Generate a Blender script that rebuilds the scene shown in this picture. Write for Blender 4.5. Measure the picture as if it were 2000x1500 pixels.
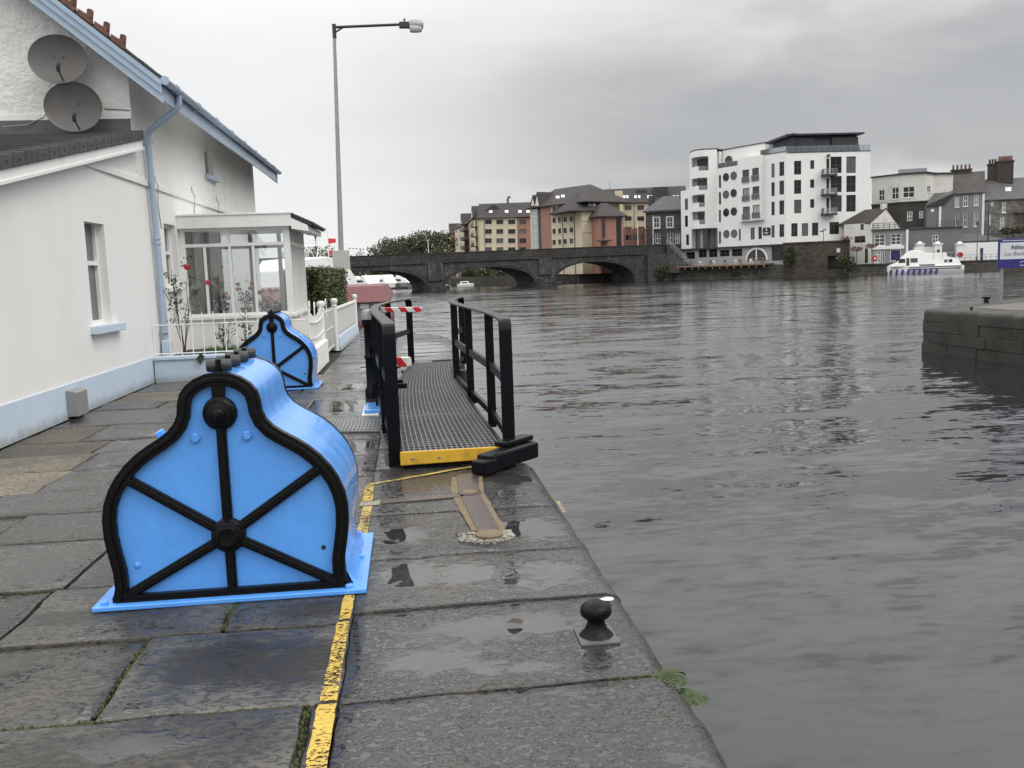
import bpy, bmesh, math, random
import numpy as np
from mathutils import Vector, Matrix, noise as mnoise
random.seed(7)
S = bpy.context.scene
for o in list(bpy.data.objects): bpy.data.objects.remove(o)
COL = S.collection

# ------------------------------------------------------------------ camera
F, CZ, ROLL, YAW = 1800.0, 1.6, 0.035, math.radians(6.2)
PITCH = math.atan((750 - 531) / F * math.cos(ROLL))
fwd = Vector((math.sin(YAW) * math.cos(PITCH), math.cos(YAW) * math.cos(PITCH), -math.sin(PITCH)))
r0 = Vector((math.cos(YAW), -math.sin(YAW), 0)); u0 = r0.cross(fwd)
rgt = r0 * math.cos(ROLL) - u0 * math.sin(ROLL); upv = u0 * math.cos(ROLL) + r0 * math.sin(ROLL)
CAM = Vector((0, 0, CZ))
cd = bpy.data.cameras.new('camera'); cam = bpy.data.objects.new('camera', cd); COL.objects.link(cam)
cd.sensor_width = 36; cd.lens = 36 * F / 2000; cd.clip_start = 0.05; cd.clip_end = 6000
cam.matrix_world = Matrix(((rgt.x, upv.x, -fwd.x, 0), (rgt.y, upv.y, -fwd.y, 0), (rgt.z, upv.z, -fwd.z, CZ), (0, 0, 0, 1)))
S.camera = cam
S.render.resolution_x, S.render.resolution_y = 1024, 768
S.view_settings.view_transform = 'Standard'; S.view_settings.look = 'None'
S.view_settings.gamma = 1; S.view_settings.use_curve_mapping = False
S.view_settings.exposure = -0.10

# ------------------------------------------------------------------ node helper
class G:
    def __init__(s, tree):
        s.t = tree; tree.nodes.clear()
    def n(s, typ, ins=None, out=0, **props):
        nd = s.t.nodes.new(typ)
        for k, v in props.items(): setattr(nd, k, v)
        for k, v in (ins or {}).items():
            sk = nd.inputs[k]
            if isinstance(v, bpy.types.NodeSocket): s.t.links.new(v, sk)
            else: sk.default_value = v
        return nd.outputs[out] if out is not None and len(nd.outputs) else nd
    def m(s, op, a, b=0.0, c=0.0, clamp=False):
        return s.n('ShaderNodeMath', {0: a, 1: b, 2: c}, operation=op, use_clamp=clamp)
    def v(s, op, a, b=(0, 0, 0)):
        o = 1 if op in ('LENGTH', 'DOT_PRODUCT', 'DISTANCE') else 0
        return s.n('ShaderNodeVectorMath', {0: a, 1: b}, out=o, operation=op)
    def noise(s, vec, scale, detail=4, rough=.55, dist=0, out=0):
        return s.n('ShaderNodeTexNoise', {'Vector': vec, 'Scale': scale, 'Detail': detail, 'Roughness': rough, 'Distortion': dist}, out=out)
    def mr(s, v, a, b, c=0.0, d=1.0, smooth=True):
        return s.n('ShaderNodeMapRange', {0: v, 1: a, 2: b, 3: c, 4: d}, interpolation_type='SMOOTHSTEP' if smooth else 'LINEAR')
    def mix(s, f, a, b, mode='MIX'):
        nd = s.t.nodes.new('ShaderNodeMix'); nd.data_type = 'RGBA'; nd.blend_type = mode
        for i, v in ((0, f), (6, a), (7, b)):
            if isinstance(v, bpy.types.NodeSocket): s.t.links.new(v, nd.inputs[i])
            else: nd.inputs[i].default_value = v if i == 0 else (tuple(v) + (1,) if len(v) == 3 else v)
        return nd.outputs[2]
    def sep(s, v):
        nd = s.n('ShaderNodeSeparateXYZ', {0: v}, out=None); return nd.outputs
    def comb(s, x, y, z):
        return s.n('ShaderNodeCombineXYZ', {0: x, 1: y, 2: z})

# ------------------------------------------------------------------ sky and sun (overcast)
SUN_EL, SUN_AZ = math.radians(52), math.radians(125)      # azimuth from +Y towards +X
w = bpy.data.worlds.new('World'); S.world = w; w.use_nodes = True
g = G(w.node_tree)
dirv = g.n('ShaderNodeTexCoord', out=0)
sx, sy, sz = g.sep(dirv)
zz = g.m('MAXIMUM', sz, 0.0)
den = g.m('ADD', zz, .16)
pv = g.comb(g.m('DIVIDE', sx, den), g.m('DIVIDE', sy, den), 0.0)
cl = g.noise(pv, .75, 6, .52, .5)
cl2 = g.noise(g.v('MULTIPLY', dirv, (3, 3, 9)), 1.6, 5, .5, .3)
right = g.mr(sx, -.14, .30)
wob = g.m('MULTIPLY', g.m('SUBTRACT', cl2, .5), .18)
el = g.m('ADD', zz, wob)
band = g.m('MULTIPLY', g.mr(el, .035, .105), g.mr(el, .165, .285, 1.0, 0.15))
band = g.m('MULTIPLY', band, right)
low = g.m('MULTIPLY', g.mr(el, .0, .06), right)
br = g.m('SUBTRACT', 1.0, g.m('MULTIPLY', right, .06))
br = g.m('SUBTRACT', br, g.m('MULTIPLY', band, .36))
br = g.m('SUBTRACT', br, g.m('MULTIPLY', low, .04))
br = g.m('ADD', br, g.m('MULTIPLY', g.m('SUBTRACT', cl, .5), .20))
br = g.m('ADD', br, g.m('MULTIPLY', g.m('SUBTRACT', cl2, .5), .07))
br = g.m('MULTIPLY', br, g.m('ADD', 1.0, g.m('MULTIPLY', g.mr(zz, .20, .60), 1.35)))
br = g.m('MAXIMUM', br, .2)
tint = g.mix(g.mr(br, .35, .8), (.94, .965, 1.0), (1.0, 1.0, 1.0))
colr = g.n('ShaderNodeVectorMath', {0: tint, 3: br}, operation='SCALE')
sky = g.n('ShaderNodeTexSky', sky_type='NISHITA', sun_disc=False, sun_elevation=SUN_EL, sun_rotation=SUN_AZ)
b1 = g.n('ShaderNodeBackground', {0: sky, 1: .07})
b2 = g.n('ShaderNodeBackground', {0: colr, 1: 1.0})
mx = g.n('ShaderNodeMixShader', {0: .93, 1: b1, 2: b2})
g.n('ShaderNodeOutputWorld', {0: mx})
sd = bpy.data.lights.new('sun', 'SUN'); sun = bpy.data.objects.new('sun', sd); COL.objects.link(sun)
sd.energy = 1.2; sd.angle = math.radians(28); sd.color = (1, .97, .92)
sun.rotation_euler = (math.pi / 2 - SUN_EL, 0, math.pi - SUN_AZ)
sdir = Vector((math.sin(SUN_AZ) * math.cos(SUN_EL), math.cos(SUN_AZ) * math.cos(SUN_EL), math.sin(SUN_EL)))
sun.rotation_euler = sdir.to_track_quat('Z', 'Y').to_euler(); sun.location = (0, 0, 60)

# ------------------------------------------------------------------ measuring helpers
def ray(px, py): return fwd + rgt * ((px - 1000) / F) - upv * ((py - 750) / F)
def atD(px, py, D): return CAM + ray(px, py) * D
def gp(px, D):                       # ground position (x, y) of an image column at depth D, taken on the eye-level line
    d = ray(px, 531 - .035 * (px - 1000)); p = CAM + d * D; return (p.x, p.y)

# ------------------------------------------------------------------ materials
MATS = {}
def pbr(name, col, rough=.5, metal=0, spec=.5, var=.0, vscale=3.0, bump=0, bscale=30, bdet=4, dirt=None, dscale=1.5, damt=.5, rvar=0, objvar=0, coat=0, stretch=(1, 1, 1), bdist=.02, splash=None):
    if name in MATS: return MATS[name]
    m = bpy.data.materials.new(name); m.use_nodes = True; g = G(m.node_tree)
    pos = g.v('MULTIPLY', g.n('ShaderNodeNewGeometry', out=0), stretch)
    c = tuple(col) + (1,)
    cs = None
    if var:
        nz = g.noise(pos, vscale, 6, .6)
        k = g.mr(nz, .25, .75, 1 - var, 1 + var, smooth=False)
        cs = g.n('ShaderNodeVectorMath', {0: tuple(col), 3: k}, operation='SCALE')
    if dirt:
        nd = g.noise(pos, dscale, 7, .62, .3)
        cs = g.mix(g.m('MULTIPLY', g.mr(nd, .48, .72), damt), cs if cs else c, dirt)
    if splash:
        zz_ = g.sep(g.n('ShaderNodeNewGeometry', out=0))[2]
        nd2 = g.noise(pos, 6, 6, .65)
        cs = g.mix(g.m('MULTIPLY', g.mr(g.m('ADD', zz_, g.m('MULTIPLY', nd2, .22)), .10, .26, 1.0, 0.0), .7), cs if cs else c, splash)
    if objvar:
        rnd = g.n('ShaderNodeObjectInfo', out=5)
        k = g.mr(rnd, 0, 1, 1 - objvar, 1 + objvar, smooth=False)
        cs = g.n('ShaderNodeVectorMath', {0: cs if cs else tuple(col), 3: k}, operation='SCALE')
    ins = {'Base Color': cs if cs else c, 'Roughness': rough, 'Metallic': metal, 'Specular IOR Level': spec, 'Coat Weight': coat, 'Coat Roughness': .08}
    if rvar: ins['Roughness'] = g.mr(g.noise(pos, vscale * 2, 5), .3, .7, max(.02, rough - rvar), rough + rvar)
    if bump:
        bn = g.noise(pos, bscale, bdet, .6)
        ins['Normal'] = g.n('ShaderNodeBump', {'Strength': min(1, bump), 'Distance': bdist, 'Height': bn})
    p = g.n('ShaderNodeBsdfPrincipled', ins)
    g.n('ShaderNodeOutputMaterial', {0: p}); MATS[name] = m; return m

def glassdark(name, col=(.03, .035, .04), rough=.06, objvar=.0, light=None):
    if name in MATS: return MATS[name]
    m = bpy.data.materials.new(name); m.use_nodes = True; g = G(m.node_tree)
    cs = tuple(col) + (1,)
    if light:
        rnd = g.n('ShaderNodeObjectInfo', out=5)
        cs = g.mix(g.mr(rnd, .45, 1.0), col, light)
    p = g.n('ShaderNodeBsdfPrincipled', {'Base Color': cs, 'Roughness': rough, 'Specular IOR Level': .4})
    g.n('ShaderNodeOutputMaterial', {0: p}); MATS[name] = m; return m

def clearglass(name, tint=(.9, .93, .93)):
    m = bpy.data.materials.new(name); m.use_nodes = True; g = G(m.node_tree)
    t = g.n('ShaderNodeBsdfTransparent', {0: tint + (1,)})
    s = g.n('ShaderNodeBsdfGlossy', {0: (1, 1, 1, 1), 'Roughness': .02})
    f = g.n('ShaderNodeFresnel', {0: 1.5})
    mx = g.n('ShaderNodeMixShader', {0: g.m('ADD', g.m('MULTIPLY', f, 1.6, clamp=True), .05), 1: t, 2: s})
    g.n('ShaderNodeOutputMaterial', {0: mx}); MATS[name] = m; return m

PUD = [(-1.02, 3.18, .24, .10, 1.2), (-.06, 4.86, .26, .34, 1.0), (.22, 4.80, .30, .25, .75), (-.10, 5.62, .2, .28, .8), (-.9, 13.7, .34, .8, .9), (-.75, 16.5, .5, 1.0, .7),
       (.70, 5.6, .3, .35, .7), (.6, 4.7, .35, .3, .55), (.4, 4.05, .45, .2, .45), (.05, 3.72, .3, .16, .45), (.35, 3.6, .25, .1, .4), (.75, 7.0, .25, .3, .5), (-.6, 8.7, .35, .6, .45), (-.8, 11.6, .5, 1.3, .5), (.3, 20, .8, 4, .5), (-.9, 24, .6, 4, .45)]
STAIN = [(-.83, 3.87, .36, .30, 1.0), (-.55, 3.80, .26, .28, 1.0), (-1.6, 4.55, .5, .12, .6), (-.5, 4.42, .3, .12, .7), (-.95, 3.15, .6, .25, .6)]
def stone(name, ca, cb, level=.40, pit=1.0, soft=.5):
    """wet limestone paving: pits and hollows hold water, which lies flat and shines"""
    m = bpy.data.materials.new(name); m.use_nodes = True; g = G(m.node_tree)
    pos = g.n('ShaderNodeNewGeometry', out=0)
    rnd = g.n('ShaderNodeObjectInfo', out=5)
    p2 = g.v('ADD', pos, g.comb(g.m('MULTIPLY', rnd, 9.0), g.m('MULTIPLY', rnd, 5.0), 0.0))
    big = g.noise(p2, 1.7, 5, .55, .2)
    mid = g.noise(g.v('MULTIPLY', p2, (1, 1.5, 1)), 9, 5, .6, .4)
    pits = g.noise(g.v('MULTIPLY', p2, (1, 1.6, 1)), 26, 4, .6, .7)
    pitd = g.mr(pits, .40, .50)
    fine = g.noise(p2, 160, 3, .6)
    h = g.m('ADD', g.m('MULTIPLY', big, .50), g.m('MULTIPLY', mid, .28))
    h = g.m('ADD', h, g.m('MULTIPLY', pitd, .17 * pit))
    def blobs(lst):
        tot = None
        for x, y, rx, ry, k in lst:
            d = g.v('LENGTH', g.v('MULTIPLY', g.v('SUBTRACT', pos, (x, y, 0)), (1 / rx, 1 / ry, 0)))
            e = g.mr(g.m('ADD', d, g.m('MULTIPLY', g.m('SUBTRACT', mid, .5), 1.6)), .55, 1.15, k, 0.0)
            tot = e if tot is None else g.m('MAXIMUM', tot, e)
        return tot
    pud = blobs(PUD); st = blobs(STAIN)
    lev = g.m('ADD', level, g.m('MULTIPLY', pud, .26))
    under = g.mr(g.m('SUBTRACT', h, lev), -.006, .010, 1.0, 0.0)
    damp = g.mr(g.m('SUBTRACT', h, lev), .0, .22, 1.0, 0.0)
    col = g.mix(g.mr(big, .3, .7), ca, cb)
    col = g.mix(g.m('MULTIPLY', g.mr(mid, .35, .7), .30), col, tuple(x * 1.35 for x in cb))
    col = g.mix(g.m('MULTIPLY', g.m('SUBTRACT', 1.0, pitd), .62), col, tuple(x * .35 for x in ca))
    kk = g.mr(rnd, 0, 1, .68, 1.3, smooth=False)
    col = g.n('ShaderNodeVectorMath', {0: col, 3: kk}, operation='SCALE')
    col = g.mix(g.m('MULTIPLY', damp, .38), col, (.028, .027, .027))
    col = g.mix(g.m('MULTIPLY', st, .82), col, (.016, .013, .011))
    hb = g.m('MAXIMUM', h, lev)
    hb = g.m('ADD', hb, g.m('MULTIPLY', g.m('MULTIPLY', fine, .035), g.m('SUBTRACT', 1.0, under)))
    ro = g.mix(under, g.comb(g.mr(damp, 0, 1, soft, soft * .5), 0, 0), (.035, 0, 0))
    ro = g.m('ADD', g.sep(ro)[0], g.m('MULTIPLY', st, .30))
    bp = g.n('ShaderNodeBump', {'Strength': .85, 'Distance': .034, 'Height': hb})
    p = g.n('ShaderNodeBsdfPrincipled', {'Base Color': col, 'Roughness': ro, 'Specular IOR Level': g.mr(under, 0, 1, .36, .68), 'Normal': bp})
    g.n('ShaderNodeOutputMaterial', {0: p}); MATS[name] = m; return m

M_COP = stone('wet_coping_stone', (.026, .0238, .0212), (.062, .0575, .052), .50, 1.1, .40)
M_PAVE = stone('damp_paving_stone', (.046, .0415, .036), (.100, .092, .081), .41, .5, .46)
M_TAN = stone('tan_paving', (.085, .072, .054), (.165, .142, .108), .30, .7, .6)

def paint_worn(name, col, wear=.5):
    m = bpy.data.materials.new(name); m.use_nodes = True; g = G(m.node_tree)
    pos = g.n('ShaderNodeNewGeometry', out=0)
    n1 = g.noise(pos, 2.1, 4, .5); n2 = g.noise(g.v('MULTIPLY', pos, (1, 1.8, 1)), 42, 5, .65, .5)
    a = g.mr(g.m('ADD', g.m('MULTIPLY', n2, .75), g.m('MULTIPLY', n1, .45)), wear, wear + .035)
    c = g.mix(g.mr(n2, .3, .75), tuple(x * .72 for x in col), col)
    p = g.n('ShaderNodeBsdfPrincipled', {'Base Color': c, 'Roughness': .42, 'Alpha': a, 'Normal': g.n('ShaderNodeBump', {'Strength': .5, 'Distance': .008, 'Height': n2})})
    g.n('ShaderNodeOutputMaterial', {0: p}); MATS[name] = m; return m

M_WALL = pbr('white_painted_render', (.79, .78, .755), .72, var=.03, vscale=1.2, bump=.18, bscale=11, dirt=(.68, .67, .64), dscale=.9, damt=.4, stretch=(1, 1, .4))
M_ROUGH = pbr('white_roughcast', (.82, .81, .78), .85, var=.04, vscale=2, bump=1.0, bscale=9, bdet=5, bdist=.045, dirt=(.66, .65, .62), dscale=1.1, damt=.45)
M_PLINTH = pbr('pale_blue_masonry_paint', (.52, .61, .71), .6, var=.03, vscale=2, bump=.15, bscale=18, dirt=(.50, .58, .62), dscale=2.2, damt=.55, splash=(.25, .26, .22))
M_TRIM = pbr('pale_blue_gloss_trim', (.36, .46, .57), .32, var=.04, vscale=4, dirt=(.28, .35, .43), dscale=3, damt=.4)
M_WFRAME = pbr('white_gloss_frame', (.80, .80, .78), .3, var=.02, dirt=(.62, .61, .57), dscale=4, damt=.35)
M_BLUE = pbr('bright_blue_gloss_paint', (.10, .345, .86), .24, var=.06, vscale=4, bump=.16, bscale=26, rvar=.09, coat=.35, dirt=(.085, .27, .68), dscale=5, damt=.45, stretch=(1, 1, .55))
M_BLACK = pbr('black_gloss_iron', (.005, .005, .0055), .32, spec=.16, var=.2, vscale=20, bump=.22, bscale=60, rvar=.1)
M_RAIL = pbr('black_painted_steel', (.004, .0045, .0065), .33, spec=.15, var=.15, vscale=9, bump=.08, bscale=80, rvar=.08)
M_GRAT = pbr('dark_grating', (.15, .152, .155), .4, var=.2, vscale=6)
M_DGREY = pbr('dark_grey_iron', (.03, .03, .032), .5, var=.2, vscale=20, bump=.3, bscale=60)
M_YPLATE = pbr('yellow_kick_plate', (.62, .37, .03), .45, var=.1, vscale=6, dirt=(.25, .15, .04), dscale=9, damt=.5, bump=.1)
M_YLINE = paint_worn('worn_yellow_line', (.62, .42, .06), .555)
M_YTHIN = paint_worn('faded_yellow_line', (.50, .36, .09), .56)
M_WPAINT = paint_worn('worn_white_paint', (.30, .27, .21), .58)
M_STRAP = pbr('brown_iron_strap', (.060, .040, .033), .33, var=.15, vscale=6, bump=.2, bscale=40, rvar=.1)
M_GROUT = pbr('sandy_grout', (.155, .108, .055), .6, var=.25, vscale=12, bump=.7, bscale=45, dirt=(.16, .13, .09), dscale=7, damt=.7)
M_SLATE = pbr('dark_roof_slate', (.042, .042, .047), .5, var=.2, vscale=6, bump=.3, bscale=20, objvar=.15)
M_CLAY = pbr('weathered_clay_tile', (.16, .075, .05), .8, var=.3, vscale=8, bump=.5, bscale=30, dirt=(.05, .045, .035), dscale=6, damt=.8, objvar=.2)
M_LEAD = pbr('lead_flashing', (.10, .10, .105), .5, var=.2, vscale=5)
M_DISH = pbr('grey_dish', (.085, .083, .079), .5, var=.12, vscale=4, dirt=(.09, .06, .033), dscale=2.2, damt=.8)
M_GALV = pbr('galvanised_steel', (.30, .31, .33), .42, metal=.6, var=.12, vscale=5)
M_GREYBOX = pbr('grey_metal_box', (.30, .295, .285), .42, metal=.3, var=.08, vscale=5)
M_GLASS = glassdark('window_glass', (.10, .115, .12), .05)
M_CLEAR = clearglass('porch_glass')
M_JOINT = pbr('dirty_joint', (.030, .027, .022), .9, var=.3, vscale=10, dirt=(.05, .06, .018), dscale=5, damt=.8, bump=.8, bscale=50)
M_DARK = pbr('dark_interior', (.02, .02, .02), .9)

def masonry(name, ca, cb, mort, bw=.9, bh=.38, streak=None, samt=.6, bump=.8):
    """coursed stone seen from afar: blocks, recessed joints, run-off streaks"""
    m = bpy.data.materials.new(name); m.use_nodes = True; g = G(m.node_tree)
    pos = g.n('ShaderNodeNewGeometry', out=0); x, y, z = g.sep(pos)
    wv = g.comb(g.m('ADD', x, g.m('MULTIPLY', y, .6)), z, 0.0)
    wv = g.v('ADD', wv, g.v('MULTIPLY', g.noise(pos, .8, 3, out=1), (.25, .12, 0)))
    bn = g.n('ShaderNodeTexBrick', {'Vector': wv, 'Color1': ca + (1,), 'Color2': cb + (1,), 'Mortar': mort + (1,), 'Scale': 1.0, 'Mortar Size': .03, 'Brick Width': bw, 'Row Height': bh, 'Bias': -.1}, out=None)
    nz = g.noise(pos, 1.4, 6, .65); col = g.n('ShaderNodeVectorMath', {0: bn.outputs[0], 3: g.mr(nz, .25, .75, .5, 1.5, smooth=False)}, operation='SCALE')
    big = g.noise(pos, .22, 4, .6); col = g.n('ShaderNodeVectorMath', {0: col, 3: g.mr(big, .3, .7, .65, 1.25, smooth=False)}, operation='SCALE')
    if streak:
        s_ = g.noise(g.v('MULTIPLY', pos, (1, 1, .16)), 1.3, 5, .6, .4); col = g.mix(g.m('MULTIPLY', g.mr(s_, .56, .68), samt), col, streak)
    h = g.m('ADD', g.m('MULTIPLY', bn.outputs[1], -.6), nz)
    p = g.n('ShaderNodeBsdfPrincipled', {'Base Color': col, 'Roughness': .85, 'Normal': g.n('ShaderNodeBump', {'Strength': bump, 'Distance': .12, 'Height': h})})
    g.n('ShaderNodeOutputMaterial', {0: p}); MATS[name] = m; return m
# ------------------------------------------------------------------ mesh builder
class MB:
    def __init__(s): s.V = []; s.Fc = []
    def add(s, vs, fs):
        b = len(s.V); s.V += [tuple(v) for v in vs]; s.Fc += [tuple(i + b for i in f) for f in fs]; return s
    def box(s, x0, x1, y0, y1, z0, z1):
        return s.add([(x0, y0, z0), (x1, y0, z0), (x1, y1, z0), (x0, y1, z0), (x0, y0, z1), (x1, y0, z1), (x1, y1, z1), (x0, y1, z1)],
                     [(0, 3, 2, 1), (4, 5, 6, 7), (0, 1, 5, 4), (1, 2, 6, 5), (2, 3, 7, 6), (3, 0, 4, 7)])
    def hexa(s, p):      # 8 points, bottom ring then top ring
        return s.add(p, [(0, 3, 2, 1), (4, 5, 6, 7), (0, 1, 5, 4), (1, 2, 6, 5), (2, 3, 7, 6), (3, 0, 4, 7)])
    def bar(s, a, b, wd, ht, up=(0, 0, 1)):
        a, b, up = Vector(a), Vector(b), Vector(up); d = (b - a).normalized()
        if abs(d.dot(up)) > .98: up = Vector((0, 1, 0))
        sd = d.cross(up).normalized() * (wd / 2); u = sd.cross(d).normalized() * (ht / 2)
        return s.hexa([a - sd - u, a + sd - u, b + sd - u, b - sd - u, a - sd + u, a + sd + u, b + sd + u, b - sd + u])
    def tube(s, pts, r, n=8, cap=True):
        pts = [Vector(p) for p in pts]; rs = r if isinstance(r, (list, tuple)) else [r] * len(pts)
        rings = []; prev = None
        for i, p in enumerate(pts):
            d = (pts[min(i + 1, len(pts) - 1)] - pts[max(i - 1, 0)]).normalized()
            if prev is None:
                a = d.orthogonal().normalized()
            else:
                a = (prev - d * prev.dot(d)); a = a.normalized() if a.length > 1e-6 else d.orthogonal().normalized()
            prev = a; b = d.cross(a)
            rings.append([p + (a * math.cos(2 * math.pi * k / n) + b * math.sin(2 * math.pi * k / n)) * rs[i] for k in range(n)])
        V = [v for rg in rings for v in rg]; Fs = []
        for i in range(len(rings) - 1):
            for k in range(n):
                Fs.append((i * n + k, i * n + (k + 1) % n, (i + 1) * n + (k + 1) % n, (i + 1) * n + k))
        if cap: Fs += [tuple(reversed(range(n))), tuple(range((len(rings) - 1) * n, len(rings) * n))]
        return s.add(V, Fs)
    def lathe(s, prof, c=(0, 0, 0), axis=(0, 0, 1), n=16, sq=1.0):
        """prof = [(radius, height)...] along the axis"""
        ax = Vector(axis).normalized(); a = Vector((1, 0, 0)) if abs(ax.x) < .9 else Vector((0, 0, 1))
        a = (a - ax * a.dot(ax)).normalized(); b = ax.cross(a); c = Vector(c)
        V = []; Fs = []
        for r, h in prof:
            for k in range(n):
                t = 2 * math.pi * k / n; V.append(c + ax * h + (a * math.cos(t) + b * math.sin(t) * sq) * r)
        for i in range(len(prof) - 1):
            for k in range(n): Fs.append((i * n + k, i * n + (k + 1) % n, (i + 1) * n + (k + 1) % n, (i + 1) * n + k))
        if prof[0][0] > 1e-5: Fs.append(tuple(reversed(range(n))))
        if prof[-1][0] > 1e-5: Fs.append(tuple(range((len(prof) - 1) * n, len(prof) * n)))
        return s.add(V, Fs)
    def prism(s, poly, off):
        """poly: list of 3-D points (planar), off: extrusion vector"""
        off = Vector(off); n = len(poly); P = [Vector(p) for p in poly]
        V = P + [p + off for p in P]
        Fs = [tuple(range(n))[::-1], tuple(range(n, 2 * n))] + [(i, (i + 1) % n, n + (i + 1) % n, n + i) for i in range(n)]
        return s.add(V, Fs)
    def ribbon(s, pts, wd, th):       # flat strip on the ground following (x, y) points, top at th
        for (a, b) in zip(pts[:-1], pts[1:]):
            d = (Vector(b) - Vector(a)).normalized(); q = Vector((-d.y, d.x)) * wd / 2
            s.hexa([(a[0] - q.x, a[1] - q.y, 0), (a[0] + q.x, a[1] + q.y, 0), (b[0] + q.x, b[1] + q.y, 0), (b[0] - q.x, b[1] - q.y, 0),
                    (a[0] - q.x, a[1] - q.y, th), (a[0] + q.x, a[1] + q.y, th), (b[0] + q.x, b[1] + q.y, th), (b[0] - q.x, b[1] - q.y, th)])
        return s
    def build(s, name, mat, parent=None, smooth=False, bevel=0, local=False, seg=2, recalc=True):
        me = bpy.data.meshes.new(name); me.from_pydata(s.V, [], s.Fc); me.update()
        if recalc:
            bm = bmesh.new(); bm.from_mesh(me); bmesh.ops.recalc_face_normals(bm, faces=bm.faces); bm.to_mesh(me); bm.free()
        me.materials.append(mat)
        if smooth:
            me.shade_auto_smooth(use_auto_smooth=True, angle=math.radians(38)) if hasattr(me, 'shade_auto_smooth') else None
            me.polygons.foreach_set('use_smooth', [True] * len(me.polygons))
            if hasattr(me, 'set_sharp_from_angle'): me.set_sharp_from_angle(angle=math.radians(38))
        o = bpy.data.objects.new(name, me); COL.objects.link(o)
        if parent is not None:
            o.parent = parent
            if not local and parent.type == 'EMPTY': o.matrix_parent_inverse = Matrix.Translation(-parent.location)
        if bevel:
            b = o.modifiers.new('bevel', 'BEVEL'); b.width = bevel; b.segments = seg; b.limit_method = 'ANGLE'; b.angle_limit = math.radians(40)
        return o
LABELS = {}
def tag(o, label=None, cat=None, group=None, kind=None):
    if label: o['label'] = label
    if cat: o['category'] = cat
    if group: o['group'] = group
    if kind: o['kind'] = kind
    return o
def thing(name, label, cat, loc=(0, 0, 0), group=None):
    o = bpy.data.objects.new(name, None); COL.objects.link(o); o.location = loc; o.empty_display_size = .2
    return tag(o, label, cat, group)
def copy_tree(o, parent=None):
    c = o.copy(); COL.objects.link(c)
    if parent is not None: c.parent = parent; c.matrix_parent_inverse = o.matrix_parent_inverse.copy()
    for ch in [x for x in o.children]: copy_tree(ch, c)
    return c
def share(o, name, parent, loc=None):      # another object with the same mesh
    c = bpy.data.objects.new(name, o.data); COL.objects.link(c)
    c.parent = parent; c.matrix_parent_inverse = o.matrix_parent_inverse.copy()
    if loc is not None: c.location = loc
    return c
def leafball(mb, c, rad, n, size, flat=1.0, rng=random, shell=.55, droop=0):
    """n small leaf faces through an ellipsoid"""
    cx, cy, cz = c; rx, ry, rz = rad
    for _ in range(n):
        while True:
            x, y, z = rng.uniform(-1, 1), rng.uniform(-1, 1), rng.uniform(-1, 1); q = x * x + y * y + z * z
            if shell * shell < q < 1: break
        p = Vector((cx + x * rx, cy + y * ry, cz + z * rz))
        d = Vector((rng.gauss(0, 1), rng.gauss(0, 1), rng.gauss(0, 1) * flat)).normalized()
        a = d.orthogonal().normalized(); a = (Matrix.Rotation(rng.uniform(0, 6.28), 3, d) @ a); b = d.cross(a)
        L = size * rng.uniform(.6, 1.3); W = L * .55
        mb.add([p - a * L, p + b * W + d * L * .15, p + a * L, p - b * W + d * L * .15], [(0, 1, 2, 3)])

# ------------------------------------------------------------------ facades: a vertical plane with (u, z) coordinates
class Fac:
    def __init__(s, A, B):
        s.A = Vector((A[0], A[1], 0)); s.B = Vector((B[0], B[1], 0)); d = s.B - s.A; s.L = d.length; s.u = d / s.L
        s.n = Vector((s.u.y, -s.u.x, 0))
        if s.n.dot(CAM - s.A) < 0: s.n = -s.n
    def uz(s, px, py):
        d = ray(px, py); t = (s.A - CAM).dot(s.n) / d.dot(s.n); p = CAM + d * t
        return ((p - s.A).dot(s.u), p.z)
    def P(s, u, z, o=0): q = s.A + s.u * u + s.n * o; return Vector((q.x, q.y, z))
    def rect(s, x0, y0, x1, y1):
        ym, xm = (y0 + y1) / 2, (x0 + x1) / 2
        a, b = s.uz(x0, ym)[0], s.uz(x1, ym)[0]; c, d = s.uz(xm, y1)[1], s.uz(xm, y0)[1]
        return (min(a, b), max(a, b), min(c, d), max(c, d))
def fbox(mb, f, u0, u1, z0, z1, o0, o1):
    return mb.hexa([f.P(u0, z0, o1), f.P(u1, z0, o1), f.P(u1, z0, o0), f.P(u0, z0, o0), f.P(u0, z1, o1), f.P(u1, z1, o1), f.P(u1, z1, o0), f.P(u0, z1, o0)])
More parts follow.
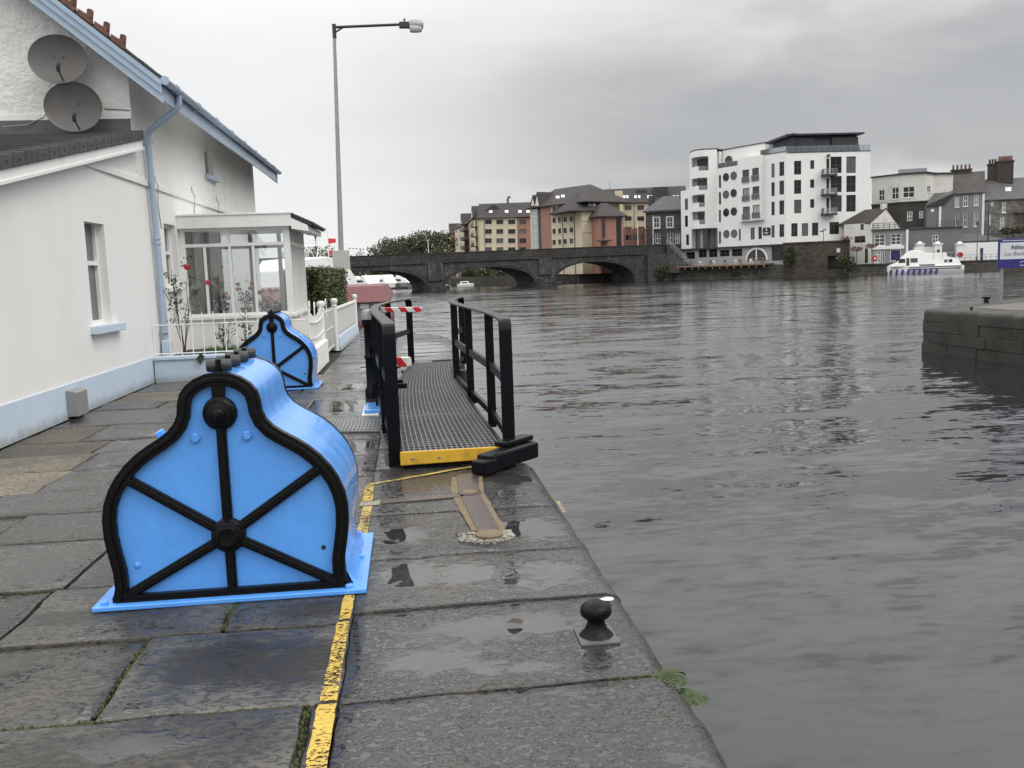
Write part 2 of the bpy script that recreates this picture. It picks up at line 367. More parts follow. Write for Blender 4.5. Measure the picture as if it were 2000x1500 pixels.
def fwall(mb, f, u0, u1, z0, z1, holes=(), rec=.25, depth=8):
    """front sheet with openings and reveals, and a body behind"""
    holes = [h for h in holes if h[1] > u0 + .02 and h[0] < u1 - .02 and h[3] > z0 + .02 and h[2] < z1 - .02]
    holes = [(max(h[0], u0 + .01), min(h[1], u1 - .01), max(h[2], z0 + .01), min(h[3], z1 - .01)) for h in holes]
    us = sorted(set([u0, u1] + [h[0] for h in holes] + [h[1] for h in holes])); zs = sorted(set([z0, z1] + [h[2] for h in holes] + [h[3] for h in holes]))
    idx = {}
    def vid(u, z):
        if (u, z) not in idx: idx[(u, z)] = len(mb.V); mb.V.append(tuple(f.P(u, z, 0)))
        return idx[(u, z)]
    for i in range(len(us) - 1):
        for j in range(len(zs) - 1):
            cu, cz = (us[i] + us[i + 1]) / 2, (zs[j] + zs[j + 1]) / 2
            if any(h[0] < cu < h[1] and h[2] < cz < h[3] for h in holes): continue
            mb.Fc.append((vid(us[i], zs[j]), vid(us[i + 1], zs[j]), vid(us[i + 1], zs[j + 1]), vid(us[i], zs[j + 1])))
    for a, b, c, d in holes:
        r = [(a, c), (b, c), (b, d), (a, d)]
        for k in range(4):
            p, q = r[k], r[(k + 1) % 4]
            mb.add([f.P(*p, 0), f.P(*q, 0), f.P(*q, -rec), f.P(*p, -rec)], [(0, 1, 2, 3)])
    # sides, top and the body behind
    e = rec + .03
    mb.add([f.P(u0, z0, 0), f.P(u0, z1, 0), f.P(u0, z1, -e), f.P(u0, z0, -e)], [(0, 1, 2, 3)])
    mb.add([f.P(u1, z0, 0), f.P(u1, z1, 0), f.P(u1, z1, -e), f.P(u1, z0, -e)], [(0, 1, 2, 3)])
    mb.add([f.P(u0, z1, 0), f.P(u1, z1, 0), f.P(u1, z1, -e), f.P(u0, z1, -e)], [(0, 1, 2, 3)])
    fbox(mb, f, u0, u1, z0, z1, -depth, -e)
    return mb
def window(f, parent, h, frame, glass, cols=1, rows=1, fw=.07, rec=.16, sill=None, name='window', surround=None):
    a, b, c, d = h; mb = MB()
    fbox(mb, f, a, a + fw, c, d, -rec - .03, -rec + .04); fbox(mb, f, b - fw, b, c, d, -rec - .03, -rec + .04)
    fbox(mb, f, a + fw, b - fw, c, c + fw, -rec - .03, -rec + .04); fbox(mb, f, a + fw, b - fw, d - fw, d, -rec - .03, -rec + .04)
    for i in range(1, cols):
        u = a + (b - a) * i / cols; fbox(mb, f, u - fw * .4, u + fw * .4, c + fw, d - fw, -rec - .02, -rec + .025)
    for i in range(1, rows):
        z = c + (d - c) * i / rows; fbox(mb, f, a + fw, b - fw, z - fw * .4, z + fw * .4, -rec - .025, -rec + .03)
    if surround:
        pass
    o = mb.build(name, frame, parent)
    gm = MB(); fbox(gm, f, a + fw * .8, b - fw * .8, c + fw * .8, d - fw * .8, -rec - .015, -rec - .005); gm.build('pane', glass, o)
    if sill:
        sm = MB(); fbox(sm, f, a - .12, b + .12, c - .16, c - .002, -rec, .10); sm.build('sill', sill, o)
    return o
def hiproof(f, u0, u1, depth, ze, zr, il, ir, ov=.4, th=.18, front=None):
    """hip (inset > 0) or gable (inset 0) roof over a rectangle behind a facade"""
    mb = MB(); a, b = u0 - ov, u1 + ov; fo, bk = ov, -depth - ov; md = (fo + bk) / 2 if front is None else front
    P = [f.P(a, ze, fo), f.P(b, ze, fo), f.P(b, ze, bk), f.P(a, ze, bk), f.P(a + il, zr, md), f.P(b - ir, zr, md)]
    lo = [p - Vector((0, 0, th)) for p in P[:4]]
    mb.add(P + lo, [(0, 1, 5, 4), (2, 3, 4, 5), (1, 2, 5), (3, 0, 4), (6, 7, 1, 0), (7, 8, 2, 1), (8, 9, 3, 2), (9, 6, 0, 3), (6, 9, 8, 7)])
    return mb
def skylight(f, parent, x0, y0, x1, y1, u0, u1, depth, ze, zr, ov=.4, front=None):
    """roof light lying on the front slope of a hiproof, found along the view rays"""
    md = (ov - depth - ov) / 2 if front is None else front
    e0 = f.P(0, ze, ov); sl = f.P(0, zr, md) - e0; nn = f.u.cross(sl).normalized()
    if nn.z < 0: nn = -nn
    ps = []
    for px, py in ((x0, y1), (x1, y1), (x1, y0), (x0, y0)):
        d = ray(px, py); t = (e0 - CAM).dot(nn) / d.dot(nn); ps.append(CAM + d * t)
    mb = MB(); mb.hexa([p - nn * .05 for p in ps] + [p + nn * .10 for p in ps])
    return mb.build('skylight', M_SKYL, parent)
M_SKYL = pbr('skylight_glass', (.55, .58, .60), .12, spec=.8)
# ------------------------------------------------------------------ water
WZ = -1.35
m = bpy.data.materials.new('river_water'); m.use_nodes = True; g = G(m.node_tree)
pos = g.n('ShaderNodeNewGeometry', out=0)
# the water is choppier out on the river and calmer inside the lock approach
px_, py_, pz_ = g.sep(pos)
gust = g.noise(g.v('MULTIPLY', pos, (.018, .11, 1)), 1.0, 4, .6, .8)
lane = g.noise(g.v('MULTIPLY', pos, (.05, .45, 1)), 1.0, 4, .6, .5)
chop = g.m('MULTIPLY', g.mr(py_, 3, 26, .55, 1.0), g.mr(py_, 60, 180, 1.0, 1.35))
chop = g.m('MULTIPLY', chop, g.mr(g.m('ADD', g.m('MULTIPLY', gust, .6), g.m('MULTIPLY', lane, .4)), .36, .62, .45, 1.6))
def slope(sc, amp, det=2):
    n_ = g.noise(g.v('MULTIPLY', pos, sc), 1.0, det, .5, .4, out=1)
    return g.v('MULTIPLY', g.v('SUBTRACT', n_, (.5, .5, .5)), amp)
big_ = slope((.30, .75, 1), (.12, .23, 0), 3); med = slope((1.0, 2.7, 1), (.14, .34, 0), 3); sml = slope((3.4, 8.5, 1), (.16, .34, 0))
ch = g.v('ADD', med, sml); ch = g.n('ShaderNodeVectorMath', {0: ch, 3: chop}, operation='SCALE')
chx, chy, chz = g.sep(ch)
# open river brightened by folding wave normals towards the lock, to mirror higher sky
lean = g.mr(py_, 6, 42, 0.0, 1.0)
chy = g.m('ADD', g.m('MULTIPLY', chy, g.m('SUBTRACT', 1.0, lean)), g.m('MULTIPLY', g.m('MULTIPLY', g.m('ABSOLUTE', chy), -1.0), lean))
ch = g.comb(chx, chy, 0.0)
nv = g.v('NORMALIZE', g.v('ADD', g.v('ADD', ch, big_), (0, 0, 1)))
p = g.n('ShaderNodeBsdfPrincipled', {'Base Color': (.016, .0165, .017, 1), 'Roughness': .04, 'IOR': 1.52, 'Specular IOR Level': .5, 'Normal': nv})
g.n('ShaderNodeOutputMaterial', {0: p}); M_WATER = m
mb = MB(); mb.add([(-1500, -300, WZ), (2000, -300, WZ), (2000, 3000, WZ), (-1500, 3000, WZ)], [(0, 1, 2, 3)])
tag(mb.build('river_water', M_WATER, recalc=False), kind='structure')
mb = MB(); mb.add([(-1500, -300, -5), (2000, -300, -5), (2000, 3000, -5), (-1500, 3000, -5)], [(0, 1, 2, 3)])
M_BED = pbr('river_bed', (.05, .045, .035), .9, var=.2)
tag(mb.build('ground', M_BED, recalc=False), kind='structure')

# ------------------------------------------------------------------ near quay: bed, wall and paving slabs
outline = [(-60, -6), (.97, -6), (.97, 7.55), (.92, 7.75), (.42, 8.0), (.42, 16.3), (.97, 16.8), (.97, 23.6), (.86, 24.5), (.55, 25.4), (.15, 26.2), (-.5, 27.6), (-1.25, 29.4), (-1.5, 30.2), (-60, 30.2)]
mb = MB(); mb.prism([(x, y, -4.6) for x, y in outline], (0, 0, 4.6 - .045))
M_QWALL = pbr('old_quay_stone', (.075, .068, .058), .75, var=.3, vscale=1.5, bump=.8, bscale=9, dirt=(.035, .034, .028), dscale=1.2, damt=.8)
quay = tag(mb.build('quay', M_JOINT), kind='structure')

def slab(x0, x1, y0, y1, mat, cell=.12, z=0.0, gap=.012, rr=.012, right_r=None, skew=0.0, rag=.006, cut=None):
    """a worn stone: own grid, rounded edges, uneven top"""
    x0 += gap; x1 -= gap if right_r is None else 0; y0 += gap; y1 -= gap
    if x1 - x0 < .05 or y1 - y0 < .05: return None
    def lines(a, b, ra, rb):
        L = [a, a + ra * .3, a + ra, ]; n = max(2, int((b - rb - a - ra) / cell)); L += [a + ra + (b - rb - a - ra) * i / n for i in range(1, n)]
        L += [b - rb] + ([b - rb * .6, b - rb * .3, b - rb * .1] if rb > .03 else [b - rb * .3]) + [b]; return L
    rrr = right_r or rr
    X = lines(x0, x1, rr, rrr); Y = lines(y0, y1, rr, rr)
    V = []; nx, ny = len(X), len(Y)
    tx, ty = random.uniform(-.004, .004), random.uniform(-.004, .004)
    for j, y in enumerate(Y):
        for i, x in enumerate(X):
            def drop(d, r): return r - math.sqrt(max(0, r * r - (r - d) ** 2)) if d < r else 0
            zz = z - max(drop(x - x0, rr), drop(x1 - x, rrr) * 1.0, drop(y - y0, rr), drop(y1 - y, rr))
            if cell < .3: zz += .007 * mnoise.noise((x * 1.6, y * 1.6, 3)) + .003 * mnoise.noise((x * 6, y * 6, 1))
            zz += tx * (x - x0) / (x1 - x0) + ty * (y - y0) / (y1 - y0)
            ex = rag * mnoise.noise((x * 7, y * 7, 5.5)) * 2; ey = rag * mnoise.noise((x * 7, y * 7, 9.5)) * 2
            if cell < .3 and right_r and x > x1 - .15: ex += .02 * mnoise.noise((y * 2.2, 2, 4))
            V.append((x + ex, y + ey + skew * (x - x0), zz))
    Fs = [(j * nx + i, j * nx + i + 1, (j + 1) * nx + i + 1, (j + 1) * nx + i) for j in range(ny - 1) for i in range(nx - 1)]
    ring = list(range(nx)) + [j * nx + nx - 1 for j in range(1, ny)] + [(ny - 1) * nx + i for i in range(nx - 2, -1, -1)] + [j * nx for j in range(ny - 2, 0, -1)]
    b = len(V); V += [(V[k][0], V[k][1], -.13) for k in ring]; n = len(ring)
    Fs += [(ring[k], b + k, b + (k + 1) % n, ring[(k + 1) % n]) for k in range(n)]
    mm = MB(); mm.V = V; mm.Fc = Fs
    o = mm.build('paving_slab', mat, quay, smooth=True, recalc=False); return o
# coping along the water
cy = [-1, 1.55, 3.39, 4.33, 5.14, 6.13, 7.62]
for k in range(len(cy) - 1):
    a, b = cy[k], cy[k + 1]
    slab(-.352, .985, a, b, M_COP, .055 if a > 1 else .2, z=(0, .004, -.006, .003, 0, .002)[k], right_r=.085 if k < 5 else .12, gap=(.012, .017, .013, .009, .009, .009)[k], skew=.015)
y = 7.62; k = 0
while y < 23.4:
    h = random.uniform(.8, 1.15); b = min(y + h, 23.6); x1 = .985 if y >= 16.8 else .42
    slab(-.352, x1, y, b, M_COP, .15, z=random.uniform(-.006, .006), right_r=.07, gap=.010, skew=.012); y = b; k += 1
for (a, b, x) in ((23.6, 24.5, .84), (24.5, 25.4, .55), (25.4, 26.2, .18), (26.2, 27.2, -.25), (27.2, 28.2, -.7), (28.2, 29.2, -1.15)):
    slab(-.34 if x > .1 else -1.5, x, a, b, M_COP, .2, right_r=.06)
# paving between the coping and the house
rows = [(-1, 1.2), (1.2, 3.395), (3.395, 4.22), (4.22, 5.0), (5.0, 5.97), (5.97, 6.72), (6.72, 7.44), (7.44, 8.35), (8.35, 9.2), (9.2, 9.95), (9.95, 11.0), (11.0, 12.35), (12.35, 13.1), (13.1, 14.2), (14.2, 15.6)]
cuts = {1: [-.45, -2.35, -4.6], 2: [-1.25, -2.9, -4.7], 3: [-.93, -1.95, -3.4, -4.9], 4: [-1.9, -3.6], 5: [-1.2, -2.75], 6: [-2.2, -3.22], 7: [-1.4, -3.0], 8: [-2.1, -3.05], 9: [-1.5, -3.14], 10: [-2.6, -3.5], 11: [-1.3, -2.7], 12: [-2.0, -3.35], 13: [-1.6, -3.0], 14: [-2.3, -3.4]}
for i, (a, b) in enumerate(rows):
    left = -5.6 if a < 8 else -4.17
    xs = [-.331] + [c for c in cuts.get(i, [-1.5, -3.5]) if c > left + .2] + [left]
    for q in range(len(xs) - 1):
        x1, x0 = xs[q], xs[q + 1]
        tan = (x1 < -2.95 and 7.3 < a < 11.5) or (i in (13,) and q == 2)
        slab(x0, x1, a, b, M_TAN if tan else M_PAVE, .07 if 1 < a < 7 and x0 > -3.2 else .14, z=random.uniform(-.007, .007), gap=.011 if a > 1.3 else .015, skew=random.uniform(-.006, .012), rag=.008)
y = 15.6
while y < 29.5:
    h = random.uniform(.8, 1.3); b = min(y + h, 29.8)
    slab(-1.5, -.34 if y < 26.2 else (-.75 if y < 27.4 else -1.2), y, b, M_PAVE if y < 18 else M_COP, .25, z=random.uniform(-.004, .004)); y = b

# painted lines on the paving
yl = bpy.data.objects.new('yellow_line', None); COL.objects.link(yl); tag(yl, kind='structure')
def patch(parent, name, pts, mat, z=.0, n=1):
    """thin coat of paint draped on the slabs; pts = quad corners on the ground"""
    a, b, c, d = [Vector(p) for p in pts]; N = max(2, int(max((d - a).length, (c - b).length) / .05)); Mn = 5
    mb = MB(); idx = {}
    for i in range(N + 1):
        for j in range(Mn + 1):
            p = (a.lerp(d, i / N)).lerp(b.lerp(c, i / N), j / Mn)
            e = .006 * mnoise.noise((p.x * 14, p.y * 14, 2)) if j in (0, Mn) else 0
            x, y = p.x + e, p.y
            zz = .007 * mnoise.noise((x * 1.6, y * 1.6, 3)) + .003 * mnoise.noise((x * 6, y * 6, 1)) + .0065 + z
            mb.V.append((x, y, zz))
    for i in range(N):
        for j in range(Mn): mb.Fc.append((i * (Mn + 1) + j, i * (Mn + 1) + j + 1, (i + 1) * (Mn + 1) + j + 1, (i + 1) * (Mn + 1) + j))
    return mb.build(name, mat, parent, recalc=False)
patch(yl, 'painted_stripe', [(-.418, 1.56), (-.338, 1.56), (-.343, 3.375), (-.412, 3.375)], M_YLINE)
patch(yl, 'painted_stripe', [(-.410, 3.405), (-.345, 3.405), (-.345, 4.21), (-.400, 4.21)], M_YLINE)
patch(yl, 'painted_stripe', [(-.398, 4.24), (-.345, 4.24), (-.340, 4.57), (-.393, 4.57)], M_YLINE)
patch(yl, 'painted_stripe', [(-.395, 5.66), (-.325, 5.66), (-.32, 6.38), (-.385, 6.38)], M_YTHIN)
patch(yl, 'painted_stripe', [(-.40, 6.55), (-.325, 6.55), (-.33, 7.02), (-.40, 7.05)], M_YLINE)
patch(yl, 'painted_stripe', [(-.38, 7.05), (-.385, 7.10), (.50, 7.56), (.50, 7.51)], M_YTHIN)
patch(yl, 'painted_stripe', [(-.41, 6.40), (-.27, 6.40), (-.27, 6.53), (-.41, 6.53)], M_WPAINT)
patch(yl, 'painted_stripe', [(.955, 5.95), (.985, 5.95), (.985, 6.25), (.965, 6.25)], M_YTHIN, z=-.012)

# iron anchor strap let into the coping
st = thing('gate_anchor_strap', 'brown iron anchor strap let into the wet coping in front of the gate walkway', 'anchor strap', (.35, 6.5, 0))
def flat(pts, z, name, mat, par=st, bev=.003):
    mb = MB(); mb.prism([(x, y, -.02) for x, y in pts], (0, 0, .02 + z)); return mb.build(name, mat, par, bevel=bev)
def rough_poly(pts, amp=.012, seed=1, sub=7):
    out = []
    for i in range(len(pts)):
        a, b = Vector(pts[i]), Vector(pts[(i + 1) % len(pts)])
        for k in range(sub):
            p = a.lerp(b, k / sub); out.append((p.x + amp * mnoise.noise((p.x * 20, p.y * 20, seed)), p.y + amp * 1.6 * mnoise.noise((p.x * 20, p.y * 20, seed + 7))))
    return out
flat(rough_poly([(.26, 7.15), (.53, 7.25), (.475, 6.62), (.535, 5.55), (.315, 5.60), (.25, 6.5)], .03), .008, 'grout', M_GROUT)
flat(rough_poly([(.22, 5.56), (.56, 5.56), (.58, 5.40), (.40, 5.28), (.24, 5.38)], .03), .010, 'grout', M_WPAINT)
flat([(.31, 7.2), (.495, 7.28), (.445, 6.62), (.50, 5.50), (.365, 5.48), (.30, 6.56)], .013, 'arm', M_STRAP)
flat([(-.26, 6.42), (.33, 6.48), (.33, 6.60), (-.26, 6.53)], .013, 'arm', M_STRAP)
mb = MB(); mb.lathe([(.085, -.01), (.085, .017), (.078, .021)], (.375, 6.58, 0), n=24); mb.build('pivot_cap', M_STRAP, st, smooth=True)
mb = MB(); mb.lathe([(.06, 0), (.06, .024)], (.375, 6.58, 0), n=24); mb.build('pivot_pin', M_GROUT, st, smooth=True)
mb = MB(); mb.lathe([(.085, -.01), (.085, .022), (.078, .026)], (.42, 5.46, 0), n=24); mb.build('pivot_cap', M_GROUT, st, smooth=True)

# ------------------------------------------------------------------ moss, weeds and ferns in the joints
M_MOSS = pbr('moss', (.055, .06, .018), .9, var=.4, vscale=20, bump=.9, bscale=60)
M_WEED = pbr('weed_leaf', (.032, .055, .012), .55, var=.35, vscale=30)
moss = MB()
def mossline(a, b, n, wd=.02):
    for _ in range(n):
        t = random.random(); x = a[0] + (b[0] - a[0]) * t + random.gauss(0, wd); y = a[1] + (b[1] - a[1]) * t + random.gauss(0, wd)
        s_ = random.uniform(.003, .009); moss.lathe([(s_, -.006), (s_ * .9, s_ * .3), (s_ * .3, s_ * .8)], (x, y, -.006), n=5)
mossline((-.452, 2.6), (-.452, 3.36), 130, .009); mossline((-1.65, 3.395), (-1.2, 3.395), 120, .010); mossline((-1.2, 3.395), (-.4, 3.395), 60, .008)
mossline((-1.25, 3.45), (-1.25, 4.2), 60, .008); mossline((-2.3, 5.0), (-1.66, 5.0), 90, .011); mossline((-.93, 4.25), (-.93, 4.6), 70, .010)
mossline((.7, 3.39), (.98, 3.40), 40, .012)
tag(moss.build('moss', M_MOSS, smooth=True), 'dark green moss growing in the paving joints', 'moss', kind='stuff')
def fern(loc, n, L, label, spread=1.0, dirx=0, lift=.6):
    t = thing('fern' if L > .07 else 'weed', label, 'fern' if L > .07 else 'weed', loc)
    for k in range(n):
        a = random.uniform(0, 6.28); d = Vector((math.cos(a) + dirx, math.sin(a), 0)).normalized() * spread
        l = L * random.uniform(.6, 1.1); mb = MB(); pts = []
        for i in range(8):
            q = i / 7; pts.append(Vector(loc) + d * l * q + Vector((0, 0, l * lift * (q - q * q * 1.15))))
        mb.tube(pts, [.0018 * (1 - .7 * i / 7) for i in range(8)], 4)
        for i in range(1, 8):
            p = pts[i]; ax = (pts[i] - pts[i - 1]).normalized(); sd = ax.cross(Vector((0, 0, 1))).normalized()
            wl = l * .30 * math.sin(math.pi * (i / 8.5)) + .004
            for sg in (-1, 1):
                e = p + sd * sg * wl + ax * wl * .5 - Vector((0, 0, wl * .2)); mwid = ax * wl * .38
                mb.add([p - mwid * .4, e - mwid * .25 + Vector((0, 0, .002)), e + mwid * .5, p + mwid], [(0, 1, 2, 3)])
        mb.build('frond', M_WEED, t, recalc=False)
    return t
fern((.955, 3.40, -.012), 34, .075, 'small green fern growing out of the quay edge below the black bollard', dirx=.15, lift=.75)
fern((1.0, 3.30, -.05), 24, .072, 'lower spray of fern hanging over the quay edge near the camera', dirx=.35, lift=.45)
fern((-.93, 4.56, -.005), 12, .06, 'green weed sprouting under the base plate of the near winch', spread=1.2, lift=.4)
fern((-.53, 3.40, -.008), 9, .035, 'tiny green weed in the joint beside the yellow line', lift=.5)
fern((-1.27, 3.40, -.008), 9, .04, 'small weed tuft where two paving joints meet at the lower left', lift=.5)

# ------------------------------------------------------------------ gate winch housings
HW = [(0, .605), (.05, .590), (.10, .578), (.18, .580), (.27, .597), (.36, .610), (.45, .612), (.53, .598), (.60, .570), (.66, .533), (.72, .482), (.77, .425), (.81, .365), (.845, .305), (.88, .256), (.92, .222), (.96, .206), (1.01, .201), (1.06, .187), (1.10, .155), (1.13, .112), (1.15, .060), (1.157, 0)]
def prof(ins=0.0, foot=0.0):
    """closed outline (x, z) of the end plate, inset by ins"""
    R = [(w_, z) for z, w_ in HW]
    P = R + [(-x, z) for x, z in reversed(R[:-1])]
    if ins == 0: return P
    out = []; n = len(P)
    for i in range(n):
        a, b, c = Vector(P[i - 1]), Vector(P[i]), Vector(P[(i + 1) % n])
        if i == 0: nn = Vector((-1, 1)); out.append((b.x - ins * .95, b.y + ins)); continue
        if i == n - 1: out.append((b.x + ins * .95, b.y + ins)); continue
        d = (c - a).normalized(); nn = Vector((-d.y, d.x)); out.append((b.x + nn.x * ins, b.y + nn.y * ins))
    return [(x, max(z, ins if ins > 0 else 0)) for x, z in out]
def ringmesh(Po, Pi, y0, y1):
    n = len(Po); mb = MB()
    V = [(x, y0, z) for x, z in Po] + [(x, y0, z) for x, z in Pi] + [(x, y1, z) for x, z in Po] + [(x, y1, z) for x, z in Pi]
    Fs = []
    for i in range(n):
        j = (i + 1) % n; Fs += [(i, j, n + j, n + i), (2 * n + j, 2 * n + i, 3 * n + i, 3 * n + j), (j, i, 2 * n + i, 2 * n + j), (n + i, n + j, 3 * n + j, 3 * n + i)]
    return mb.add(V, Fs)
def make_winch(loc, label):
    t = thing('gate_winch', label, 'winch housing', loc, 'lock gate winches')
    DP = .90
    # hood: outline swept back, flaring out at the foot
    P = prof(); n = len(P); mb = MB(); Y = [.03, .10, .5, DP - .10, DP - .03]
    for y in Y:
        for x, z in P:
            fl = max(0, (.16 - z) / .16); mb.V.append((x * 1.006 + math.copysign(.055 * fl ** 2.0, x) * (1 if .05 < y < DP - .05 else .5), y, z))
    for k in range(len(Y) - 1):
        for i in range(n - 1): mb.Fc.append((k * n + i, k * n + i + 1, (k + 1) * n + i + 1, (k + 1) * n + i))
    hood = mb.build('hood', M_BLUE, t, smooth=True, local=True)
    for y0, y1, s_ in ((.012, .04, 1), (DP - .04, DP - .012, -1)):
        mb = MB(); mb.prism([(x, y0, z) for x, z in prof(.02)], (0, y1 - y0, 0)); mb.build('end_plate', M_BLUE, t, local=True)
        fy = y0 if s_ == 1 else y1
        def fb(a, b): return (min(fy - s_ * a, fy - s_ * b), max(fy - s_ * a, fy - s_ * b))
        a, b = (-.022, .03) if s_ == 1 else (DP - .03, DP + .022)
        rim = ringmesh(prof(-.004), prof(.062), a, b).build('rim', M_BLACK, t, local=True, bevel=.010, seg=3)
        q0, q1 = fb(.0, .046)
        ringmesh(prof(.015), prof(.040), q0, q1).build('rim_bead', M_BLACK, rim, local=True, bevel=.006)
        hub = (0, .335)
        ends = [(0, .90), (.505, .665), (.53, .055), (0, .045), (-.53, .055), (-.505, .665)]
        for ex, ez in ends:
            r1, r2 = fb(-.002, .024); r3, r4 = fb(.0, .036)
            mb = MB(); d = Vector((ex - hub[0], 0, ez - hub[1])).normalized(); sdv = Vector((-d.z, 0, d.x))
            for wd, (ya, yb) in ((.026, (r1, r2)), (.015, (r3, r4))):
                A = Vector((hub[0], 0, hub[1])); B = Vector((ex, 0, ez)); ps = [A - sdv * wd, A + sdv * wd, B + sdv * wd * .95, B - sdv * wd * .95]
                mb.prism([(p.x, ya, p.z) for p in ps], (0, yb - ya, 0))
            mb.build('rib', M_BLACK, t, local=True, bevel=.005)
        ax = (0, -s_, 0); c0 = (0, fy, hub[1])
        hb = MB().lathe([(.088, -.004), (.086, .028), (.076, .034), (.072, .046), (.060, .050), (.056, .060), (.044, .064), (.040, .056), (.012, .052), (0, .052)], c0, ax, 28).build('hub', M_BLACK, t, smooth=True, local=True)
        bs = MB().lathe([(.086, -.004), (.086, .018), (.082, .030), (.066, .040), (.060, .052), (.036, .060), (.030, .074), (.018, .082), (.016, .094), (0, .098)], (0, fy, .955), ax, 28).build('shaft_boss', M_BLACK, t, smooth=True, local=True)
        MB().box(-.032, .032, *fb(0, .03), 1.02, 1.13).build('top_rib', M_BLACK, t, local=True, bevel=.006)
        for x, z in ((-.132, .835), (.125, .835)):
            MB().lathe([(.025, 0), (.025, .012), (.020, .016)], (x, fy, z), ax, 6).build('hex_bolt', M_BLUE, t, local=True)
        MB().lathe([(.012, 0), (.012, .003)], (.475, fy, .235), ax, 12).build('drain_hole', M_DARK, t, local=True)
        MB().lathe([(.016, 0), (.016, .004), (.010, .008)], (-.47, fy, .205), ax, 12).build('plug', M_BLUE, t, local=True, smooth=True)
    MB().box(-.685, .69, -.075, DP + .07, .004, .030).build('base_flange', M_BLUE, t, local=True, bevel=.006)
    for x, y in ((-.63, -.04), (.60, -.045), (.60, DP + .03), (-.63, DP + .03), (.635, .45)):
        MB().lathe([(.020, .028), (.020, .046), (.015, .050)], (x, y, 0), n=6).build('flange_bolt', M_BLUE, t, local=True)
    # clamp lugs along the crown
    for k in range(4):
        y = .06 + k * .245
        lug = MB().lathe([(.0, -.064), (.026, -.062), (.031, -.054), (.031, -.012), (.024, -.008), (.024, .008), (.031, .012), (.031, .054), (.026, .062), (0, .064)], (0, y, 1.187), (1, .12, 0), 14).build('clamp_lug', M_DGREY, t, smooth=True, local=True)
        MB().box(-.010, .010, y - .038, y + .038, 1.12, 1.222).build('strap', M_BLACK, lug, local=True, bevel=.004)
    sb = MB().lathe([(.028, -.02), (.028, .03), (.020, .036)], (-.40, .40, .79), (-.5, 0, .85), 6).build('side_lug', M_BLUE, t, local=True)
    return t
WINCH1 = make_winch((-.965, 4.655, 0), 'near bright blue winch housing with black spoked end plate')
WINCH1.scale = (.975, 1.0, 1.0); WINCH1.location.x = -.955
W2 = copy_tree(WINCH1); W2.location = (-1.985, 13.66, 0); W2.scale = (.90, .80, .965)
W2['label'] = 'farther bright blue winch housing in front of the white railings'
# raised maker's plate on the farther winch: frame and worn cast strokes following the hood
def hoodpt(t_, y, out):
    pts = [Vector((w_, z)) for z, w_ in HW]; cum = [0]
    for a, b in zip(pts[:-1], pts[1:]): cum.append(cum[-1] + (b - a).length)
    for i in range(len(pts) - 1):
        if cum[i + 1] >= t_:
            q = (t_ - cum[i]) / (cum[i + 1] - cum[i]); p = pts[i].lerp(pts[i + 1], q); d = (pts[i + 1] - pts[i]).normalized(); nn = Vector((d.y, -d.x)); p = p + nn * out
            return (p.x * 1.006, y, p.y)
def strip(par, name, t0, t1, y0, y1, h, n=10):
    mb = MB()
    for i in range(n):
        a, b = t0 + (t1 - t0) * i / n, t0 + (t1 - t0) * (i + 1) / n
        mb.hexa([hoodpt(a, y0, -.004), hoodpt(a, y1, -.004), hoodpt(b, y1, -.004), hoodpt(b, y0, -.004), hoodpt(a, y0, h), hoodpt(a, y1, h), hoodpt(b, y1, h), hoodpt(b, y0, h)])
    o = mb.build(name, M_BLUE, par, local=True); return o
pl = strip(W2, 'maker_plate', .46, .86, .26, .64, .005)
for a in ((.45, .47, .25, .65), (.85, .87, .25, .65), (.45, .87, .25, .27), (.45, .87, .63, .65)):
    strip(pl, 'plate_frame', *a, .014)
rs = random.Random(3)
for r_ in range(3):
    t_ = .50 + r_ * .115
    for c_ in range(4):
        y_ = .30 + c_ * .082
        strip(pl, 'cast_stroke', t_, t_ + .075, y_, y_ + .016, .012, 3)
        if rs.random() < .8: strip(pl, 'cast_stroke', t_ + rs.choice([0, .03, .06]), t_ + rs.choice([.015, .045, .075]) + .004, y_ + .017, y_ + .055, .0115, 2)
for y_ in (.33, .56):
    strip(W2, 'cast_rib', .86, 1.22, y_, y_ + .012, .007, 10)

# ------------------------------------------------------------------ lock gate with its grating walkway
def interp(tab, y):
    ys = [a for a, _ in tab]
    if y <= ys[0]: return tab[0][1]
    for (a, va), (b, vb) in zip(tab[:-1], tab[1:]):
        if y <= b:
            q = (y - a) / (b - a); q = q
            return va + (vb - va) * q
    return tab[-1][1]
def smoothtab(tab, n=60):
    ys = np.array([a for a, _ in tab]); v = np.array([b for _, b in tab]); c = np.polyfit(ys, v, 3); return lambda y: float(np.polyval(c, y))
dL = smoothtab([(7.55, -.11), (8.7, -.15), (10.05, -.19), (11.4, -.19), (13.1, -.15), (14.5, -.06), (15.5, .05)])
dR = smoothtab([(7.55, .73), (8.15, .71), (9.2, .68), (10.4, .63), (11.3, .615), (12.7, .61), (14.2, .625), (15.4, .66)])
rL = smoothtab([(7.7, -.17), (8.1, -.20), (9.5, -.31), (10.6, -.37), (12, -.43), (13.2, -.42), (14.4, -.30), (15.4, -.08), (16.0, .07)])
rR = smoothtab([(7.7, .79), (9.0, .82), (10.1, .76), (11.4, .68), (12.8, .62), (14.4, .68), (15.4, .83), (16.0, .94)])
lg = thing('lock_gate', 'black lock gate folded open against the quay with grating walkway and handrails', 'lock gate', (.3, 7.6, 0))
DZ = .15
gm = MB(); yy = 7.60; k = 0
while yy < 15.42:     # cross bars
    a, b = dL(yy) + .015, dR(yy) - .015; gm.box(a, b, yy - .007, yy + .007, DZ - .008, DZ + .001); yy += .10
cols = 18
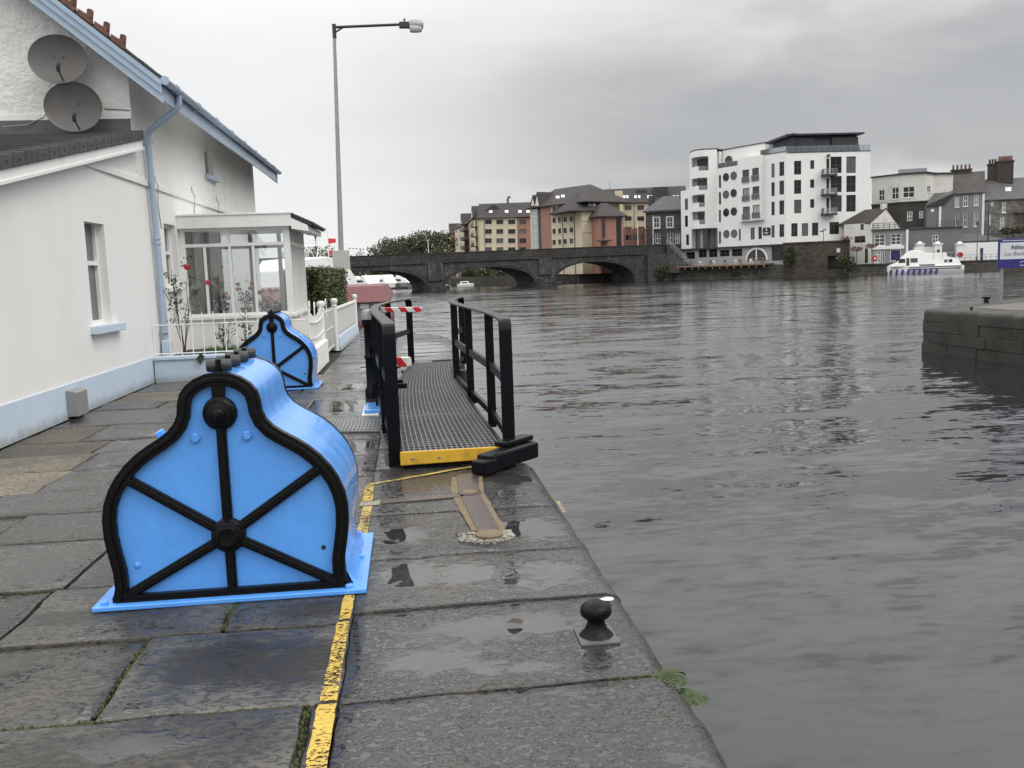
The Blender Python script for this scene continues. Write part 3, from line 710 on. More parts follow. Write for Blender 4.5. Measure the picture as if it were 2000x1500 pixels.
for c in range(cols + 1):
    q = c / cols; ps = [(dL(y) + .015 + (dR(y) - dL(y) - .03) * q, y) for y in np.linspace(7.58, 15.42, 25)]
    for (xa, ya), (xb, yb) in zip(ps[:-1], ps[1:]): gm.bar((xa, ya, DZ - .012), (xb, yb, DZ - .012), .008, .022)
for yj in (9.55, 11.5, 13.4): gm.box(dL(yj) + .01, dR(yj) - .01, yj - .008, yj + .008, DZ - .025, DZ + .002)
gr = gm.build('grating', M_GRAT, lg, recalc=False); gr['kind'] = 'stuff'
fm = MB()
for fn, s_ in ((dL, -1), (dR, 1)):
    ps = [(fn(y) + s_ * .01, y) for y in np.linspace(7.57, 15.45, 25)]
    for (xa, ya), (xb, yb) in zip(ps[:-1], ps[1:]): fm.bar((xa, ya, DZ - .045), (xb, yb, DZ - .045), .03, .11)
for y in (7.62, 9.5, 11.5, 13.5, 15.4): fm.box(dL(y), dR(y), y - .03, y + .03, DZ - .14, DZ - .032)
fm.build('deck_frame', M_RAIL, lg)
kp = MB(); kp.hexa([(-.13, 7.545, .04), (.71, 7.545, .055), (.71, 7.57, .055), (-.13, 7.57, .04), (-.13, 7.545, .155), (.71, 7.545, .155), (.71, 7.57, .155), (-.13, 7.57, .155)])
kp = kp.build('kick_plate', M_YPLATE, lg, bevel=.006)
for x in (-.03, .19, .54): MB().lathe([(.012, 0), (.010, .007), (.004, .009)], (x, 7.545, .095), (0, -1, 0), 10).build('bolt', M_GALV, kp, smooth=True)
RZ = 1.2
def railing(fn, posts, y0, y1, ym):
    # hooped end posts and flat top rail in one bent bar
    N = 34; pts = []; R_ = .10
    def seg(): return
    path = [(y0, .0), (y0, RZ - R_)] + [(y0 + R_ * (1 - math.cos(t)), RZ - R_ + R_ * math.sin(t)) for t in np.linspace(.2, math.pi / 2, 5)]
    path += [(y, RZ) for y in np.linspace(y0 + R_ + .1, y1 - R_ - .1, 26)]
    path += [(y1 - R_ * (1 - math.cos(t)), RZ - R_ + R_ * math.sin(t)) for t in np.linspace(math.pi / 2, .2, 5)] + [(y1, RZ - R_), (y1, .06)]
    W = .108; T = .022; mb = MB(); ring = []
    for i, (y, z) in enumerate(path):
        a = path[max(i - 1, 0)]; b = path[min(i + 1, len(path) - 1)]; d = Vector((0, b[0] - a[0], b[1] - a[1])).normalized(); nn = Vector((0, -d.z, d.y))
        c = Vector((fn(y), y, z)); sx_ = Vector((W / 2, 0, 0))
        ring.append([c - sx_ - nn * T / 2 * 1, c + sx_ - nn * T / 2, c + sx_ + nn * T / 2, c - sx_ + nn * T / 2])
    n = len(ring); V = [v for r_ in ring for v in r_]; Fs = [(i * 4 + k, i * 4 + (k + 1) % 4, (i + 1) * 4 + (k + 1) % 4, (i + 1) * 4 + k) for i in range(n - 1) for k in range(4)] + [(3, 2, 1, 0), tuple((n - 1) * 4 + k for k in range(4))]
    mb.add(V, Fs); mb.build('handrail', M_RAIL, lg, bevel=.005)
    for y in posts:
        MB().box(fn(y) - .043, fn(y) + .043, y - .02, y + .02, .02, RZ - .012).build('post', M_RAIL, lg, bevel=.004)
    for nm, z, h in (('mid_rail', .66, .085), ('toe_rail', .17, .07)):
        mb = MB(); ps = [(fn(y), y) for y in np.linspace(y0 + .02, y1 - .02, 24)]
        for (xa, ya), (xb, yb) in zip(ps[:-1], ps[1:]): mb.bar((xa, ya, z), (xb, yb, z), .04, h)
        mb.build(nm, M_RAIL, lg)
railing(rL, (9.3, 11.0, 12.7, 14.2), 7.72, 15.75, 0)
railing(rR, (9.35, 11.1, 12.9, 14.5), 7.72, 15.75, 0)
for x in (-.13, .74):     # brackets that carry the end posts
    for y in (7.75, 11.2, 15.0): MB().box(min(x, (dL if x < 0 else dR)(y)) - .04, max(x, (dL if x < 0 else dR)(y)) + .04, y - .03, y + .03, .02, .07).build('bracket', M_RAIL, lg)
# timber heel of the gate at the quay edge
hp = MB(); A = Vector((.54, 7.24, 0)); B = Vector((.99, 7.74, 0)); hp.bar(A + Vector((0, 0, .085)), B + Vector((0, 0, .085)), .16, .14); hp.build('heel_beam', M_RAIL, lg, bevel=.02)
hp = MB(); hp.bar(Vector((.70, 7.52, .178)), Vector((.97, 7.82, .178)), .13, .045); hp.build('heel_cap', M_RAIL, lg, bevel=.012)
hp = MB(); hp.bar(Vector((.48, 7.14, .07)), Vector((.60, 7.27, .07)), .14, .11); hp.build('heel_shoe', M_RAIL, lg, bevel=.015)
lf = MB()
for ya, yb in zip(np.linspace(7.8, 15.4, 16)[:-1], np.linspace(7.8, 15.4, 16)[1:]): lf.hexa([(dR(ya) - .18, ya, -3.6), (dR(ya) + .06, ya, -3.6), (dR(yb) + .06, yb, -3.6), (dR(yb) - .18, yb, -3.6), (dR(ya) - .18, ya, .0), (dR(ya) + .06, ya, .0), (dR(yb) + .06, yb, .0), (dR(yb) - .18, yb, .0)])
M_TIMBER = pbr('black_tarred_timber', (.03, .027, .024), .6, var=.3, vscale=4, bump=.5, bscale=25, stretch=(1, 1, .2))
lf.build('gate_leaf', M_TIMBER, lg)
for y in (8.6, 10.3, 12.0, 13.7): MB().box(dL(y) - .02, dR(y) - .19, y - .05, y + .05, -.02, .012).build('deck_bearer', M_RAIL, lg)
MB().tube([(.80, 14.2, -.25), (.80, 14.2, .12)], .11, 16).build('fender_post', M_TIMBER, lg, smooth=True)
MB().box(.45, .55, 7.72, 7.84, -.02, .06).build('heel_wedge', M_RAIL, lg)
# red and white folding barrier bars on the left handrail
def stripes(name, scale, rot=.7):
    m = bpy.data.materials.new(name); m.use_nodes = True; g = G(m.node_tree); pos = g.n('ShaderNodeNewGeometry', out=0); x, y, z = g.sep(pos)
    q = g.m('FRACT', g.m('MULTIPLY', g.m('ADD', x, g.m('MULTIPLY', z, rot)), scale))
    c = g.mix(g.m('GREATER_THAN', q, .5), (.62, .62, .60), (.48, .015, .02))
    g.n('ShaderNodeOutputMaterial', {0: g.n('ShaderNodeBsdfPrincipled', {'Base Color': c, 'Roughness': .4})}); return m
M_STR = stripes('red_white_stripes', 5.2)
br_ = MB(); br_.bar((-.36, 12.9, 1.14), (.14, 12.55, 1.14), .12, .065); br_.build('barrier_bar', M_STR, lg, bevel=.006)
br_ = MB(); br_.bar((-.30, 10.3, .66), (-.02, 10.15, .66), .10, .10); br_.build('barrier_bar', M_STR, lg, bevel=.006)
hk = MB(); hk.box(-.36, -.06, 9.72, 9.76, .42, .47).box(-.36, -.06, 10.1, 10.14, .42, .47).box(-.10, -.06, 9.76, 10.1, .42, .47); hk.build('barrier_hook', M_RAIL, lg)
# rack post of the gate beside the left handrail
rk = thing('gate_gear_post', 'dark cast gear post with grey cap beside the left handrail', 'gear post', (-.55, 12.4, 0))
MB().lathe([(.085, 0), (.085, .10), (.06, .14), (.06, .5), (.075, .54), (.06, .58), (.06, .92), (.085, .97), (.085, 1.04)], (-.55, 12.4, 0), n=16).build('column', M_RAIL, rk, smooth=True)
MB().lathe([(.085, 1.04), (.085, 1.13), (.06, 1.17), (0, 1.18)], (-.55, 12.4, 0), n=16).build('cap', M_GREYBOX, rk, smooth=True)
# hatch plates in the paving
M_CHEQ = pbr('ribbed_steel', (.20, .20, .205), .35, metal=.6, var=.15, vscale=8)
hp_ = thing('ribbed_cover_plate', 'ribbed grey steel cover plate sunk in the paving beside the walkway', 'cover plate', (-.65, 10.1, 0))
MB().hexa([(-.98, 9.62, .002), (-.36, 9.50, .002), (-.37, 10.28, .002), (-.98, 10.5, .002), (-.98, 9.62, .022), (-.36, 9.50, .022), (-.37, 10.28, .022), (-.98, 10.5, .022)]).build('plate', M_CHEQ, hp_, bevel=.003)
for k in range(15):
    x = -.95 + k * .04; MB().bar((x, 9.66 - (x + .98) * .19, .026), (x - .0, 10.44 - (x + .98) * .34, .026), .012, .012).build('rib', M_CHEQ, hp_)
bp_ = thing('blue_cover_box', 'small bright blue metal cover on a white pad by the walkway', 'cover box', (-.5, 11, 0))
MB().box(-.60, -.40, 10.62, 11.4, .0, .03).build('pad', M_WALL, bp_, bevel=.01)
MB().box(-.57, -.38, 10.66, 11.3, .03, .075).build('lid', M_BLUE, bp_, bevel=.012)

# ------------------------------------------------------------------ mushroom bollard
bo = thing('mooring_bollard', 'black mushroom headed mooring bollard at the near quay edge', 'bollard', (.75, 3.83, 0))
MB().box(.665, .835, 3.73, 3.93, -.006, .006).build('base_plate', M_LEAD, bo, bevel=.003)
MB().lathe([(.078, .004), (.070, .012), (.050, .034), (.040, .058), (.038, .076), (.043, .088)], (.75, 3.83, 0), n=24).build('neck', M_BLACK, bo, smooth=True)
MB().lathe([(.036, .082), (.054, .086), (.066, .098), (.070, .113), (.067, .129), (.055, .145), (.034, .156), (.014, .160), (0, .161)], (.75, 3.83, 0), n=28).build('head', M_BLACK, bo, smooth=True)
lf_ = MB()
for a in range(7):
    t = a / 7 * 6.28; lf_.V.append((.415 + .035 * math.cos(t) * (1 + .3 * (a % 2)), 4.02 + .03 * math.sin(t), .012 + .006 * (a % 3)))
lf_.Fc.append(tuple(range(7)))
M_FLECK = pbr('white_fleck', (.55, .54, .50), .6)
fk = MB(); fk.add([(.885 + .035 * math.cos(t) * (1 + .25 * (i % 2)), 4.235 + .02 * math.sin(t) * (1 + .3 * (i % 3)), .0115) for i, t in enumerate(np.linspace(0, 5.6, 9))], [tuple(range(9))])
tag(fk.build('bird_dropping', M_FLECK, recalc=False), 'white splash of bird dropping on the joint behind the bollard', 'dropping')
M_DLEAF = pbr('dead_leaf', (.035, .022, .012), .5)
tag(lf_.build('fallen_leaf', M_DLEAF), 'dark fallen leaf lying on the wet coping left of the bollard', 'leaf')
# ------------------------------------------------------------------ lock keeper's house
HX = -4.2; GY = 15.5; HY1 = 27.3
hs = thing('house', 'white roughcast house with pale blue trim and lean-to at the left', 'house', (HX, GY, 0))
fs = Fac((HX, 8.6), (HX, HY1))             # long wall facing the water, u = y - 8.6
U = lambda y: y - 8.6
win_a = (U(12.87), U(13.67), 1.08, 2.66); win_b = (U(16.95), U(17.75), 1.55, 2.66); win_c = (U(20.84), U(21.68), 3.93, 4.52)
mb = MB(); fwall(mb, fs, 0, U(GY), 0, 2.47, [win_a], rec=.22, depth=5)
# sloping top of the lean-to wall
zl = lambda y: 2.47 + (y - 8.6) * .197
mb.prism([fs.P(0, 2.47, 0), fs.P(U(GY), 2.47, 0), fs.P(U(GY), zl(GY), 0)], (-5.2, 0, 0))
mb.prism([fs.P(0, 2.66, -.002), fs.P(0, 2.47, -.002), fs.P(0, 2.47, -.002)], (-.01, 0, 0)) if False else None
mb.build('lean_to_wall', M_WALL, hs)
mb = MB(); fwall(mb, fs, U(GY) + .0, U(HY1), 0, 3.2, [win_b], rec=.22, depth=8); mb.build('lower_wall', M_WALL, hs)
mb = MB(); fwall(mb, fs, U(GY) + .0, U(HY1), 3.2, 5.09, [win_c], rec=.18, depth=8)
# gable above the lean-to
RX = -8.2; ZR = 5.08 + .83 * (HX - RX)
mb.prism([(HX - .003, GY + .002, 5.08), (2 * RX - HX, GY + .002, 5.08), (RX, GY + .002, ZR)], (0, .3, 0))
mb.prism([(HX - .003, HY1 - .3, 5.08), (2 * RX - HX, HY1 - .3, 5.08), (RX, HY1 - .3, ZR)], (0, .298, 0))
mb.build('upper_wall', M_ROUGH, hs)
MB().box(HX + .0, HX + .035, 12.9, HY1 + .02, 3.2, 3.30).build('string_course', M_WALL, hs, bevel=.008)
MB().box(HX, HX + .018, 8.6, GY + .0, .0, .425).build('plinth', M_PLINTH, hs, bevel=.004)
def sash(h, name='window', lower_open=True):
    a, b, c, d = h; mz = (c + d) / 2 + .05
    o = window(fs, hs, h, M_WFRAME, M_GLASS, 1, 1, .055, .15, name=name)
    s2 = MB(); fbox(s2, fs, a + .05, b - .05, mz - .03, mz + .03, -.16, -.10); s2.build('meeting_rail', M_WFRAME, o)
    return o
wa = sash(win_a)
MB().box(HX - .12, HX + .11, 12.75, 13.95, .965, 1.075).build('sill', M_PLINTH, wa, bevel=.01)
wb = sash(win_b); wc = window(fs, hs, win_c, M_WFRAME, M_GLASS, 2, 1, .05, .13)
MB().box(HX - .1, HX + .10, 20.7, 21.82, 3.82, 3.92).build('sill', M_TRIM, wc, bevel=.01)
MB().box(HX - .1, HX + .08, 16.85, 17.85, 1.46, 1.545).build('sill', M_WALL, wb, bevel=.01)
# grey metal box at the foot of the wall
vb = thing('utility_box', 'small grey metal box fixed on the pale blue plinth', 'utility box', (HX + .08, 11.8, 0))
MB().hexa([(HX + .02, 11.62, .035), (HX + .15, 11.62, .035), (HX + .15, 11.98, .035), (HX + .02, 11.98, .035), (HX + .02, 11.62, .36), (HX + .15, 11.62, .33), (HX + .15, 11.98, .33), (HX + .02, 11.98, .36)]).build('cover', M_GREYBOX, vb, bevel=.006)
MB().box(HX + .02, HX + .10, 11.68, 11.92, -.01, .04).build('duct', M_DARK, vb)
# lean-to roof with its row of verge caps
VX = HX + .14
def lz(y): return zl(y) + .10
mb = MB(); mb.hexa([(-9.6, 8.3, lz(8.3)), (VX - .02, 8.3, lz(8.3)), (VX - .02, GY, lz(GY)), (-9.6, GY, lz(GY)), (-9.6, 8.3, lz(8.3) + .05), (VX - .02, 8.3, lz(8.3) + .05), (VX - .02, GY, lz(GY) + .05), (-9.6, GY, lz(GY) + .05)])
lr = mb.build('lean_to_roof', M_SLATE, hs)
ny = 21; step = (GY - 8.3) / ny
for k in range(ny):
    y0 = 8.3 + k * step; y1 = y0 + step
    mb = MB(); mb.hexa([(-9.6, y0, lz(y0) + .045), (VX - .03, y0, lz(y0) + .045), (VX - .03, y1, lz(y1) + .045), (-9.6, y1, lz(y1) + .045), (-9.6, y0, lz(y0) + .085), (VX - .03, y0, lz(y0) + .085), (VX - .03, y1 + .03, lz(y1) + .06), (-9.6, y1 + .03, lz(y1) + .06)])
    mb.build('tile_course', M_SLATE, lr)
    mb = MB(); e = .008
    mb.hexa([(VX - .03, y0 + e, lz(y0) - .05), (VX + .03, y0 + e, lz(y0) - .05), (VX + .03, y1 - e, lz(y1) - .05), (VX - .03, y1 - e, lz(y1) - .05), (VX - .16, y0 + e, lz(y0) + .11), (VX + .03, y0 + e, lz(y0) + .11), (VX + .03, y1 - e, lz(y1) + .09), (VX - .16, y1 - e, lz(y1) + .09)])
    cap = mb.build('verge_cap', M_SLATE, lr, bevel=.006)
    MB().lathe([(.016, 0), (.016, .004)], (VX + .03, (y0 + y1) / 2, lz((y0 + y1) / 2) + .02), (1, 0, 0), 8).build('nail_hole', M_DARK, cap)
mb = MB(); mb.hexa([(VX - .10, 8.3, lz(8.3) - .20), (VX, 8.3, lz(8.3) - .20), (VX, GY, lz(GY) - .20), (VX - .10, GY, lz(GY) - .20), (VX - .10, 8.3, lz(8.3) - .052), (VX, 8.3, lz(8.3) - .052), (VX, GY, lz(GY) - .052), (VX - .10, GY, lz(GY) - .052)])
mb.build('lean_to_bargeboard', M_WFRAME, hs, bevel=.008)
mb = MB(); mb.hexa([(VX, 8.3, lz(8.3) - .20), (VX + .02, 8.3, lz(8.3) - .20), (VX + .02, GY, lz(GY) - .20), (VX, GY, lz(GY) - .20), (VX, 8.3, lz(8.3) - .165), (VX + .02, 8.3, lz(8.3) - .165), (VX + .02, GY, lz(GY) - .165), (VX, GY, lz(GY) - .165)])
mb.build('bargeboard_bead', M_WFRAME, hs)
MB().box(-9.6, HX - .02, GY - .05, GY, lz(GY) + .02, lz(GY) + .27).build('flashing', M_LEAD, hs)
MB().box(-9.6, HX + .005, GY - .03, GY + .0, lz(GY) + .272, lz(GY) + .36).build('render_band', M_WALL, hs)
# main roof
EX, EZ = -3.62, 4.66; SL = .83
def rz(x): return EZ + (EX - x) * SL if x > RX else EZ + (EX - RX) * SL - (RX - x) * SL
roofm = MB(); y0, y1 = 15.12, 27.75
for xa, xb in ((EX, RX), (RX, 2 * RX - EX)):
    roofm.hexa([(xa, y0, rz(xa)), (xb, y0, rz(xb)), (xb, y1, rz(xb)), (xa, y1, rz(xa)), (xa, y0, rz(xa) + .09), (xb, y0, rz(xb) + .09), (xb, y1, rz(xb) + .09), (xa, y1, rz(xa) + .09)])
mr_ = roofm.build('roof', M_SLATE, hs)
k = 0; x = EX + .06
while x > RX + .2:      # tile courses on the slope towards the water
    xa, xb = x, x - .30
    mb = MB(); mb.hexa([(xa, y0, rz(xa) + .085), (xb, y0, rz(xb) + .085), (xb, y1, rz(xb) + .085), (xa, y1, rz(xa) + .085), (xa, y0, rz(xa) + .14), (xb, y0, rz(xb) + .11), (xb, y1, rz(xb) + .11), (xa, y1, rz(xa) + .14)])
    mb.build('tile_course', M_SLATE, mr_); x -= .29; k += 1
for k in range(18):     # upstanding clay verge tiles
    x = -4.12 - k * .225
    mb = MB(); a, b = x, x - .17
    z0, z1 = rz(a) + .08, rz(b) + .08
    mb.hexa([(a, y0 - .05, z0), (b, y0 - .05, z1), (b, y0 + .12, z1), (a, y0 + .12, z0), (a, y0 - .05, z0 + .13), (b, y0 - .05, z1 + .10), (b, y0 + .12, z1 + .10), (a, y0 + .12, z0 + .13)])
    mb.hexa([(a + .01, y0 - .03, z0 + .10), (a - .06, y0 - .03, z0 + .14), (a - .06, y0 + .09, z0 + .14), (a + .01, y0 + .09, z0 + .10), (a + .03, y0 - .03, z0 + .23), (a - .035, y0 - .03, z0 + .24), (a - .035, y0 + .09, z0 + .24), (a + .03, y0 + .09, z0 + .23)])
    mb.build('verge_tile', M_CLAY, mr_, bevel=.012)
for yv, s_ in ((y0, -1), (y1, 1)):      # bargeboards with a stepped face
    for d0, d1, th in ((.0, .30, .03), (.0, .17, .055), (.0, .05, .075)):
        mb = MB(); xa, xb = EX + .02, RX
        ya, yb = (yv - th, yv) if s_ < 0 else (yv, yv + th)
        off = -.30 + d1
        mb.hexa([(xa, ya, rz(xa) + .02 - .30 + (.30 - d1)), (xb, ya, rz(xb) + .02 - .30 + (.30 - d1)), (xb, yb, rz(xb) + .02 - .30 + (.30 - d1)), (xa, yb, rz(xa) + .02 - .30 + (.30 - d1)), (xa, ya, rz(xa) + .06 - d0), (xb, ya, rz(xb) + .06 - d0), (xb, yb, rz(xb) + .06 - d0), (xa, yb, rz(xa) + .06 - d0)])
        mb.build('bargeboard', M_TRIM, hs)
mb = MB(); mb.hexa([(HX - .1, y0 + .002, rz(HX - .1) - .03), (EX, y0 + .002, rz(EX) - .03), (EX, y1 - .002, rz(EX) - .03), (HX - .1, y1 - .002, rz(HX - .1) - .03), (HX - .1, y0 + .002, rz(HX - .1) - .004), (EX, y0 + .002, rz(EX) - .004), (EX, y1 - .002, rz(EX) - .004), (HX - .1, y1 - .002, rz(HX - .1) - .004)])
mb.build('soffit', M_WFRAME, hs)
MB().box(EX - .03, EX + .005, y0 + .003, y1, 4.42, 4.66).build('fascia', M_TRIM, hs, bevel=.004)
gt = MB()
n = 9
for i in range(n):
    t0, t1 = math.pi + math.pi * i / n, math.pi + math.pi * (i + 1) / n
    for r_, nm in ((.068, 0), (.060, 1)):
        gt.add([(EX + .075 + r_ * math.cos(t0), y0 - .05, 4.70 + r_ * math.sin(t0)), (EX + .075 + r_ * math.cos(t1), y0 - .05, 4.70 + r_ * math.sin(t1)), (EX + .075 + r_ * math.cos(t1), y1 + .12, 4.70 + r_ * math.sin(t1)), (EX + .075 + r_ * math.cos(t0), y1 + .12, 4.70 + r_ * math.sin(t0))], [(0, 1, 2, 3)])
gt.lathe([(.068, 0), (.068, .012)], (EX + .075, y0 - .055, 4.695), (0, 1, 0), 16)
gut = gt.build('gutter', M_TRIM, hs, smooth=True)
for y in np.arange(y0 + .6, y1, 1.55): MB().lathe([(.076, 0), (.076, .05)], (EX + .075, y, 4.688), (0, 1, 0), 14).build('gutter_bracket', M_TRIM, gut)
dp = MB().tube([(EX + .06, 15.95, 4.66), (EX + .06, 15.95, 4.52), (EX + .03, 15.95, 4.44), (EX - .04, 15.96, 4.38), (HX + .14, 16.0, 4.10), (HX + .09, 16.02, 4.03), (HX + .085, 16.03, 3.9), (HX + .085, 16.1, 2.4), (HX + .085, 16.14, .42)], .052, 12).build('downpipe', M_TRIM, hs, smooth=True)
for z in (2.36, 2.28, 3.93, .8): MB().lathe([(.064, -.02), (.064, .02)], (HX + .085, 16.1, z), n=12).build('collar', M_TRIM, dp, smooth=True)
MB().box(HX + .03, HX + .17, 16.05, 16.23, .42, .66).build('shoe', M_PLINTH, dp, bevel=.02)
# satellite dishes on the gable
def dish(c, label, tilt):
    t = thing('satellite_dish', label, 'satellite dish', (c[0], GY, c[2]), 'satellite dishes')
    ax = Vector((.12, -1, tilt)).normalized(); R_ = .41
    pr = [(R_ * q, .085 * q * q) for q in np.linspace(0.001, 1, 9)] + [(R_ + .006, .090), (R_ + .006, .078)] + [(R_ * q, .085 * q * q - .014) for q in np.linspace(1, .001, 6)]
    MB().lathe(pr, c, ax, 36, sq=.90).build('reflector', M_DISH, t, smooth=True)
    cc = Vector(c)
    lo = cc + Vector((.06, 0, -.34)); tip = cc + ax * .34 + Vector((.05, 0, -.24))
    MB().tube([lo, tip], .012, 8).build('feed_arm', M_DGREY, t, smooth=True)
    MB().tube([tip + Vector((0, .02, -.03)), tip + Vector((0, -.0, .04)), tip + Vector((0, .05, .09))], .028, 10).build('feed_horn', M_DARK, t, smooth=True)
    MB().bar(cc + Vector((0, .02, 0)), (c[0], GY + .005, c[2] - .05), .05, .05).build('bracket', M_DGREY, t)
    for s_ in (-.07, .07): MB().lathe([(.010, 0), (.010, .010)], cc + Vector((s_, .0, .06)) + ax * .0, ax, 8).build('bolt', M_DARK, t)
dish((-5.12, 15.22, 5.03), 'upper rusty grey satellite dish on the house gable', .12)
dish((-4.95, 15.20, 4.33), 'lower grey satellite dish just above the lean-to roof', .02)
cb = MB().tube([(-5.3, GY - .03, 4.72), (-5.36, GY - .03, 4.5), (-5.5, GY - .03, 4.25), (-5.75, GY - .1, 4.12), (-6.1, GY - .1, 4.1)], .007, 6).build('aerial_cable', M_GREYBOX, smooth=True)
tag(cb, 'thin grey aerial cable hanging down the gable from the dishes', 'cable')
cb = MB().tube([(-4.6, GY - .012, 4.36), (-4.4, GY - .012, 4.35), (-4.22, GY - .012, 4.33)], .008, 6).build('aerial_cable', M_GREYBOX, smooth=True)
tag(cb, 'short grey cable from the lower dish to the house corner', 'cable')
for k, (ya, yb, zz) in enumerate(((16.55, 16.75, 3.30), (19.3, 19.6, 3.36), (21.7, 22.1, 3.38))):
    cb = MB().tube([(HX + .012, ya, zz + .14), (HX + .012, ya + .04, zz + .05), (HX + .045, ya + .06, zz - .02), (HX + .012, ya + .08, zz - .35), (HX + .012, yb, zz - .75)], .008, 5).build('wall_cable', M_GREYBOX, smooth=True)
    tag(cb, ('thin wall cable nearest the blue downpipe', 'thin wall cable above the porch roof', 'thin wall cable at the far end of the string course')[k], 'cable')

# ------------------------------------------------------------------ glazed porch
pc = thing('porch', 'white glazed porch with dark tiled roof on the house front', 'porch', (-3.2, 18.2, 0))
PY, PX0, PX1, PY1 = 18.0, HX, -2.18, 20.5
ff = Fac((PX0, PY), (PX1, PY)); fe = Fac((PX1, PY), (PX1, PY1))
MB().box(PX0, PX1, PY, PY + .12, .35, .90).build('dado_wall', M_WALL, pc)
MB().box(PX1 - .12, PX1, PY + .121, PY1, .0, .90).build('dado_wall', M_WALL, pc)
MB().box(PX0, PX1 + .05, PY - .05, PY + .14, .90, .965).build('sill', M_WFRAME, pc, bevel=.006)
MB().box(PX1 - .14, PX1 + .05, PY + .141, PY1, .90, .962).build('sill', M_WFRAME, pc, bevel=.006)
def uX(px, py=550): return ff.uz(px, py)[0]
cols_main = [(359, 401), (406, 450), (455, 496), (501, 540)]
Zt, Zm = 2.60, 2.29
e_u = [0] + [uX(403.5), uX(452.5), uX(498.5)] + [ff.L]
fr = []
def post(f, u0, u1, z0, z1, nm='mullion', o0=-.07, o1=.0): return fbox(MB(), f, u0, u1, z0, z1, o0, o1).build(nm, M_WFRAME, pc, bevel=.004)
post(ff, 0, .10, .965, Zt, 'corner_post'); post(ff, ff.L - .12, ff.L, .965, Zt, 'corner_post', -.12)
for u in e_u[1:-1]: post(ff, u - .024, u + .024, .965, Zm - .03)
post(ff, uX(444, 465) - .03, uX(444, 465) + .03, Zm + .03, Zt)
post(ff, .10, ff.L - .12, Zm - .03, Zm + .03, 'transom', -.072, .004); post(ff, .10, ff.L - .12, Zt - .05, Zt, 'head_rail', -.07, .003); post(ff, .10, ff.L - .12, .965, 1.01, 'bottom_rail', -.07, .003)
for a, b in zip(e_u[:-1], e_u[1:]): fbox(MB(), ff, max(a, .08), min(b, ff.L - .1), .97, Zm, -.042, -.036).build('pane', M_CLEAR, pc)
for a, b in ((.08, uX(444, 465)), (uX(444, 465), ff.L - .1)): fbox(MB(), ff, a, b, Zm, Zt, -.042, -.036).build('pane', M_CLEAR, pc)
ne = 5; L = fe.L
for k in range(ne + 1):
    u = .14 + (L - .2) * k / ne; post(fe, u - .03, u + .03, .962, Zt, 'mullion', -.08, .001)
post(fe, .12, L, Zm - .03, Zm + .03, 'transom', -.082, .004); post(fe, .12, L, Zt - .05, Zt, 'head_rail', -.075, .003)
for k in range(ne): fbox(MB(), fe, .14 + (L - .2) * k / ne, .14 + (L - .2) * (k + 1) / ne, .97, Zt, -.045, -.039).build('pane', M_CLEAR, pc)
# back (far) wall of the porch, half glazed
MB().box(PX0, PX1 - .13, PY1 - .1, PY1, .35, .9).build('dado_wall', M_WALL, pc)
for x in (PX0 + .05, -3.3, -2.7, PX1 - .1): MB().box(x - .04, x + .04, PY1 - .09, PY1 - .02, .9, Zt).build('mullion', M_WFRAME, pc)
MB().box(PX0, PX1, PY1 - .08, PY1 - .02, Zm, Zm + .07).build('transom', M_WFRAME, pc)
MB().box(PX0 + .02, PX1 - .02, PY + .08, PY1 - .1, .32, .36).build('floor', M_LEAD, pc)
# roof: deep fascia, flat top and a tiled skirt on the water side
MB().box(PX0, PX1 + .06, PY - .12, PY - .08, Zt, 2.83).build('fascia', M_WFRAME, pc, bevel=.006)
MB().box(PX0, PX1 + .09, PY - .14, PY - .05, 2.83, 2.865).build('fascia_cap', M_WFRAME, pc, bevel=.006)
MB().box(PX0, PX1 + .02, PY - .08, PY1 + .1, Zt, 2.80).build('ceiling', M_WFRAME, pc)
sk = MB(); sk.hexa([(PX1 + .0, PY - .10, 2.78), (PX1 + .42, PY - .02, 2.60), (PX1 + .42, PY1 + .2, 2.60), (PX1 + .0, PY1 + .2, 2.78), (PX1 + .0, PY - .10, 2.84), (PX1 + .42, PY - .02, 2.645), (PX1 + .42, PY1 + .2, 2.645), (PX1 + .0, PY1 + .2, 2.84)]); skirt = sk.build('roof_skirt', M_SLATE, pc)
for k in range(5):
    x = PX1 + .02 + k * .085; z = 2.85 - k * .04
    MB().hexa([(x, PY - .12 + k * .02, z - .02), (x + .10, PY - .10 + k * .02, z - .065), (x + .10, PY1 + .2, z - .065), (x, PY1 + .2, z - .02), (x, PY - .12 + k * .02, z + .02), (x + .10, PY - .10 + k * .02, z - .018), (x + .10, PY1 + .2, z - .018), (x, PY1 + .2, z + .02)]).build('tile_course', M_SLATE, skirt, bevel=.006)
MB().hexa([(PX1 + .06, PY - .11, 2.55), (PX1 + .36, PY - .02, 2.50), (PX1 + .36, PY1 + .15, 2.50), (PX1 + .06, PY1 + .15, 2.55), (PX1 + .06, PY - .11, 2.75), (PX1 + .36, PY - .02, 2.61), (PX1 + .36, PY1 + .15, 2.61), (PX1 + .06, PY1 + .15, 2.75)]).build('side_fascia', M_WFRAME, pc)
# curtains / door inside
M_CURT = pbr('cream_curtain', (.52, .47, .38), .8, var=.12, vscale=8, stretch=(6, 6, .3))
cu = thing('curtain', 'cream curtain hanging inside the porch at the house wall', 'curtain', (-4.05, 18.4, .97))
mb = MB(); N = 26
for i in range(N + 1):
    q = i / N; x = -4.08 + .55 * q; y = 18.42 + .035 * math.sin(q * 34)
    mb.V += [(x, y, 1.0), (x, y, 2.55)]
for i in range(N): mb.Fc.append((2 * i, 2 * i + 2, 2 * i + 3, 2 * i + 1))
mb.build('cloth', M_CURT, cu, smooth=True, recalc=False).modifiers.new('s', 'SOLIDIFY').thickness = .006
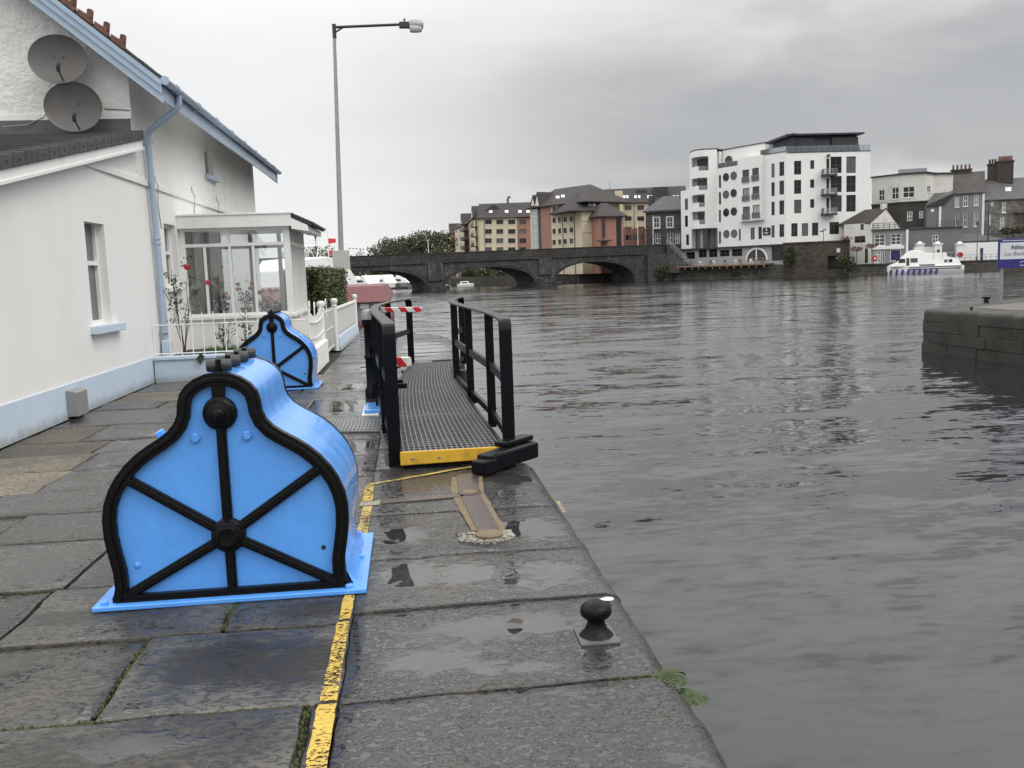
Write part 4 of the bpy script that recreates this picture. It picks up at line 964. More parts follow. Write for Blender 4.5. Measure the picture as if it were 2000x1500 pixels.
# pots on the inner sill
MB().box(PX0 + .03, PX1 - .14, PY + .13, PY + .50, .86, .90).build('plant_shelf', M_WFRAME, pc)
M_TERRA = pbr('terracotta_pot', (.28, .12, .06), .8, var=.15, vscale=12); M_POTG = pbr('grey_pot', (.06, .065, .06), .6)
M_GLEAF = pbr('geranium_leaf', (.05, .10, .03), .6, var=.4, vscale=25)
M_RED = pbr('red_petal', (.55, .02, .03), .55, var=.2, vscale=30); M_PINK = pbr('pink_petal', (.75, .30, .33), .55, var=.2, vscale=30)
def pot(px, col, petal, label, r=.085, h=.15, tall=.25, nfl=3):
    x = ff.A.x + uX(px, 605); y = PY + .30; z = .90
    t = thing('potted_geranium', label, 'potted plant', (x, y, z), 'plants on the porch sill')
    MB().lathe([(r * .72, 0), (r, h * .82), (r * 1.12, h * .82), (r * 1.12, h), (r * .9, h), (r * .85, h * .8), (0, h * .8)], (x, y, z), n=18).build('pot', col, t, smooth=True)
    lf = MB(); leafball(lf, (x, y, z + h + tall * .38), (r * 1.5, r * 1.3, tall * .42), 130, .032, shell=.1); lf.build('foliage', M_GLEAF, t, recalc=False)
    stm = MB()
    for k in range(nfl):
        a = random.uniform(0, 6.28); q = (x + r * 1.3 * math.cos(a), y - r * abs(math.sin(a)), z + h + tall * random.uniform(.7, 1.15))
        stm.tube([(x, y, z + h * .8), ((x + q[0]) / 2, (y + q[1]) / 2, q[2] - .08), q], .004, 5)
        fl = MB(); leafball(fl, q, (.05, .05, .04), 40, .022, shell=.3); fl.build('bloom', petal, t, recalc=False)
    stm.build('stem', M_GLEAF, t)
pot(377, M_POTG, M_TERRA, 'leggy plant in a dark grey pot at the left end of the porch sill', .075, .17, .5, 2)
pot(427, M_TERRA, M_RED, 'red geranium in a terracotta pot behind the second porch pane', .10, .12, .32, 3)
pot(476, M_TERRA, M_RED, 'tall red geranium in a terracotta pot behind the third porch pane', .10, .2, .42, 4)
pot(520, M_POTG, M_PINK, 'pink geranium in a wide trough behind the right porch pane', .15, .13, .34, 7)

# ------------------------------------------------------------------ front garden: low wall, railing, soil, grass, rose
M_SOIL = pbr('garden_soil', (.045, .028, .018), .95, var=.3, vscale=10, bump=1, bscale=30)
M_GRASS = pbr('grass_blade', (.06, .12, .025), .6, var=.35, vscale=12)
mb = MB(); mb.box(HX + .001, -1.78, 15.75, 22.0, -.02, .34); tag(mb.build('garden_soil', M_SOIL), kind='structure')
gw = thing('garden_wall', 'low pale blue garden wall below the white railing', 'wall', (-3, 15.65, 0))
MB().box(HX + .02, -1.62, 15.56, 15.75, -.02, .36).build('wall', M_PLINTH, gw, bevel=.01)
MB().box(HX + .02, -1.60, 15.53, 15.78, .36, .42).build('coping', M_PLINTH, gw, bevel=.012)
gw2 = thing('side_garden_wall', 'short white garden wall under the picket fence behind the farther winch', 'wall', (-1.7, 17, 0))
MB().box(-1.78, -1.60, 15.79, 18.3, -.02, .42).build('wall', M_WALL, gw2, bevel=.015)
rl = thing('garden_railing', 'white iron railing on the low garden wall by the house', 'railing', (-3, 15.66, .42))
def rb(): return
for z in (.46, .93): MB().tube([(HX + .03, 15.66, z), (-1.72, 15.66, z)], .010, 6).build('rail', M_WFRAME, rl, smooth=True)
MB().tube([(HX + .03, 15.66, .42), (HX + .03, 15.66, .93)], .009, 6).build('bar', M_WFRAME, rl, smooth=True)
x = HX + .28; k = 0
while x < -1.75:
    MB().tube([(x, 15.66, .43), (x, 15.66, 1.13)], .009, 6).build('bar', M_WFRAME, rl, smooth=True); x += .178
gs = MB(); rg = random.Random(4)
for _ in range(2600):
    x = rg.uniform(-3.75, -2.0); y = rg.uniform(15.85, 17.9); h = rg.uniform(.05, .14) * (1.6 if rg.random() < .05 else 1); a = rg.uniform(0, 6.28); dx, dy = math.cos(a) * .006, math.sin(a) * .006; bx, by = rg.gauss(0, .03), rg.gauss(0, .03)
    gs.add([(x - dx, y - dy, .33), (x + dx, y + dy, .33), (x + bx, y + by, .33 + h)], [(0, 1, 2)])
tag(gs.build('grass', M_GRASS, recalc=False), 'short green grass behind the white railing', 'grass', kind='stuff')
M_STEM = pbr('rose_stem', (.05, .04, .025), .7, var=.3, vscale=20); M_RLEAF = pbr('rose_leaf', (.025, .035, .015), .5, var=.4, vscale=20)
def rose(loc, n, h, label, blooms):
    t = thing('rose_bush', label, 'rose bush', loc); rr = random.Random(int(loc[0] * 100)); tips = []
    for k in range(n):
        a = rr.uniform(0, 6.28); L_ = h * rr.uniform(.55, 1.0); lean = rr.uniform(.05, .28); p = Vector(loc); pts = [p.copy()]
        for i in range(1, 8):
            q = i / 7; pts.append(Vector(loc) + Vector((math.cos(a) * lean * L_ * q + rr.gauss(0, .012), math.sin(a) * lean * .5 * L_ * q + rr.gauss(0, .012), L_ * q)))
        MB().tube(pts, [.009 * (1 - .65 * i / 7) for i in range(8)], 5).build('cane', M_STEM, t, smooth=True); tips.append(pts[-1])
        tw = MB()
        for i in (3, 4, 5, 6):
            b = pts[i] + Vector((rr.gauss(0, .09), rr.gauss(0, .05), rr.uniform(.04, .16))); tw.tube([pts[i], (pts[i] + b) / 2 + Vector((.01, 0, 0)), b], .0035, 4); tips.append(b)
        tw.build('twig', M_STEM, t)
    lf = MB()
    for p in tips:
        if rr.random() < .42: leafball(lf, p, (.07, .05, .06), rr.randint(5, 14), .026, rng=rr, shell=.1)
    lf.build('foliage', M_RLEAF, t, recalc=False)
    for b in blooms:
        fl = MB(); leafball(fl, b, (.045, .04, .04), 45, .026, rng=rr, shell=.2); fl.build('bloom', M_RED, t, recalc=False)
        MB().tube([tips[0] if len(blooms) == 1 else min(tips, key=lambda q: (q - Vector(b)).length), b], .004, 4).build('twig', M_STEM, t)
rose((-3.83, 16.2, .34), 9, 1.75, 'tall bare rose bush with two red blooms beside the downpipe', [(-3.66, 16.05, 1.86), (-3.34, 16.1, 1.60)])
rose((-3.15, 16.1, .34), 5, .62, 'small leafless rose bush behind the white railing', [])
rose((-2.75, 16.0, .34), 3, .75, 'short leafy rose shoot in front of the porch dado', [])
# picket gate fence, posts with ball finials, solid white panel fence
def ballpost(loc, h, label):
    t = thing('gate_post', label, 'gate post', loc, 'white ball topped fence posts'); x, y, z = loc
    MB().lathe([(.058, 0), (.058, h - .19), (.07, h - .18), (.07, h - .155), (.055, h - .145)], loc, n=16).build('shaft', M_WFRAME, t, smooth=True)
    MB().lathe([(.03, h - .15), (.05, h - .135), (.075, h - .10), (.085, h - .06), (.075, h - .022), (.045, h - .003), (0, h)], loc, n=18).build('ball', M_WFRAME, t, smooth=True)
    return t
ballpost((-1.70, 18.3, 0), 1.17, 'white ball topped gate post nearest the farther winch')
ballpost((-1.64, 20.75, 0), 1.16, 'white ball topped post at the near end of the solid panel fence')
ballpost((-1.53, 26.7, 0), 1.12, 'white ball topped post at the far end of the solid panel fence')
def scroll(par, c, s_, r_=.07):
    pts = [Vector((c[0], c[1], c[2] - .30))] + [Vector((c[0], c[1] + s_ * (r_ - r_ * math.cos(t) * (1 - t / 9)) - s_ * .0, c[2] + r_ * math.sin(t) * (1 - t / 9))) for t in np.linspace(0, 5.6, 16)]
    return MB().tube(pts, .012, 6).build('scroll', M_WFRAME, par, smooth=True)
pf = thing('picket_fence', 'curved white picket fence with scroll tops behind the farther winch', 'fence', (-1.69, 17, .42))
N = 22
for k in range(N):
    y = 15.95 + k * 2.25 / (N - 1); top = .92 + .16 * (abs(k / (N - 1) - .45) * 2) ** 1.5
    MB().hexa([(-1.70, y - .035, .40), (-1.68, y - .035, .40), (-1.68, y + .035, .40), (-1.70, y + .035, .40), (-1.70, y - .008, top), (-1.68, y - .008, top), (-1.68, y + .008, top), (-1.70, y + .008, top)]).build('picket', M_WFRAME, pf)
for z in (.55, .82): MB().tube([(-1.67, y_, z + .05 * ((y_ - 17.0) / 1.1) ** 2) for y_ in np.linspace(15.9, 18.25, 10)], .014, 6).build('rail', M_WFRAME, pf, smooth=True)
scroll(pf, (-1.69, 16.05, 1.16), 1); scroll(pf, (-1.69, 16.9, 1.12), 1)
ga = thing('garden_gate', 'narrow white iron garden gate with scroll top between the ball posts', 'gate', (-1.67, 19.5, 0))
for k in range(9):
    y = 18.5 + k * .25; MB().tube([(-1.67, y, .10), (-1.67, y, .98)], .009, 6).build('bar', M_WFRAME, ga, smooth=True)
for z in (.14, .55, .92): MB().tube([(-1.67, 18.42, z), (-1.67, 20.62, z)], .012, 6).build('rail', M_WFRAME, ga, smooth=True)
scroll(ga, (-1.67, 19.1, 1.12), -1, .08)
pn = thing('panel_fence', 'solid white panel fence on a pale plinth along the quay path', 'fence', (-1.58, 23.5, 0))
def lx(y): return -1.64 + (y - 20.75) * (.11 / 5.95)
for a, b, nm, z0, z1, w_, mt in ((20.86, 26.6, 'plinth', -.02, .30, .11, M_PLINTH), (20.86, 26.6, 'panel', .36, .90, .03, M_WFRAME), (20.86, 26.6, 'top_rail', .90, .95, .06, M_WFRAME)):
    MB().hexa([(lx(a) - w_, a, z0), (lx(a) + w_ * .9, a, z0), (lx(b) + w_ * .9, b, z0), (lx(b) - w_, b, z0), (lx(a) - w_ * .8, a, z1), (lx(a) + w_ * .6, a, z1), (lx(b) + w_ * .6, b, z1), (lx(b) - w_ * .8, b, z1)]).build(nm, mt, pn, bevel=.01)
for k in range(14):
    y = 20.95 + k * .43; MB().box(lx(y) - .02, lx(y) + .02, y, y + .08, .29, .37).build('foot', M_WFRAME, pn)
# hedge
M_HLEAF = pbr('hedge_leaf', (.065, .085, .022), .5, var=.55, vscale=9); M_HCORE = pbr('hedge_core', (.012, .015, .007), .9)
hd = thing('hedge', 'clipped dark green hedge behind the white gate', 'hedge', (-2.1, 25, 0))
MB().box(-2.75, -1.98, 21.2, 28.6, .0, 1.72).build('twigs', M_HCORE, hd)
hl = MB(); rg = random.Random(5)
for _ in range(15000):
    f_ = rg.random()
    if f_ < .50: p = (-1.93 + rg.gauss(0, .05), rg.uniform(21.1, 28.7), rg.uniform(.25, 1.82))
    elif f_ < .80: p = (rg.uniform(-2.8, -1.9), 21.12 + rg.gauss(0, .06), rg.uniform(.25, 1.82))
    else: p = (rg.uniform(-2.8, -1.9), rg.uniform(21.1, 28.7), 1.78 + rg.gauss(0, .04))
    p = Vector(p) + Vector((.09, .09, .07)) * mnoise.noise((p[0] * 2, p[1] * 2, p[2] * 2.5))
    d = Vector((rg.gauss(0, 1), rg.gauss(0, 1), rg.gauss(.3, .8))).normalized(); a = d.orthogonal().normalized(); a = Matrix.Rotation(rg.uniform(0, 6.28), 3, d) @ a; b = d.cross(a); L_ = rg.uniform(.025, .05)
    hl.add([p - a * L_, p + b * L_ * .5, p + a * L_, p - b * L_ * .5], [(0, 1, 2, 3)])
hl.build('foliage', M_HLEAF, hd, recalc=False)
# tall lamp post behind the hedge
lp = thing('street_lamp', 'tall grey street lamp with a single arm above the hedge', 'street lamp', (-2.3, 30.0, 0))
LX, LY, LH = -1.88, 30.0, 9.38
MB().tube([(LX - .23, LY, -.1), (LX - .20, LY, 1.4), (LX - .195, LY, 1.5), (LX, LY, LH)], [.115, .115, .09, .048], 14).build('pole', M_GALV, lp, smooth=True)
MB().tube([(LX, LY, LH - .42), (LX, LY, LH)], .062, 12).build('bracket_sleeve', M_DGREY, lp, smooth=True)
MB().tube([(LX, LY, LH - .09), (LX + 2.05, LY - .0, LH - .02)], .042, 10).build('arm', M_DGREY, lp, smooth=True)
MB().bar((LX, LY, LH - .26), (LX + .28, LY, LH - .09), .03, .05).build('gusset', M_DGREY, lp)
hdm = MB(); hdm.box(LX + 2.0, LX + 2.32, LY - .09, LY + .09, LH - .13, LH + .05); hdl = hdm.build('lantern_neck', M_DGREY, lp, bevel=.02)
MB().lathe([(.03, 0), (.03, .09), (.022, .11)], (LX + 2.17, LY, LH + .05), n=10).build('photocell', M_DGREY, lp, smooth=True)
pr_ = MB(); pr_.lathe([(.13, 0), (.16, .05), (.17, .16), (.165, .32), (.14, .42), (.06, .455)], (LX + 2.30, LY, LH - .03), (1, 0, -.03), 16, sq=.6); pr_.build('lantern_hood', M_GALV, lp, smooth=True)
M_LENS = pbr('lantern_lens', (.55, .53, .48), .1)
MB().lathe([(.14, .03), (.15, .12), (.145, .3), (.11, .4)], (LX + 2.30, LY, LH - .12), (1, 0, -.03), 14, sq=.7).build('lens', M_LENS, lp, smooth=True)
M_OFFB = pbr('pale_grey_board', (.50, .51, .48), .6, var=.05)
nb = MB().box(LX - .44, LX + .10, LY - .18, LY - .15, 1.86, 2.46); nb.build('notice_board', M_OFFB, lp, bevel=.005)
# loose leaves on the low garden wall
lw = MB(); lw.add([(-3.50, 15.5, .36), (-3.42, 15.5, .46), (-3.36, 15.52, .40), (-3.43, 15.5, .27)], [(0, 1, 2, 3)])
tag(lw.build('fallen_leaf', M_RLEAF), 'dark hanging leaf in front of the low garden wall', 'leaf')
# ================================================================== far side: bridge, banks, buildings
M_BSTONE = masonry('dark_bridge_stone', (.050, .048, .045), (.072, .069, .064), (.022, .021, .02), 1.0, .42, (.20, .195, .18), .55)
M_BPAR = masonry('dark_parapet_stone', (.034, .033, .032), (.05, .048, .046), (.02, .02, .02), 1.4, .45, (.10, .098, .09), .35)
M_CREAM = pbr('cream_render', (.57, .50, .37), .85, var=.06, vscale=.6, dirt=(.48, .41, .29), dscale=.3, damt=.4)
M_TERC = pbr('terracotta_render', (.33, .168, .125), .85, var=.08, vscale=.6, dirt=(.27, .13, .10), dscale=.3, damt=.4)
M_ROOFD = pbr('dark_brown_roof', (.038, .033, .031), .8, var=.2, vscale=1.2, bump=.4, bscale=4)
M_ROOFS = pbr('grey_slate_roof', (.075, .076, .080), .65, var=.2, vscale=1.0, bump=.4, bscale=4)
M_ROOFB = pbr('brown_slate_roof', (.062, .052, .048), .75, var=.25, vscale=.9, bump=.5, bscale=4)
M_HOTEL = pbr('white_hotel_render', (.78, .78, .76), .8, var=.02, vscale=.5, dirt=(.66, .66, .64), dscale=.25, damt=.35)
M_HGREY = pbr('grey_arcade_render', (.30, .31, .32), .8, var=.06, vscale=.6)
M_PENT = pbr('dark_zinc_cladding', (.030, .032, .042), .5, var=.1, vscale=1)
M_DSTONE = masonry('dark_limestone', (.07, .069, .067), (.09, .088, .085), (.04, .04, .04), .8, .4, None)
M_GSTONE = masonry('grey_rubble_stone', (.15, .145, .135), (.27, .26, .24), (.10, .10, .095), .55, .3, (.10, .10, .09), .4)
M_BROWN = masonry('brown_rubble_wall', (.055, .046, .034), (.10, .084, .062), (.03, .027, .02), .5, .28, (.035, .045, .018), .6)
M_GREYR = pbr('mid_grey_render', (.225, .225, .225), .8, var=.08, vscale=.6)
M_GREYR2 = pbr('dark_grey_render', (.155, .155, .158), .8, var=.10, vscale=.6)
M_OFFW = pbr('stained_white_render', (.62, .61, .56), .85, var=.06, vscale=.8, dirt=(.40, .38, .32), dscale=.5, damt=.5)
M_DBRN = pbr('dark_brown_render', (.055, .050, .045), .9, var=.25, vscale=.8, bump=.5, bscale=3)
M_WFAR = pbr('white_window_frame', (.75, .75, .73), .5)
M_BFAR = pbr('dark_window_frame', (.075, .066, .062), .5)
M_GFAR = glassdark('far_window_glass', (.010, .011, .013), .08, light=(.12, .13, .13))
M_GFAR2 = glassdark('far_curtained_glass', (.05, .055, .06), .10, light=(.38, .38, .36))
M_CURTG = glassdark('pale_curtain_wall_glass', (.36, .39, .40), .08)
M_NAVY = pbr('navy_paint', (.015, .025, .09), .4); M_WOOD = pbr('varnished_timber', (.24, .13, .05), .5, var=.2, vscale=4)
M_BANK = pbr('bank_earth', (.06, .055, .045), .95, var=.3, vscale=.4); M_FGRASS = pbr('bank_grass', (.07, .10, .03), .9, var=.3, vscale=.5)
M_QUAYF = masonry('far_quay_masonry', (.06, .055, .047), (.10, .092, .08), (.03, .028, .025), .8, .36, (.16, .15, .13), .5)
M_GLASSR = clearglass('balcony_glass', (.82, .86, .88))

# banks
ll = [gp(1260, 208), gp(1332, 198), gp(1540, 183), gp(1760, 173), gp(2010, 172), gp(2400, 165), gp(2400, 900), gp(300, 900), gp(560, 420), gp(860, 330), gp(900, 215), gp(1000, 209)]
mb = MB(); mb.prism([(x, y, -4.8) for x, y in ll], (0, 0, 5.5)); tag(mb.build('far_bank', M_BANK), kind='structure')
# ---- stone bridge
bA, bB = gp(850, 176), gp(1320, 197); dB = (Vector(bB) - Vector(bA)).normalized()
b0 = Vector(bA) - dB * 45; fb_ = Fac((b0.x, b0.y), bB)
bg = thing('stone_bridge', 'dark stone arch bridge spanning the river in the distance', 'bridge', (bA[0], bA[1], WZ))
def bz(px, py): return fb_.uz(px, py)
tops = [bz(560, 503), bz(690, 500), bz(870, 493), bz(1040, 486.5), bz(1150, 482), bz(1330, 476.5)]
tops = [(0, tops[0][1])] + tops
def arch(pxl, pxr, pxc, yc, ysp):
    ul, ur = bz(pxl, ysp)[0], bz(pxr, ysp)[0]; zc = bz(pxc, yc)[1]; zs = WZ - .3; n = 18; uc = (ul + ur) / 2; hw = (ur - ul) / 2
    # segmental curve, flatter crown
    return [(uc - hw * math.cos(math.pi * i / n), zs + (zc - zs) * (math.sin(math.pi * i / n) ** .72)) for i in range(n + 1)]
arches = [arch(645, 834, 740, 529, 566), arch(868, 1046, 955, 522, 556), arch(1084, 1240, 1150, 511.5, 548)]
arches.insert(0, [(u - 21.5, z) for u, z in arches[0]])
def face(o0, thick, mat, name):
    # vertical strips between the arch line and the deck, extruded through the bridge
    us = sorted(set([0, fb_.L] + [u for a in arches for u, z in a] + [u for u, z in tops if 0 <= u <= fb_.L]))
    us = [u for u in us if 0 <= u <= fb_.L]
    def zt(u): return interp(sorted(tops), u) - 1.75
    def zb(u):
        for a in arches:
            if a[0][0] < u < a[-1][0]: return interp(a, u)
        return WZ - 2.5
    mb = MB()
    for a, b in zip(us[:-1], us[1:]):
        if b - a < .01: continue
        e = 1e-3; za, zb_ = zb(a + e), zb(b - e)
        mb.hexa([fb_.P(a, za, o0), fb_.P(b, zb_, o0), fb_.P(b, zb_, o0 - thick), fb_.P(a, za, o0 - thick), fb_.P(a, zt(a), o0), fb_.P(b, zt(b), o0), fb_.P(b, zt(b), o0 - thick), fb_.P(a, zt(a), o0 - thick)])
    return mb.build(name, mat, bg)
face(0, 9.5, M_BSTONE, 'spandrel')
def strip_top(d0, d1, o0, o1, nm, mat):
    mb = MB(); T = sorted(tops)
    for (a, za), (b, zb_) in zip(T[:-1], T[1:]):
        if b - a < .01: continue
        mb.hexa([fb_.P(a, za - d1, o0), fb_.P(b, zb_ - d1, o0), fb_.P(b, zb_ - d1, o1), fb_.P(a, za - d1, o1), fb_.P(a, za - d0, o0), fb_.P(b, zb_ - d0, o0), fb_.P(b, zb_ - d0, o1), fb_.P(a, za - d0, o1)])
    return mb.build(nm, mat, bg)
strip_top(.12, 1.74, .02, -.45, 'parapet', M_BPAR); strip_top(0, .12, .10, -.5, 'parapet_coping', M_BPAR); strip_top(1.60, 1.95, .25, .021, 'string_course', M_BPAR)
strip_top(.2, 1.74, -9.0, -9.45, 'parapet', M_BPAR)
for a in arches:     # arch rings
    mb = MB()
    for (ua, za), (ub, zb_) in zip(a[:-1], a[1:]):
        d = Vector((ub - ua, zb_ - za)).normalized(); nx, nz = -d.y * .55, d.x * .55
        mb.hexa([fb_.P(ua, za, .06), fb_.P(ub, zb_, .06), fb_.P(ub, zb_, -.2), fb_.P(ua, za, -.2), fb_.P(ua + nx, za + nz, .06), fb_.P(ub + nx, zb_ + nz, .06), fb_.P(ub + nx, zb_ + nz, -.2), fb_.P(ua + nx, za + nz, -.2)])
    mb.build('arch_ring', M_BPAR, bg)
for pl_, pr2, ph in ((836, 866, 548), (1047, 1084, 536)):      # pier cutwaters
    ua, ub = bz(pl_, 560)[0], bz(pr2, 560)[0]; um = (ua + ub) / 2; zt_ = bz((pl_ + pr2) / 2, ph)[1]
    mb = MB(); mb.prism([fb_.P(ua, WZ - 2, .05), fb_.P(um - .8, WZ - 2, 2.0), fb_.P(um + .8, WZ - 2, 2.0), fb_.P(ub, WZ - 2, .05)], (0, 0, zt_ - WZ + 1.2)); mb.build('cutwater', M_BSTONE, bg)
    mb = MB(); fbox(mb, fb_, ua - .4, ub + .4, WZ - 2, WZ + .75, .0, 2.5); mb.build('pier_base', M_BPAR, bg)
    mb = MB(); fbox(mb, fb_, um - 1.5, um + 1.5, zt_, interp(sorted(tops), um) - 1.96, .0, .35); mb.build('pilaster', M_BSTONE, bg)
mb = MB(); ua = bz(1262, 520)[0]; fbox(mb, fb_, ua, fb_.L - .01, WZ - 2, interp(sorted(tops), fb_.L) - 1.97, .03, .8); mb.build('abutment', M_BSTONE, bg)

# ---- helpers for the buildings
def bld(name, label, loc): return thing(name, label, 'building', (loc[0], loc[1], .7))
def wins(f, parent, rects, frame=M_BFAR, glass=M_GFAR, cols=2, rows=1, fw=.09, rec=.16, sill=None):
    hs_ = [f.rect(*r) for r in rects]
    for h in hs_: window(f, parent, h, frame, glass, cols, rows, fw, rec, sill)
    return hs_
def wall(f, parent, x0, x1, ytop, mat, rects=(), z0=.6, ytr=None, depth=8, rec=.25, name='wall', extra=()):
    u0, u1 = f.uz(x0, ytop)[0], f.uz(x1, ytr or ytop)[0]; z1 = (f.uz(x0, ytop)[1] + f.uz(x1, ytr or ytop)[1]) / 2
    hs_ = [f.rect(*r) for r in rects] + list(extra)
    mb = MB(); fwall(mb, f, min(u0, u1), max(u0, u1), z0, z1, hs_, rec, depth); mb.build(name, mat, parent)
    return min(u0, u1), max(u0, u1), z1
def grid(cols, rows, slope=0.0, x0=0):
    out = []
    for (a, b) in cols:
        for (c, d) in rows:
            dy = slope * ((a + b) / 2 - x0); out.append((a, c + dy, b, d + dy))
    return out

# ---- A: cream apartments on the left
ab = bld('apartment_block', 'cream apartment block with dark roof and a terracotta strip at its right end', gp(985, 265))
fA = Fac(gp(930, 259), gp(1040, 259))
rA = grid([(947.5, 960.5), (969.5, 983), (992.5, 1006.5)], [(429, 438), (447.5, 457), (465.5, 475), (483, 492)]); rA2 = grid([(1014.5, 1027.5)], [(429, 438), (447.5, 457), (465.5, 475), (483, 492)])
u0, u1, zA = wall(fA, ab, 935, 1011, 425, M_CREAM, rA, depth=12); wins(fA, ab, rA, rows=1, cols=2, sill=M_OFFW)
wall(fA, ab, 1011.2, 1040, 425, M_TERC, rA2, depth=12); wins(fA, ab, rA2, cols=2)
zr = fA.uz(985, 402)[1]; uE = fA.uz(1042, 425)[0]
hiproof(fA, u0, uE, 12, zA, zr + 1.2, .5, 0, .5).build('roof', M_ROOFD, ab)
M_PIPE = M_BFAR
for px in (946, 1011): fbox(MB(), fA, fA.uz(px, 440)[0] - .06, fA.uz(px, 440)[0] + .06, .7, zA, .0, .12).build('downpipe', M_BFAR, ab)
for x in (955, 986, 1012, 1028): skylight(fA, ab, x, 411, x + 7, 416, u0, uE, 12, zA, zr + 1.2, .5)
MB().tube([fA.P(fA.uz(992, 400)[0], zr + .2, -6), fA.P(fA.uz(992, 400)[0], zr + 2.2, -6), fA.P(fA.uz(994, 400)[0], zr + 2.9, -6), fA.P(fA.uz(998, 400)[0], zr + 2.7, -6)], .3, 8).build('flue', M_BFAR, ab, smooth=True)
# receding wing: three stepped bays
fA1 = Fac(gp(871, 352), gp(935, 264)); La = fA1.L
aw = bld('apartment_wing', 'receding cream and terracotta apartment wing with grey balconies and gablets', gp(900, 310))
bays = [(871, 889, 457), (889, 918, 440), (918, 935, 427)]
for k, (xa, xb, yt) in enumerate(bays):
    ua, ub = fA1.uz(xa, 470)[0], fA1.uz(xb, 470)[0]; zt_ = fA1.uz((xa + xb) / 2, yt)[1]; cu = ua + (ub - ua) * .62
    ws = []; zf = 1.5
    while zf + 1.6 < zt_:
        for q in (.12, .34): ws.append((ua + (ub - ua) * q, ua + (ub - ua) * (q + .11), zf, zf + 1.5))
        zf += 2.75
    mb = MB(); fwall(mb, fA1, ua, cu, .6, zt_, ws, .2, 9); mb.build('wall', M_CREAM, aw)
    for h in ws: window(fA1, aw, h, M_WFAR, M_GFAR, 1, 1, .1, .14)
    ws2 = [(cu + (ub - cu) * .15, cu + (ub - cu) * .8, h[2] - .5, h[3] + .2) for h in ws[::2]]
    mb = MB(); fwall(mb, fA1, cu + .01, ub, .6, zt_, ws2, .9, 9); mb.build('bay', M_TERC if k != 2 else M_CREAM, aw)
    for h in ws2:
        window(fA1, aw, h, M_WFAR, M_GFAR2, 2, 1, .12, .7)
        b_ = MB(); fbox(b_, fA1, h[0] - .4, h[1] + .4, h[2] - .2, h[2] - .02, .0, 1.4); fbox(b_, fA1, h[0] - .4, h[1] + .4, h[2] - .02, h[2] + .85, 1.3, 1.4); b_.build('balcony', M_PENT, aw)
    hiproof(fA1, ua, ub, 9, zt_, zt_ + 3.4, .2, .2, .4).build('roof', M_ROOFD, aw)
    ug = ua + (ub - ua) * .62; gm_ = MB(); gm_.prism([fA1.P(ug - 2.6, zt_ + .2, .7), fA1.P(ug + 2.6, zt_ + .2, .7), fA1.P(ug, zt_ + 3.6, .7)], -fA1.n * 4.5); gm_.build('gablet', M_ROOFD, aw)
    gm_ = MB(); gm_.prism([fA1.P(ug - 1.5, zt_ + .3, .75), fA1.P(ug + 1.5, zt_ + .3, .75), fA1.P(ug, zt_ + 2.4, .75)], -fA1.n * .1); gm_.build('gablet_face', M_OFFW, aw)

# ---- B: terracotta and cream block
bb = bld('terracotta_block', 'large terracotta and cream block with stepped hip roofs behind the bridge', gp(1120, 210))
fB1 = Fac(gp(1036, 219), gp(1136, 205))
rowsB = [(404, 414.5), (425.5, 435.5), (447, 457), (468.5, 478.5)]
colsB = [(1079, 1085.5), (1090, 1096), (1100.5, 1107)]
rB = grid(colsB, rowsB, -.075, 1082) + grid([(1112.5, 1119.5), (1124, 1131.5)], rowsB[1:], -.075, 1082)
uB0, uB1 = fB1.uz(1036, 440)[0], fB1.uz(1135.5, 440)[0]; zB = fB1.uz(1085, 400)[1]
ut = fB1.uz(1057, 440)[0]; uc_ = fB1.uz(1077, 440)[0]
mb = MB(); fwall(mb, fB1, uc_, uB1, .6, zB, [fB1.rect(*r) for r in rB], .22, 12); mb.build('wall', M_CREAM, bb)
wins(fB1, bb, rB, cols=1, sill=M_OFFW, rec=.18)
mb = MB(); fwall(mb, fB1, ut, uc_ - .01, .6, zB, [], .22, 12); mb.build('terracotta_bay', M_TERC, bb)
mb = MB(); fwall(mb, fB1, uB0, fB1.uz(1040, 440)[0], .6, zB - .4, [], .2, 12); mb.build('corner_wall', M_CREAM, bb)
ga_, gb_ = fB1.uz(1040, 440)[0] + .01, fB1.uz(1051, 440)[0]
gl = fbox(MB(), fB1, ga_, gb_, .6, zB - .4, -8, .1).build('stair_glazing', M_CURTG, bb)
for i in range(1, 9): z = .6 + (zB - 1) * i / 9; fbox(MB(), fB1, ga_, gb_, z - .05, z + .05, .1, .14).build('glazing_bar', M_WFAR, gl)
fbox(MB(), fB1, (ga_ + gb_) / 2 - .05, (ga_ + gb_) / 2 + .05, .6, zB - .4, .1, .15).build('glazing_bar', M_WFAR, gl)
fbox(MB(), fB1, gb_ + .01, ut - .01, .6, zB - .4, -8, -.3).build('dark_glazing', M_GFAR, bb)
for px in (1099, 1122): fbox(MB(), fB1, fB1.uz(px, 440)[0] - .06, fB1.uz(px, 440)[0] + .06, .7, zB, .0, .12).build('downpipe', M_BFAR, bb)
zrB = fB1.uz(1100, 373)[1] + 1.5
hiproof(fB1, uB0, uB1 + 1.5, 13, zB, zrB, 2.5, 6, .8).build('roof', M_ROOFD, bb)
for x in (1086, 1096): skylight(fB1, bb, x, 383 - (x - 1086) * .2, x + 7, 388 - (x - 1086) * .2, uB0, uB1, 13, zB, zrB, .8)
